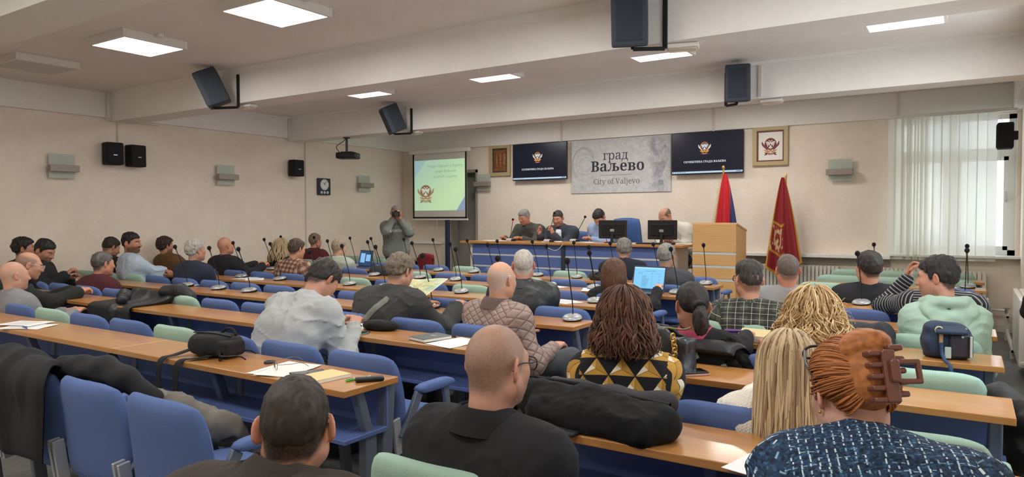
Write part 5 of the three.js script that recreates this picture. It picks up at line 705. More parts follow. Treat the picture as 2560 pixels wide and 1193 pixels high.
person({ ...far, label: 'man with short brown hair in a brown checked shirt', hip: [-7.05, bz(4)], H: [-7.01, 1.1, -5.9], hp: 0.15, skin: S1, hairCol: 0x413328, face: { fat: 0.003 }, hair: { t: 0.012, top: 0.022, col2: 0x5c4a3a, rough: 0.008 }, top: { name: 'checked_shirt', mat: plaidBrown, g: 0.022 }, collar: { style: 'shirt', mat: plaidBrown }, b: 1.12, fat: 1.1, cell: 0.016 });
person({ ...far, label: 'man in a maroon jacket beyond the checked shirt', hip: [-8.98, bz(6)], H: [-8.97, 1.11, -7.93], hp: 0.0, skin: S5, hairCol: 0x6e5a48, hair: { t: 0.011, top: 0.016, col2: 0x8a7866 }, top: { name: 'jacket', col: 0x5a1f26, g: 0.024 }, collar: { style: 'coat' }, b: 1.05, cell: 0.02, hcell: 0.0075 });
person({ ...far, label: 'grey-blond man in a pale green-grey jacket with a laptop', hip: [-7.34, bz(5)], H: [-7.31, 1.07, -6.88], hp: 0.15, skin: S3, hairCol: 0x9c8d78, hair: { t: 0.009, top: 0.014, col2: 0x776a5a }, top: { name: 'jacket', col: 0xa4ab9c, g: 0.028, fold: 0.012 }, collar: { style: 'coat' }, b: 1.08 });
// ---------------------------------------------------------------- the photographer by the left wall
{
  const p = person({ label: 'photographer in a grey sweatshirt reading DENIM raising a camera to his face', stand: 1, hip: [-8.22, -9.05], H: [-8.18, 1.57, -9.0], turn: -2.4, hp: 0.05, skin: 0xbd8268, hairCol: 0x8b867e, face: { buzz: 0.85 }, hair: { t: 0.006, top: 0.011, col2: 0x6e6a64, rough: 0.003 }, top: { name: 'sweatshirt', col: 0x7d827a, g: 0.024 }, collar: { style: 'crew' }, legs: { name: 'jeans', col: 0x232c40 }, b: 0.98, fat: 1.08, arm: 0.28, cell: 0.0155, hcell: 0.006, wr: [[-0.085, 1.43, -0.17], [0.06, 1.45, -0.15]], pole: [[-0.75, -1, 0.1], [0.75, -1, 0.1]], hand: [{ d: [0.55, 0.6, -0.25], n: [0.2, 0.6, 0.4], curl: 0.8 }, { d: [-0.25, 0.85, -0.2], n: [-0.8, 0, 0.1], curl: 0.9 }] });
  const x = p.Hc.x, y = p.Hc.y - 0.02, z = p.Hc.z - 0.16; const c = thing('camera', 'black camera held to the face of the photographer', 'camera', [-8.22, 0, -9.05], -2.4);
  part(c, 'camera_body', mrg([rbx(0.135, 0.085, 0.05, 0.012, x, y, z), rbx(0.05, 0.035, 0.045, 0.01, x, y + 0.05, z)]), M.black); part(c, 'lens', cyl(0.038, 0.042, 0.1, 22).rotateX(PI / 2).translate(x - 0.01, y - 0.005, z - 0.07), M.blackGloss); part(c, 'lens_glass', new THREE.CircleGeometry(0.032, 20).rotateY(PI).translate(x - 0.01, y - 0.005, z - 0.1215), phys(0x10131c, 0.05, { clearcoat: 1 }));
  const tg = new THREE.PlaneGeometry(0.25, 0.075, 16, 4).rotateY(PI), q = tg.attributes.position; for (let i = 0; i < q.count; i++) { const w = onCloth(p, q.getX(i), q.getY(i) + 1.27, -0.42, 0, 0, 1); q.setXYZ(i, w.x, w.y, w.z - 0.006); } tg.computeVertexNormals(); const tex = ctex(512, 150, (k, w, h) => { k.clearRect(0, 0, w, h); k.fillStyle = '#d6d7d0'; k.font = 'bold 128px sans-serif'; k.textAlign = 'center'; k.fillText('DENIM', w / 2, 122); });
  part(p.t, 'lettering', tg, std(0xffffff, 0.9, { map: tex, transparent: true, alphaTest: 0.5, side: THREE.DoubleSide }));
}
// ---------------------------------------------------------------- the panel on the stage
const pan = { floor: ST, turn: PI, cell: 0.016, hcell: 0.0058 };
person({ ...pan, label: 'grey-haired panel member in an olive shirt reading at the head table', hip: [-6.12, -10.12], H: [-6.2, 1.49, -9.95], hp: 0.4, hy: -0.25, skin: 0xbd8468, hairCol: 0x8f8f8d, face: { shut: 1 }, hair: { t: 0.008, top: 0.018, col2: 0x6e6e6c }, top: { name: 'shirt', col: 0x4b4a45, g: 0.024, fold: 0.012 }, collar: { style: 'shirt' }, b: 1.12, wr: [[-0.1, 0.80, -0.5], [0.28, 0.8, -0.46]], hand: [{ curl: 0.5 }, { curl: 0.5 }] });
{
  const p = person({ ...pan, label: 'dark-haired panel member in a grey blazer and white shirt', hip: [-5.5, -10.12], H: [-5.56, 1.47, -9.95], hp: 0.32, hy: 0.1, skin: 0xbf8a70, hairCol: 0x2b2420, face: { shut: 1, beard: 0.25 }, hair: { t: 0.006, top: 0.013, col2: 0x3a312c }, top: { name: 'blazer', col: 0x3a424c, g: 0.026 }, collar: { style: 'shirt', col: 0xe4e6ea }, b: 1.15, wr: [[0.0, 0.86, -0.42], [0.24, 0.85, -0.42]], hand: [{ d: [0.1, 0.8, -0.4], n: [0.8, -0.1, 0.2], curl: 0.8 }, { d: [0.1, 0.8, -0.4], n: [-0.8, -0.1, 0.2], curl: 0.7 }] });
  const a = p.on(0.92), b = p.on(0.35); softPart(p, 'shirt_front', [[a.x, a.y - 0.01, a.z - 0.105, b.x, b.y, b.z - 0.135, 0.055, 0.04], [a.x - 0.03, a.y + 0.03, a.z - 0.07, a.x + 0.03, a.y + 0.03, a.z - 0.07, 0.05, 0.05]], fab(0xe2e5ea), { fold: 0.003 });
}
person({ ...pan, label: 'black-haired panel member in a pale blue shirt bowed behind the monitor', hip: [-4.72, -10.1], H: [-4.8, 1.48, -9.9], hp: 0.85, hy: -0.15, skin: S1, hairCol: 0x16130f, face: { shut: 1 }, hair: { t: 0.012, top: 0.022, col2: 0x211c19 }, top: { name: 'shirt', col: 0x8fa3c6, g: 0.022 }, b: 1.12, wr: CROSS.map(q => [q[0], q[1] - 0.03, q[2] - 0.12]), hand: [{ curl: 0.5 }, { curl: 0.5 }] });
person({ ...pan, label: 'balding panel member in an off-white sweater bowed behind the other monitor', hip: [-3.55, -10.1], H: [-3.72, 1.5, -9.85], hp: 0.7, hy: -0.45, skin: 0xc18d74, hairCol: 0x6a5a4a, face: { buzz: 0.7, bald: 0.06, shut: 1 }, hair: { t: 0.006, top: 0.01, rec: 0.03, horse: 0.07 }, top: { name: 'sweater', col: 0xcfcbbf, g: 0.026 }, b: 1.15, fat: 1.1, wr: [[-0.02, 0.8, -0.4], [0.1, 0.8, -0.42]], hand: [{ curl: 0.6 }, { curl: 0.6 }] });
// ================================================================ THINGS ON DESKS, SEATS AND STAGE
const DT = 0.7505;
const sheetTex = (sd, head) => ctex(300, 420, (c, w, h) => { c.fillStyle = '#f0efea'; c.fillRect(0, 0, w, h); c.fillStyle = '#8a8c92'; let s = sd; for (let y = head ? 80 : 40; y < h - 40; y += 13) { s = (s * 16807) % 2147483647; c.fillRect(34, y, 150 + (s % 80), 4); } if (head) { c.fillStyle = '#4a4c55'; c.fillRect(60, 34, 180, 9); c.fillRect(90, 52, 120, 7); } });
const sheetMats = [std(0xffffff, 0.9, { map: sheetTex(11, 1) }), std(0xffffff, 0.9, { map: sheetTex(91, 0) }), M.paper];
function sheet(x, z, turn, label, k = 0, w = 0.21, d = 0.297, y = DT) {
  const g = new THREE.BoxGeometry(w, 0.0016, d, 8, 1, 10), p = g.attributes.position; for (let i = 0; i < p.count; i++) p.setY(i, p.getY(i) + 0.0035 * max(0, noise(p.getX(i) * 9 + x, 0, p.getZ(i) * 9) + 0.1)); g.computeVertexNormals();
  return solo('paper_sheet', label, 'paper', g, sheetMats[k], [x, y + 0.0012, z], [0, turn, 0]);
}
const pen = (x, z, turn, col, label, y = DT) => { const t = thing('pen', label, 'pen', [x, y + 0.005, z], turn); part(t, 'barrel', cyl(0.0048, 0.0048, 0.12, 10).rotateX(PI / 2), std(col, 0.35)); part(t, 'tip', cyl(0.001, 0.0046, 0.015, 10).rotateX(PI / 2).translate(0, 0, 0.067).rotateY(PI), M.alu); part(t, 'clip', bx(0.003, 0.002, 0.035, 0, 0.006, 0.04), std(col, 0.35)); };
const phone = (x, z, turn, label, y = DT) => { const t = thing('phone', label, 'phone', [x, y, z], turn); part(t, 'case', rbx(0.078, 0.009, 0.162, 0.004, 0, 0.005, 0), M.black); part(t, 'display', rbx(0.07, 0.001, 0.152, 0.0004, 0, 0.0098, 0), phys(0x0d0f14, 0.06, { clearcoat: 1 })); part(t, 'button', bx(0.002, 0.003, 0.02, 0.0395, 0.005, 0.02), M.greyDark); };
const spectacles = (x, z, turn, label, col, y = DT, r = 0.0016) => { const m = solo('spectacles', label, 'glasses', glassesGeo(r).translate(0, 0.022, 0.05), std(col, 0.3, { metalness: 0.5 }), [x, y, z], [0, turn, 0]); return m; };
// second desk row (from the back: first) ------------------------------------------------
sheet(-5.42, -2.24, 0.5, 'printed sheet at the left end of the first-row desk', 0, 0.3, 0.21); sheet(-5.58, -2.29, 0.35, 'printed sheet lying across another at the left end of the first-row desk', 1, 0.3, 0.21, DT + 0.004); pen(-5.36, -2.2, 1.35, 0x2b5fa8, 'blue pen beside the printed sheets', DT + 0.004);
{
  const m = std(0x1b1c1e, 0.9, { bumpMap: weave, bumpScale: 0.0012 }), t = thing('shoulder_bag', 'black shoulder bag lying on the first-row desk with hanging straps', 'bag', [-3.43, DT, -2.33], 0.1);
  const f = (x, y, z) => { let d = ell(x, y, z, 0, 0.06, 0, 0.185, 0.085, 0.11); d = smax(d, abs(y - 0.06) - 0.062, 0.03); d = smax(d, abs(x) - 0.165, 0.03); return d - 0.006 * noise(x * 22, y * 22, z * 22); }; part(t, 'bag_body', netMesh(f, [-0.22, -0.02, -0.15], [0.22, 0.17, 0.15], 0.011), m);
  part(t, 'pocket', rbx(0.09, 0.085, 0.14, 0.025, 0.135, 0.055, 0.02, 3), m); part(t, 'zip', tube([[-0.15, 0.118, 0.02], [0, 0.126, 0.03], [0.14, 0.116, 0.02]], 0.004, 6), M.black); part(t, 'top_handle', tube([[0.02, 0.12, -0.02], [0.05, 0.145, -0.03], [0.1, 0.14, -0.03], [0.13, 0.115, -0.02]], 0.008, 6), m);
  const strap = pts => { const c = new THREE.CatmullRomCurve3(pts.map(q => V(...q))), P = [], I = []; for (let i = 0; i <= 24; i++) { const q = c.getPoint(i / 24); for (const [dx, dy] of [[-0.02, 0.001], [0.02, 0.001], [0.02, -0.003], [-0.02, -0.003]]) P.push(q.x + dx, q.y + dy, q.z + (dy < 0 ? -0.003 : 0)); if (i) { const o = (i - 1) * 4; for (let s = 0; s < 4; s++) { const e = (s + 1) % 4; I.push(o + s, o + 4 + e, o + 4 + s, o + s, o + e, o + 4 + e); } } } const g = new THREE.BufferGeometry(); g.setAttribute('position', new THREE.Float32BufferAttribute(P, 3)); g.setIndex(I); g.computeVertexNormals(); return g; };
  part(t, 'strap', strap([[-0.14, 0.03, 0.05], [-0.16, 0.012, 0.14], [-0.165, 0.008, 0.2], [-0.165, -0.02, 0.225], [-0.17, -0.12, 0.23], [-0.15, -0.27, 0.235]]), M.blackMatte); part(t, 'strap', strap([[0.06, 0.02, 0.09], [0.03, 0.01, 0.14], [-0.02, 0.008, 0.2], [-0.03, -0.02, 0.225], [-0.04, -0.14, 0.23], [-0.08, -0.25, 0.235]]), M.blackMatte);
}
spectacles(-3.22, -2.3, 2.2, 'black sunglasses beside the shoulder bag', 0x0e0e10, DT, 0.004);
{ const t = thing('lens_cap', 'small round black cap on the first-row desk', 'cap', [-3.01, DT, -2.35]); part(t, 'disc', new THREE.LatheGeometry([[0, 0.01], [0.022, 0.011], [0.028, 0.007], [0.028, 0]].map(a => new THREE.Vector2(...a)), 22), M.black); part(t, 'grip', rbx(0.03, 0.004, 0.006, 0.001, 0, 0.011, 0), M.greyDark); }
sheet(-2.82, -2.29, 0.15, 'sheet of paper under folded wire spectacles', 1); sheet(-2.78, -2.28, 0.32, 'creased sheet atop the one under the spectacles', 2, 0.2, 0.28, DT + 0.003); spectacles(-2.8, -2.3, 2.6, 'thin wire spectacles lying on white paper', 0x6a6258, DT + 0.007, 0.0014);
phone(-2.64, -2.28, -0.5, 'black smartphone beside the cream notebook');
{ const t = thing('notebook', 'cream-covered notebook near the end of the first-row desk', 'notebook', [-2.51, DT, -2.26], -0.12); part(t, 'pages', bx(0.148, 0.012, 0.2, 0, 0.008, 0), M.paper); part(t, 'cover', rbx(0.15, 0.002, 0.204, 0.0008, 0, 0.0152, 0), std(0xe3cf96, 0.8)); part(t, 'back_cover', rbx(0.15, 0.002, 0.204, 0.0008, 0, 0.001, 0), std(0xe8e4da, 0.8)); }
pen(-2.355, -2.32, -0.15, 0x4cae2c, 'bright green pen near the desk end');
{ const t = thing('voice_recorder', 'black handheld voice recorder at the end of the first-row desk', 'recorder', [-2.285, DT, -2.33], -0.7); part(t, 'body', rbx(0.042, 0.02, 0.13, 0.009, 0, 0.0105, 0, 3), M.black); part(t, 'display', rbx(0.028, 0.001, 0.035, 0.0004, 0, 0.021, -0.03), M.greyDark); for (let i = 0; i < 3; i++) part(t, 'button', cyl(0.004, 0.004, 0.002, 10, 0, 0.021, 0.01 + i * 0.014), M.grey); }
// next desk ------------------------------------------------------------------------------
{ const t = thing('spiral_notebook', 'open white spiral notebook with red wire beside the grey shirt', 'notebook', [-3.52, DT, -3.4], 0.2); part(t, 'pages', mrg([bx(0.15, 0.014, 0.21, 0.08, 0.008, 0), bx(0.15, 0.008, 0.21, -0.08, 0.005, 0)]), M.paper); const rg = []; for (let i = 0; i < 16; i++) rg.push(new THREE.TorusGeometry(0.007, 0.0014, 5, 10).translate(0, 0.009, -0.095 + i * 0.0127)); part(t, 'wire', mrg(rg), std(0xb0344a, 0.4)); part(t, 'ribbon', tube([[0.1, 0.016, 0.1], [0.16, 0.004, 0.13], [0.2, 0.003, 0.15]], 0.003, 5), std(0xb0344a, 0.5)); }
pen(-3.46, -3.42, 1.2, 0x17181a, 'black pen lying on the spiral notebook', DT + 0.016);
{ const t = thing('key_lanyard', 'keys on a black lanyard hanging over the desk edge', 'keys', [-3.31, DT, -3.2]); part(t, 'lanyard', tube([[0.06, 0.006, -0.12], [0.03, 0.007, -0.05], [-0.01, 0.008, 0.0], [-0.02, 0.004, 0.022], [-0.018, -0.03, 0.03]], 0.006, 6), M.blackMatte); part(t, 'cord', tube([[0.07, 0.006, -0.1], [0.09, 0.008, -0.05], [0.06, 0.007, -0.02], [0.03, 0.006, -0.05]], 0.004, 6), std(0x4f8a9c, 0.6)); part(t, 'ring', new THREE.TorusGeometry(0.012, 0.0016, 6, 16).translate(-0.018, -0.04, 0.03), M.steel); part(t, 'key', rbx(0.012, 0.05, 0.003, 0.001, -0.016, -0.075, 0.03), M.steel); }
{ const t = thing('pencil_case', 'black zipped pouch on the second-row desk', 'pouch', [-3.27, DT, -3.44], 0.15); const f = (x, y, z) => ell(x, y, z, 0, 0.03, 0, 0.14, 0.04, 0.07) - 0.004 * noise(x * 25, y * 25, z * 25); part(t, 'pouch', netMesh((x, y, z) => smax(f(x, y, z), -y, 0.01), [-0.17, -0.02, -0.1], [0.17, 0.09, 0.1], 0.01), fab(0x18191b)); part(t, 'zip', tube([[-0.12, 0.05, 0.02], [0, 0.066, 0.03], [0.12, 0.05, 0.02]], 0.003, 5), M.greyDark); }
{ const t = thing('hardback_diary', 'grey hardback diary with a black pen behind it', 'diary', [-2.75, DT, -3.33], -0.25); part(t, 'pages', bx(0.148, 0.016, 0.205, 0, 0.012, 0), M.paper); part(t, 'cover', rbx(0.155, 0.003, 0.212, 0.001, 0, 0.0215, 0), std(0x5b6460, 0.6)); part(t, 'back_cover', rbx(0.155, 0.003, 0.212, 0.001, 0, 0.002, 0), std(0x5b6460, 0.6)); part(t, 'stamp', bx(0.05, 0.0006, 0.03, 0, 0.0234, -0.02), std(0x878f8a, 0.5)); }
pen(-2.72, -3.48, 1.3, 0x131315, 'black pen behind the grey diary'); sheet(-2.55, -3.32, -0.15, 'white sheet with a small emblem beside the grey diary', 2);
// desks farther to the front ---------------------------------------------------------------
sheet(-7.2, -4.5, 0.4, 'white papers beside the puffer jacket on the third-row desk', 1); sheet(-7.45, -5.5, 0.3, 'loose printed papers on the fourth-row desk by the black suit', 0); sheet(-7.25, -5.46, 0.9, 'loose printed papers with spectacles on the fourth-row desk', 1); spectacles(-7.4, -5.48, 1, 'dark spectacles on loose papers by the black suit', 0x222222, DT + 0.006);
sheet(-2.98, -5.44, 1.2, 'white sheet under brown-framed spectacles', 1); spectacles(-3.05, -5.44, 2.7, 'brown-framed spectacles standing on a white sheet', 0x4a3c32, DT + 0.006, 0.002);
sheet(-3.72, -6.52, 1.3, 'folded white papers with a black case on the fifth-row desk', 1); sheet(-3.2, -6.48, 0.4, 'white booklet beside the black-topped woman', 2, 0.24, 0.3); sheet(-4.9, -5.5, 0.3, 'blank sheet behind the green seat on the fourth-row desk', 2); sheet(-0.35, -7.55, 0.2, 'white paper on the window-side desk in the sixth row', 2); sheet(-0.2, -8.6, 0.2, 'white paper on the window-side desk in the seventh row', 2); sheet(-8.6, -7.5, 0.3, 'white paper beside the green jacket', 2);
{ const g = new THREE.PlaneGeometry(0.5, 0.36, 24, 16), p = g.attributes.position; for (let i = 0; i < p.count; i++) { const x = p.getX(i), y = p.getY(i); p.setXYZ(i, x, 0.14 + y * 0.42 + 0.05 * sin(x * 7) * (y + 0.18), -y * 0.85 + 0.02 * sin(x * 12)); } g.computeVertexNormals(); const tx = ctex(512, 380, (c, w, h) => { c.fillStyle = '#cfdcb4'; c.fillRect(0, 0, w, h); for (let i = 0; i < 90; i++) { c.fillStyle = ['rgba(214,205,140,.6)', 'rgba(170,200,150,.6)', 'rgba(222,180,130,.45)', 'rgba(150,190,170,.5)'][i % 4]; c.beginPath(); c.ellipse(rnd() * w, rnd() * h, rr(15, 60), rr(10, 40), rnd() * 3, 0, 7); c.fill(); } c.strokeStyle = 'rgba(170,110,90,.6)'; for (let i = 0; i < 26; i++) { c.lineWidth = 1 + rnd() * 2; c.beginPath(); c.moveTo(rnd() * w, rnd() * h); c.bezierCurveTo(rnd() * w, rnd() * h, rnd() * w, rnd() * h, rnd() * w, rnd() * h); c.stroke(); } c.strokeStyle = '#efe9d8'; c.lineWidth = 10; c.strokeRect(4, 4, w - 8, h - 8); }); solo('map_sheet', 'unfolded pale green map held up by the man in the dark coat', 'map', g, std(0xffffff, 0.85, { map: tx, side: THREE.DoubleSide }), [-3.78, DT + 0.02, -4.38], [0, -0.25, 0]); }
function laptop(pos, turn, open, tex, label, glow) { const t = thing('laptop', label, 'laptop', pos, turn); part(t, 'keyboard_base', rbx(0.36, 0.018, 0.25, 0.004, 0, 0.009, 0), std(0x5a5d63, 0.4, { metalness: 0.4 })); part(t, 'keyboard', bx(0.31, 0.002, 0.11, 0, 0.019, -0.04), M.black); part(t, 'touchpad', bx(0.1, 0.001, 0.065, 0, 0.0187, 0.075), M.grey); const lid = part(t, 'lid', rbx(0.36, 0.245, 0.008, 0.003, 0, 0.1225, 0), M.greyDark, [0, 0.014, -0.125], [-open, 0, 0]); part(lid, 'display', new THREE.PlaneGeometry(0.335, 0.215).translate(0, 0.125, 0.0046), new THREE.MeshStandardMaterial({ color: 0x050505, roughness: 0.3, emissive: 0xffffff, emissiveMap: tex, emissiveIntensity: glow })); return t; }
const docTex = ctex(640, 420, (c, w, h) => { c.fillStyle = '#7cc4ee'; c.fillRect(0, 0, w, h); c.fillStyle = '#3a7fc0'; c.fillRect(0, h - 14, w, 14); c.fillStyle = '#a9dcf6'; c.fillRect(0, 0, w, 26); c.fillStyle = '#3f6a86'; c.fillRect(210, 70, 260, 5); for (let i = 0; i < 5; i++) c.fillRect(80 + i * 22, 95, 4, 46); for (const x of [360, 450, 520]) c.fillRect(x, 118, 46, 5); for (let y = 165; y < 380; y += 15) { c.fillRect(170, y, 90 + (y * 37 % 70), 4); if (y % 2) c.fillRect(370, y, 34, 4); if (y % 4 < 2) c.fillRect(520, y, 38, 4); } });
laptop([-2.67, DT, -6.44], -0.12, 0.22, docTex, 'open laptop with a bright blue document in front of the brown-haired woman', 0.95);
laptop([-7.55, DT, -7.46], -0.25, 0.2, ctex(400, 260, (c, w, h) => { c.fillStyle = '#123a66'; c.fillRect(0, 0, w, h); c.fillStyle = '#7fb8e6'; c.fillRect(30, 40, 150, 170); c.fillRect(210, 60, 150, 120); }), 'open dark laptop before the man in the pale green jacket', 0.9);
{ const t = thing('plastic_folder', 'royal blue plastic folder on the sixth-row desk', 'folder', [-7.35, DT, -7.5], 0.2); part(t, 'cover', rbx(0.32, 0.004, 0.24, 0.001, 0, 0.006, 0), std(0x2a3fae, 0.35)); part(t, 'papers', bx(0.3, 0.004, 0.22, 0.01, 0.002, 0.005), M.paper); }
// window-side desks --------------------------------------------------------------------------
{ const t = thing('wallet_phone', 'black phone in a pink-edged folding case beside the handbag chain', 'phone', [-1.1, DT, -3.24], -0.75); part(t, 'case', rbx(0.09, 0.01, 0.17, 0.003, 0, 0.005, 0), std(0xb08878, 0.6)); part(t, 'phone_body', rbx(0.084, 0.008, 0.162, 0.003, 0, 0.014, 0), M.black); part(t, 'display', rbx(0.078, 0.001, 0.155, 0.0004, 0, 0.0185, 0), phys(0x0b0c10, 0.05, { clearcoat: 1 })); }
['lowest buff booklet of the pile on the window-side desk', 'thin white booklet in the middle of the pile on the window-side desk', 'buff booklet with a bent cover on top of the pile on the window-side desk'].forEach((l, i) => { const t = thing('booklet', l, 'booklet', [-1.08 + i * 0.004, DT + i * 0.0125, -4.33 + i * 0.003], -0.2 + i * 0.09); part(t, 'pages', bx(0.166, 0.008, 0.126, 0, 0.006, 0), M.paper); part(t, 'cover', rbx(0.17, 0.002, 0.13, 0.0008, 0, 0.0112, 0), std([0xd8c8a0, 0xe4dcc8, 0xcdbb8c][i], 0.85)); if (i === 2) part(t, 'bent_cover', bx(0.17, 0.002, 0.13, 0, 0, -0.065), std(0xcdbb8c, 0.85), [0, 0.013, 0.065], [0.2, 0, 0]); });
{ const t = thing('fabric_purse', 'purple fabric purse beside the buff booklets', 'purse', [-1.2, DT, -4.33], 0.4); part(t, 'purse_body', rbx(0.12, 0.05, 0.07, 0.022, 0, 0.026, 0, 3), fab(0x6d4a86)); part(t, 'flap', rbx(0.1, 0.008, 0.05, 0.003, 0, 0.055, 0.02), fab(0x5c3c74)); }
{ const t = thing('tissue_pack', 'orange wrapped packet next to the buff booklets', 'packet', [-0.97, DT, -4.24], 0.3); part(t, 'wrapper', rbx(0.1, 0.025, 0.06, 0.01, 0, 0.013, 0, 3), std(0xd8763a, 0.4)); part(t, 'label', bx(0.05, 0.001, 0.03, 0, 0.026, 0), std(0xe9c9a0, 0.5)); }
{ const t = sheet(-0.47, -2.2, -0.25, 'white sheet printed with a green blot, under the tweed sleeve', 2); t.material = std(0xffffff, 0.9, { map: ctex(300, 420, (c, w, h) => { c.fillStyle = '#e9ecec'; c.fillRect(0, 0, w, h); c.fillStyle = '#86ac72'; c.beginPath(); c.ellipse(170, 250, 60, 38, 0.2, 0, 7); c.fill(); c.fillStyle = '#a9b2c0'; c.fillRect(60, 120, 150, 24); }) }); }
// soft things: sums of capsules meshed as one cloth ---------------------------------------------
function soft(name, label, cat, caps, mat, o = {}) { const cx = caps[0][0], cz = caps[0][2], cy = min(...caps.map(c => min(c[1] - c[6], c[4] - c[7]))), t = thing(name, label, cat, [cx, cy, cz]); const L = caps.map(c => [c[0] - cx, c[1] - cy, c[2] - cz, c[3] - cx, c[4] - cy, c[5] - cz, c[6], c[7]]), [lo, hi] = bounds(L, 0.04), u = union(L, o.k ?? 0.05, 0), fo = o.fold ?? 0.014, fr = o.fr ?? 14; const f = (x, y, z) => { let d = u(x, y, z); if (abs(d) > 0.07) return d; const w = noise(x * 6, y * 6, z * 6) * 1.5; d -= fo * (1 - 2.2 * abs(noise(x * fr + w, y * fr * 0.7 - w, z * fr + w))) + (o.fine ?? 0.003) * noise(x * 60, y * 60, z * 60); if (o.puff) d -= o.puff * abs(sin((x * o.dir[0] + y * o.dir[1] + z * o.dir[2]) * 26 + w)); return d; }; part(t, o.pn || 'coat_body', netMesh(f, lo, hi, o.cell || 0.012), mat); return { t, cx, cy, cz }; }
// a garment thrown over something: a closed sheet that follows a path of [y, z] points, with folds, hems and sleeves
function drape(name, label, cat, x0, x1, path, mat, o = {}) {
  const cx = (x0 + x1) / 2, cy = min(...path.map(q => q[0])) - 0.02, cz = path[0][1], t = thing(name, label, cat, [cx, cy, cz]), nu = 44, nv = 60, c = new THREE.CatmullRomCurve3(path.map(q => V(0, q[0], q[1]))), sd = x0 * 7.3, th = o.th ?? 0.028, P = [], U = [], I = [];
  for (const s of [1, -1]) for (let j = 0; j <= nv; j++) for (let i = 0; i <= nu; i++) {
    const u = i / nu, v0 = j / nv, rag = 0.06 * noise(u * 4 + sd, 0, 5), v = clamp(mix(rag * (1 - v0), 1 + rag * 0.6 * v0, v0)), q = c.getPoint(v), tg = c.getTangent(v), ny = tg.z, nz = -tg.y, sg = o.flip ? -1 : 1;
    const edge = sqrt(max(0, 1 - (2 * u - 1) ** 8) * max(0, 1 - (2 * v0 - 1) ** 10)), f = (o.fold ?? 0.03) * (noise(u * 5 + sd, v * 2.2, 1) + 0.6 * noise(u * 11 + sd, v * 4, 2)) + (o.puff ? o.puff * abs(sin(v * (o.ch ?? 26))) * (s > 0 ? 1 : 0) : 0), h = (max(-0.004, f) + (s > 0 ? th : 0)) * (0.15 + 0.85 * edge) ;
    const x = mix(x0, x1, u) + (o.skew ?? 0) * v + 0.05 * noise(v * 3 + sd, u * 2, 9) * (2 * u - 1); P.push(x - cx, q.y + ny * sg * h - cy, q.z + nz * sg * h - cz); U.push(u * (x1 - x0), v * c.getLength());
  }
  const n1 = (nu + 1) * (nv + 1); for (const s of [0, 1]) for (let j = 0; j < nv; j++) for (let i = 0; i < nu; i++) { const a = s * n1 + j * (nu + 1) + i, b = a + 1, d = a + nu + 1, e = d + 1; (s === 0) === !o.flip ? I.push(a, b, e, a, e, d) : I.push(a, e, b, a, d, e); }
  const st = (a, b) => { I.push(a, a + n1, b, b, a + n1, b + n1, a, b, a + n1, b, b + n1, a + n1); }; for (let i = 0; i < nu; i++) { st(i, i + 1); st(nv * (nu + 1) + i, nv * (nu + 1) + i + 1); } for (let j = 0; j < nv; j++) { st(j * (nu + 1), (j + 1) * (nu + 1)); st(j * (nu + 1) + nu, (j + 1) * (nu + 1) + nu); }
  const g = new THREE.BufferGeometry(); g.setAttribute('position', new THREE.Float32BufferAttribute(P, 3)); g.setAttribute('uv', new THREE.Float32BufferAttribute(U, 2)); g.setIndex(I); g.computeVertexNormals(); part(t, o.pn || 'coat_body', g, mat);
  for (const sl of o.sleeves || []) { const caps = sl.map((q, i) => i ? [...sl[i - 1].slice(0, 3).map((w, k) => w - [cx, cy, cz][k]), ...q.slice(0, 3).map((w, k) => w - [cx, cy, cz][k]), sl[i - 1][3], q[3]] : null).filter(Boolean), [lo, hi] = bounds(caps, 0.04), uu = union(caps, 0.04, 0); part(t, 'sleeve', netMesh((x, y, z) => uu(x, y, z) - 0.01 * noise(x * 16, y * 22, z * 16), lo, hi, 0.012), mat); }
  return { t, cx, cy, cz };
}
const over = (zb, y0 = 0.45, y1 = 0.55) => [[y0, zb + 0.05], [0.66, zb + 0.045], [0.8, zb + 0.035], [0.845, zb - 0.02], [0.79, zb - 0.09], [0.66, zb - 0.115], [y1, zb - 0.13]];
const nylon = phys(0x202224, 0.55, { bumpMap: plaster, bumpScale: 0.0015 }), furM = std(0x0f1013, 1, { bumpMap: plaster, bumpScale: 0.006 });
drape('puffer_jacket', 'black quilted puffer jacket thrown across a seat and the second-row desk', 'jacket', -6.55, -5.85, [[0.62, -3.68], [0.8, -3.66], [0.85, -3.58], [0.80, -3.5], [0.775, -3.4], [0.768, -3.25], [0.765, -3.17], [0.74, -3.125], [0.66, -3.12], [0.56, -3.13]], nylon, { flip: 1, fold: 0.05, puff: 0.014, ch: 30, th: 0.045, skew: 0.12, sleeves: [[[-5.95, 0.84, -3.55, 0.055], [-5.82, 0.86, -3.62, 0.055], [-5.74, 0.8, -3.66, 0.05]], [[-6.45, 0.81, -3.45, 0.04], [-6.25, 0.82, -3.35, 0.045], [-6.1, 0.79, -3.24, 0.04]]] });
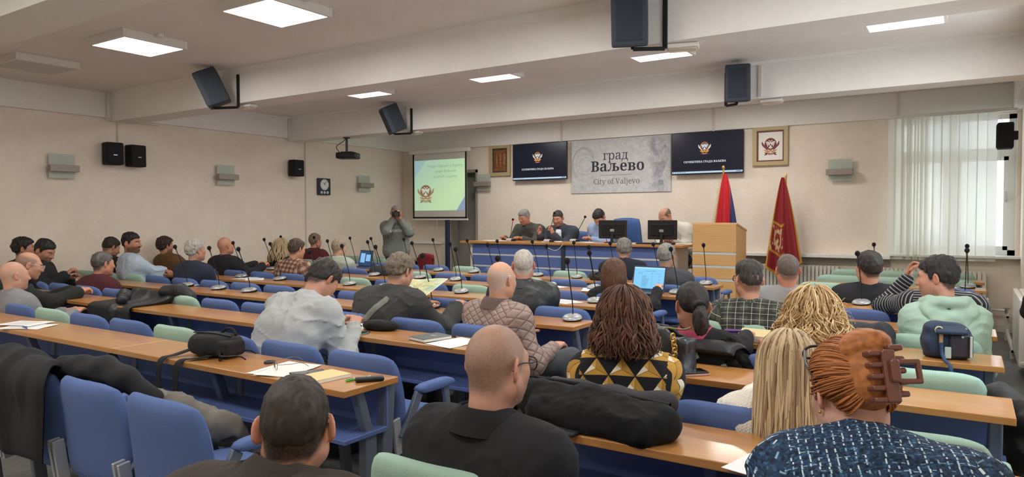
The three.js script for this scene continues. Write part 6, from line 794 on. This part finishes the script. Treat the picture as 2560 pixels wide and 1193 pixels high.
{
  const s = soft('black_coat', 'black fleece-lined coat with a dark grey lining lying on the desk behind the geometric blouse', 'coat', [[-1.42, 0.81, -2.3, -1.15, 0.80, -2.28, 0.065, 0.07], [-1.15, 0.80, -2.28, -0.86, 0.80, -2.24, 0.07, 0.065], [-1.3, 0.79, -2.2, -0.9, 0.79, -2.16, 0.05, 0.05]], furM, { fold: 0.012, fr: 8, fine: 0.004, cell: 0.01 });
  const lin = [[-1.36, 0.83, -2.42, -1.12, 0.81, -2.42, 0.045, 0.045], [-1.12, 0.81, -2.42, -0.9, 0.83, -2.4, 0.045, 0.045], [-1.3, 0.78, -2.44, -0.95, 0.78, -2.44, 0.05, 0.05]].map(c => [c[0] - s.cx, c[1] - s.cy, c[2] - s.cz, c[3] - s.cx, c[4] - s.cy, c[5] - s.cz, c[6], c[7]]), [lo, hi] = bounds(lin, 0.03), u = union(lin, 0.05, 0); part(s.t, 'lining', netMesh((x, y, z) => u(x, y, z) - 0.012 * noise(x * 12, y * 16, z * 12), lo, hi, 0.011), fab(0x3a363c, 0.8), undefined, undefined, 'dark grey quilted lining');
  part(s.t, 'edge_binding', tube([[-1.4, 0.873, -2.345], [-1.2, 0.872, -2.34], [-1.0, 0.862, -2.31], [-0.84, 0.86, -2.28]].map(q => [q[0] - s.cx, q[1] - s.cy, q[2] - s.cz]), 0.008, 6), M.blackMatte); part(s.t, 'flap', rbx(0.18, 0.012, 0.07, 0.005, -1.2 - s.cx, 0.758 - s.cy, -2.12 - s.cz), fab(0x232428), undefined, undefined);
}
drape('black_coat', 'black coat folded over the back of a blue seat at the rear', 'coat', -3.95, -3.36, over(-1.475, 0.44, 0.6), fab(0x1b1c1f, 0.85), { fold: 0.035, th: 0.035, sleeves: [[[-3.45, 0.82, -1.58, 0.05], [-3.2, 0.83, -1.62, 0.055], [-3.05, 0.8, -1.64, 0.05], [-2.95, 0.72, -1.7, 0.045]]], flip: 1 });
soft('grey_jacket', 'grey-brown jacket with a magenta zip heaped on the seat beside the black coat', 'jacket', [[-3.1, 0.55, -1.8, -2.85, 0.56, -1.85, 0.08, 0.075], [-2.85, 0.62, -1.8, -2.78, 0.56, -1.95, 0.06, 0.05], [-3.1, 0.66, -1.78, -2.88, 0.68, -1.76, 0.05, 0.05], [-2.95, 0.52, -1.9, -2.8, 0.5, -2.0, 0.06, 0.04]], fab(0x6d675f, 0.75), { fold: 0.018, fr: 13 });
part(scene.children[scene.children.length - 1], 'zip', tube([[0.06, 0.28, 0.06], [0.1, 0.2, 0.085], [0.16, 0.1, 0.07]], 0.006, 6), std(0xb8325e, 0.5));
{ // black coat over the green seat behind the ponytail
  const s = drape('black_coat', 'black padded coat hung over the green seat of the ponytailed woman', 'coat', -1.48, -0.95, [[0.80, backZ(2) + 0.04], [0.82, backZ(2) + 0.025], [0.835, backZ(2) - 0.02], [0.79, backZ(2) - 0.09], [0.66, backZ(2) - 0.12]], nylon, { fold: 0.02, th: 0.035, flip: 1, sleeves: [[[-1.08, 0.81, -3.62, 0.04], [-0.97, 0.75, -3.63, 0.05], [-0.94, 0.6, -3.66, 0.055], [-0.95, 0.45, -3.72, 0.05]]] });
  const tr = [[-1.02, 0.86, -3.6, -0.9, 0.72, -3.6, 0.03, 0.035]].map(c => [c[0] - s.cx, c[1] - s.cy, c[2] - s.cz, c[3] - s.cx, c[4] - s.cy, c[5] - s.cz, c[6], c[7]]), [lo, hi] = bounds(tr, 0.03), u = union(tr, 0.03, 0); part(s.t, 'fur_trim', netMesh((x, y, z) => u(x, y, z) - 0.012 * noise(x * 70, y * 70, z * 70), lo, hi, 0.008), furM);
}
drape('dark_jacket', 'dark navy jacket hung over a blue seat beside the mint hoodie', 'jacket', -0.92, -0.42, over(backZ(3), 0.58, 0.6), fab(0x252a33, 0.7), { fold: 0.03, flip: 1, sleeves: [[[-0.5, 0.82, -4.6, 0.045], [-0.4, 0.82, -4.58, 0.05], [-0.36, 0.7, -4.5, 0.045]]] });
soft('black_coat', 'black padded coat at the aisle end of the second window-side row', 'coat', [[0.12, 0.72, -3.66, 0.22, 0.66, -3.6, 0.06, 0.07], [0.14, 0.62, -3.7, 0.24, 0.52, -3.62, 0.06, 0.07], [0.2, 0.5, -3.62, 0.2, 0.42, -3.7, 0.06, 0.05]], nylon, { fold: 0.012 });
{ // handbag
  const m = phys(0x23262b, 0.45, { bumpMap: plaster, bumpScale: 0.002, clearcoat: 0.15 }), t = thing('handbag', 'black leather tote handbag with a gold chain handle on the window-side desk', 'handbag', [-1.27, DT, -3.36], -0.35);
  const f = (x, y, z) => { let d = smax(smax(abs(x) - (0.155 - 0.02 * y), abs(z) - 0.045 * (1.15 - y * 2.2), 0.03), max(-y, y - 0.165 - 0.025 * cos(x * 11 + 0.6)), 0.03) - 0.012; d = smax(d, -(smax(smax(abs(x) - 0.12, abs(z) - 0.012, 0.02), 0.11 - y, 0.02)), 0.012); return d - 0.016 * noise(x * 11, y * 13, z * 11) - 0.006 * noise(x * 30, y * 30, z * 30); }; part(t, 'bag_body', netMesh(f, [-0.2, -0.03, -0.1], [0.2, 0.27, 0.1], 0.009), m);
  const link = new THREE.TorusGeometry(0.013, 0.0038, 6, 12); const c = new THREE.CatmullRomCurve3([[0.1, 0.17, 0.055], [0.125, 0.1, 0.07], [0.12, 0.03, 0.085], [0.07, 0.008, 0.1], [0.0, 0.008, 0.1]].map(q => V(...q))), gs = []; for (let i = 0; i < 17; i++) { const q = c.getPointAt(i / 16); gs.push(link.clone().rotateY(i % 2 ? 0.2 : 1.4).rotateX(0.3).translate(q.x, q.y, q.z)); } for (let i = 0; i < 4; i++) gs.push(link.clone().rotateY(i % 2 ? 0.2 : 1.4).translate(-0.1, 0.17 - i * 0.02, 0.056)); part(t, 'chain', mrg(gs), M.gold, undefined, undefined, 'gold chain'); part(t, 'plate', rbx(0.03, 0.012, 0.004, 0.001, 0.01, 0.15, 0.052), M.gold); part(t, 'zip_tape', tube([[-0.12, 0.185, 0.0], [0.0, 0.195, 0.005], [0.13, 0.2, 0.0], [0.17, 0.215, 0.0]], 0.005, 5), std(0x8a7a50, 0.5));
}
{ // navy rucksack
  const m = std(0x24344c, 0.75, { bumpMap: weave, bumpScale: 0.001 }), t = thing('small_backpack', 'small navy backpack with tan strap tab on the window-side desk', 'backpack', [-0.09, DT, -4.36], 0.15);
  const f = (x, y, z) => { const w = 0.115 - 0.2 * max(0, y - 0.1); let d = smax(smax(abs(x) - w, abs(z) - 0.075 + 0.2 * max(0, y - 0.1), 0.05), max(-y, y - 0.19), 0.05); return d - 0.007 * noise(x * 20, y * 24, z * 20); }; part(t, 'bag_body', netMesh(f, [-0.16, -0.02, -0.11], [0.16, 0.24, 0.12], 0.009), m);
  part(t, 'pocket', rbx(0.11, 0.12, 0.03, 0.012, 0.045, 0.075, 0.075, 3), std(0x2c2530, 0.5), undefined, [0, 0.15, 0]); part(t, 'pocket_trim', mrg([rbx(0.012, 0.11, 0.008, 0.003, 0.098, 0.075, 0.087), rbx(0.03, 0.06, 0.01, 0.004, -0.005, 0.04, 0.092)]), std(0xb9c4bc, 0.8)); part(t, 'flap', rbx(0.14, 0.02, 0.1, 0.008, 0.01, 0.17, 0.03, 2), m, undefined, [0.25, 0, 0]); part(t, 'piping', tube([[-0.05, 0.17, 0.075], [0.0, 0.145, 0.09], [0.08, 0.165, 0.07]], 0.004, 6), std(0xd2ccba, 0.6)); part(t, 'ring', new THREE.TorusGeometry(0.016, 0.004, 8, 16).translate(-0.045, 0.155, 0.085), std(0xcab9a0, 0.4)); part(t, 'strap_tab', rbx(0.018, 0.05, 0.006, 0.003, -0.035, 0.11, 0.088), std(0xb58a66, 0.6)); part(t, 'strap', tube([[-0.035, 0.09, 0.088], [-0.03, 0.03, 0.1], [-0.02, 0.004, 0.14], [-0.01, -0.006, 0.222], [-0.005, -0.06, 0.236]], 0.009, 6), std(0x30476a, 0.7)); part(t, 'badge', cyl(0.006, 0.006, 0.002, 10).rotateX(PI / 2).translate(0.06, 0.125, 0.091), M.alu);
}
{ const s = soft('leather_briefcase', 'dark leather briefcase on the seat beside the charcoal suit', 'briefcase', [[-2.38, 0.72, -6.96, -2.26, 0.74, -6.9, 0.05, 0.05], [-2.4, 0.6, -6.95, -2.26, 0.6, -6.9, 0.07, 0.07], [-2.4, 0.54, -6.95, -2.26, 0.54, -6.9, 0.06, 0.06]], phys(0x2e2c29, 0.4), { fold: 0.006, pn: 'case_body' }); part(s.t, 'handle', tube([[0.02, 0.28, 0.03], [0.06, 0.34, 0.04], [0.11, 0.29, 0.06]], 0.008, 6), M.black); }
{ const s = soft('soft_bag', 'dark brown soft bag on the sixth-row desk', 'bag', [[-3.72, 0.79, -7.5, -3.45, 0.79, -7.48, 0.045, 0.045]], fab(0x3c352f), { fold: 0.008, pn: 'bag_body' }); part(s.t, 'strap', tube([[0.02, 0.06, 0.03], [0.1, 0.1, 0.05], [0.2, 0.06, 0.03]], 0.007, 6), M.blackMatte); }
drape('navy_coat', 'dark navy coat over the seat beyond the bending man in grey', 'coat', -6.55, -6.1, over(backZ(4), 0.6, 0.6), fab(0x20253a, 0.85), { fold: 0.03, flip: 1 });
drape('grey_coat', 'dark grey coat over a blue seat behind the blue folder', 'coat', -6.55, -5.9, over(backZ(5), 0.66, 0.6), fab(0x2d2f33, 0.85), { fold: 0.03, flip: 1 });
// ---------------------------------------------------------------- on the stage
function officeChair(x, z, hi, label, mt) { const t = thing('conference_chair', label, 'chair', [x, ST, z], PI); const h = hi ? 0.64 : 0.42, w = hi ? 0.52 : 0.46; part(t, 'backrest', pillow(w, h, 0.1, 12, 12, (u, v) => [u * (1 - 0.1 * v) * (1 - 0.08 * abs(v) ** 6), v * (1 - 0.06 * u * u)], (a, b, c) => [a, b, c - 0.05 * (a / 0.26) ** 2], 6), mt || (hi ? std(0x44629c, 0.85, { bumpMap: weave, bumpScale: 0.001 }) : M.blue), [0, 0.5 + h / 2, 0.26], [-0.1, 0, 0]); part(t, 'seat_cushion', seatGeo, mt || M.blue, [0, 0.03, 0.3]); part(t, 'base', mrg([cyl(0.03, 0.03, 0.34, 10, 0, 0.22, 0), bar([-0.26, 0.05, 0], [0.26, 0.05, 0], 0.04, 0.05), bar([0, 0.05, -0.26], [0, 0.05, 0.26], 0.04, 0.05)]), M.greyDark); for (const s of [-1, 1]) part(t, 'armrest', mrg([rbx(0.05, 0.03, 0.26, 0.01, s * 0.27, 0.64, 0.05), bar([s * 0.27, 0.63, 0.06], [s * 0.25, 0.42, 0.06], 0.03, 0.04)]), M.black); for (const [a, b] of [[-0.26, 0], [0.26, 0], [0, -0.26], [0, 0.26]]) part(t, 'caster', new THREE.SphereGeometry(0.026, 10, 8), M.black, [a, 0.026, b]); }
officeChair(-4.6, -10.28, true, 'tall blue executive chair beside the pale blue shirt'); officeChair(-6.12, -10.28, false, 'blue conference chair of the olive-shirted panel member'); officeChair(-5.5, -10.28, false, 'blue conference chair of the panel member in the blazer'); officeChair(-3.42, -10.26, false, 'black office chair of the panel member in off-white', M.blackMatte);
{ const t = thing('free_standing_chair', 'maroon padded chair at the end of the short front desk', 'chair', [-7.75, 0, -9.45], -0.2); const mm = std(0x8a1f2c, 0.85); part(t, 'backrest', pillow(0.46, 0.4, 0.06, 10, 8, roundSq(0.12), (a, b, c) => [a, b, c - 0.03 * (a / 0.23) ** 2], 6), mm, [0, 0.68, 0.18], [-0.12, 0, 0]); part(t, 'seat_cushion', pillow(0.46, 0.44, 0.07, 10, 8, roundSq(0.1), (a, b, c) => [a, c, -b], 6), mm, [0, 0.45, -0.04]); for (const [a, b] of [[-0.2, -0.22], [0.2, -0.22], [-0.2, 0.16], [0.2, 0.16]]) part(t, 'leg', bar([a, 0, b * 1.1], [a, b > 0 ? 0.8 : 0.43, b], 0.022, 0.022), M.black); }
function monitor(x, z, turn, label) { const t = thing('computer_monitor', label, 'monitor', [x, ST + 0.778, z], turn + PI); t.scale.setScalar(0.82); part(t, 'panel', rbx(0.52, 0.33, 0.035, 0.01, 0, 0.235, 0), M.black); part(t, 'back_cover', rbx(0.4, 0.2, 0.03, 0.012, 0, 0.235, -0.028), M.blackMatte); part(t, 'display', new THREE.PlaneGeometry(0.49, 0.3).translate(0, 0.24, 0.0185), new THREE.MeshStandardMaterial({ color: 0x0a0a0c, roughness: 0.3, emissive: 0x8fa6bf, emissiveIntensity: 0.5 })); part(t, 'stand', mrg([bar([0, 0.012, -0.05], [0, 0.2, -0.045], 0.05, 0.02), rbx(0.26, 0.012, 0.18, 0.005, 0, 0.007, -0.02)]), M.black); part(t, 'badge', bx(0.075, 0.045, 0.002, 0, 0.22, -0.0445), M.silver); part(t, 'cable', tube([[0.05, 0.16, -0.045], [0.1, 0.08, -0.07], [0.08, 0.02, -0.09], [0.02, 0.01, -0.06]], 0.005, 6), M.black); }
monitor(-4.35, -9.42, 0.12, 'black computer monitor before the pale blue shirt'); monitor(-3.58, -9.38, 0.0, 'black computer monitor before the off-white sweater');
{ const y = ST + 0.779; const t = thing('keyboard', 'black keyboard on the head table below the monitor', 'keyboard', [-3.62, y, -9.1], 0); part(t, 'tray', rbx(0.42, 0.016, 0.14, 0.005, 0, 0.009, 0), M.black); part(t, 'keys', rbx(0.4, 0.006, 0.12, 0.002, 0, 0.018, 0), M.blackMatte); const q = thing('computer_mouse', 'black computer mouse beside the keyboard', 'mouse', [-3.32, y, -9.1]); part(q, 'shell', new THREE.SphereGeometry(0.035, 14, 10).scale(0.85, 0.5, 1.5).translate(0, 0.017, 0), M.black); part(q, 'wheel', cyl(0.008, 0.008, 0.006, 10).rotateZ(PI / 2).translate(0, 0.032, -0.025), M.grey);
  for (const [x, z, a, l] of [[-6.42, -9.35, 0.3, 'white papers at the left end of the head table'], [-6.25, -9.25, 0.1, 'white papers before the olive shirt'], [-5.3, -9.3, 0.4, 'papers before the grey blazer'], [-4.72, -9.25, 0.1, 'white papers before the pale blue shirt'], [-4.05, -9.2, 0.2, 'white paper between the two monitors'], [-3.3, -9.35, 0.2, 'white paper at the right end of the head table']]) sheet(x, z, a, l, 1, 0.3, 0.21, y);
  const mic = (x, z, dx, h, label, ring) => { const m = thing('table_microphone', label, 'microphone', [x, y, z]); part(m, 'base', mrg([rbx(0.1, 0.035, 0.12, 0.01, 0, 0.018, 0), rbx(0.08, 0.01, 0.05, 0.004, 0, 0.037, 0.03)]), std(0xcfd0d0, 0.4)); part(m, 'base_side', rbx(0.03, 0.036, 0.11, 0.008, 0.06, 0.018, 0), M.black); part(m, 'gooseneck', tube([[0, 0.03, 0], [dx * 0.3, h * 0.4, -0.03], [dx, h, -0.1]], 0.005, 6), M.black); part(m, 'windscreen', new THREE.SphereGeometry(0.02, 12, 10).translate(dx, h + 0.015, -0.105), M.foam); if (ring) part(m, 'light_ring', new THREE.TorusGeometry(0.013, 0.006, 8, 16).rotateX(PI / 2).translate(dx * 0.99, h - 0.005, -0.097), new THREE.MeshStandardMaterial({ color: 0x400808, emissive: 0xff1a1a, emissiveIntensity: 2 })); };
  mic(-6.02, -9.25, -0.02, 0.32, 'table microphone with a glowing red ring at the mouth of the olive shirt', 1); mic(-5.28, -9.15, 0.05, 0.42, 'table microphone standing before the grey blazer'); mic(-5.0, -9.45, 0.13, 0.36, 'table microphone leaning between blazer and blue shirt');
}
// ---------------------------------------------------------------- flags on poles
function flagCloth(t, w0, w1, h, cols, name, label, depth) {           // gathered cloth hanging from the pole top: folds deepen downwards
  const nu = 60, nv = 50, P = [], C = [], I = []; for (let j = 0; j <= nv; j++) for (let i = 0; i <= nu; i++) { const u = i / nu, v = j / nv, w = mix(w0, w1, v ** 0.8), x = (u - 0.45) * w, z = depth * (0.25 + 0.75 * v) * sin(u * 15 + 1.5 * v + 0.6 * sin(v * 5)) * (0.4 + v * 0.6); const dip = name === 'peak' ? 0.42 * (1 - abs(u - 0.4) * 2) * v : 0.05 * sin(u * 9) * v; P.push(x, -v * h - dip * 0.5, z); C.push(...cols(u, v)); if (i < nu && j < nv) { const a = j * (nu + 1) + i; I.push(a, a + nu + 1, a + 1, a + 1, a + nu + 1, a + nu + 2); } }
  const g = new THREE.BufferGeometry(); g.setAttribute('position', new THREE.Float32BufferAttribute(P, 3)); g.setAttribute('color', new THREE.Float32BufferAttribute(C, 3)); g.setIndex(I); g.computeVertexNormals(); return g;
}
const flagMat = std(0xffffff, 0.75, { vertexColors: true, side: THREE.DoubleSide });
{
  const R = C3(0xc2202e), B = C3(0x30386e), Wt = C3(0xd8d4cc), G = C3(0xb08a48); const t = thing('national_flag', 'red and blue flag with gold fringe hanging on a pole behind the lectern', 'flag', [-3.02, ST, -10.35]);
  part(t, 'pole', cyl(0.014, 0.012, 1.85, 12, 0, 0.925, 0), M.gold); part(t, 'finial', new THREE.SphereGeometry(0.022, 12, 10).scale(1, 1.5, 1).translate(0, 1.87, 0), M.gold); part(t, 'foot', cyl(0.16, 0.12, 0.04, 24, 0, 0.02, 0), M.steel);
  part(t, 'cloth', flagCloth(t, 0.05, 0.44, 1.15, (u, v) => u < 0.06 ? G : (u * 0.9 + v * 0.62 > 0.98 ? B : R), '', '', 0.05).translate(0.03, 1.78, 0.03), flagMat);
  const fr = []; for (let i = 0; i < 40; i++) { const v = i / 40, x = -0.45 * mix(0.05, 0.44, v ** 0.8) + 0.03; fr.push(bar([x, 1.78 - v * 1.15, 0.035], [x - 0.03 - 0.01 * rnd(), 1.76 - v * 1.15, 0.04], 0.006, 0.006)); } part(t, 'fringe', mrg(fr), std(0xb8955a, 0.7));
}
{
  const R = C3(0x8d2226), G = C3(0xc99a34), D = C3(0x6d1a1c); const t = thing('city_flag', 'dark red town flag with gold edging and emblem on a pole by the radiator', 'flag', [-2.22, 0, -10.6]);
  part(t, 'pole', cyl(0.015, 0.013, 2.08, 12, 0.02, 1.04, 0), M.gold); part(t, 'finial', new THREE.ConeGeometry(0.018, 0.06, 10).translate(0.02, 2.1, 0), M.gold); part(t, 'foot', cyl(0.17, 0.13, 0.05, 24, 0, 0.025, 0), M.greyDark);
  part(t, 'cloth', flagCloth(t, 0.04, 0.5, 1.25, (u, v) => u > 0.95 || u < 0.035 || v > 0.97 ? G : (abs(v - 0.48) < 0.012 || abs(v - 0.78) < 0.012) && u < 0.55 ? G : u < 0.5 && v > 0.5 && v < 0.77 && (abs(hyp((u - 0.28) * 1.6, (v - 0.63) * 2.4) - 0.2) < 0.035 || noise(u * 26, v * 34, 0) > 0.35) ? lerp3(G, C3(0xd9d0c0), 0.4) : R, 'peak', '', 0.055).translate(-0.02, 2.05, 0.03), flagMat);
}
{ const b = soft('black_bag', 'black bag hanging on the right wall radiator', 'bag', [[0.36, 0.82, -6.05, 0.36, 0.92, -6.0, 0.05, 0.04]], M.blackMatte, { pn: 'bag_body', fold: 0.005 }); part(b.t, 'strap', tube([[0, 0.14, 0], [0.02, 0.2, 0.02], [0.01, 0.14, 0.06]], 0.006, 6), M.black); }
renderer.render(scene, camera);
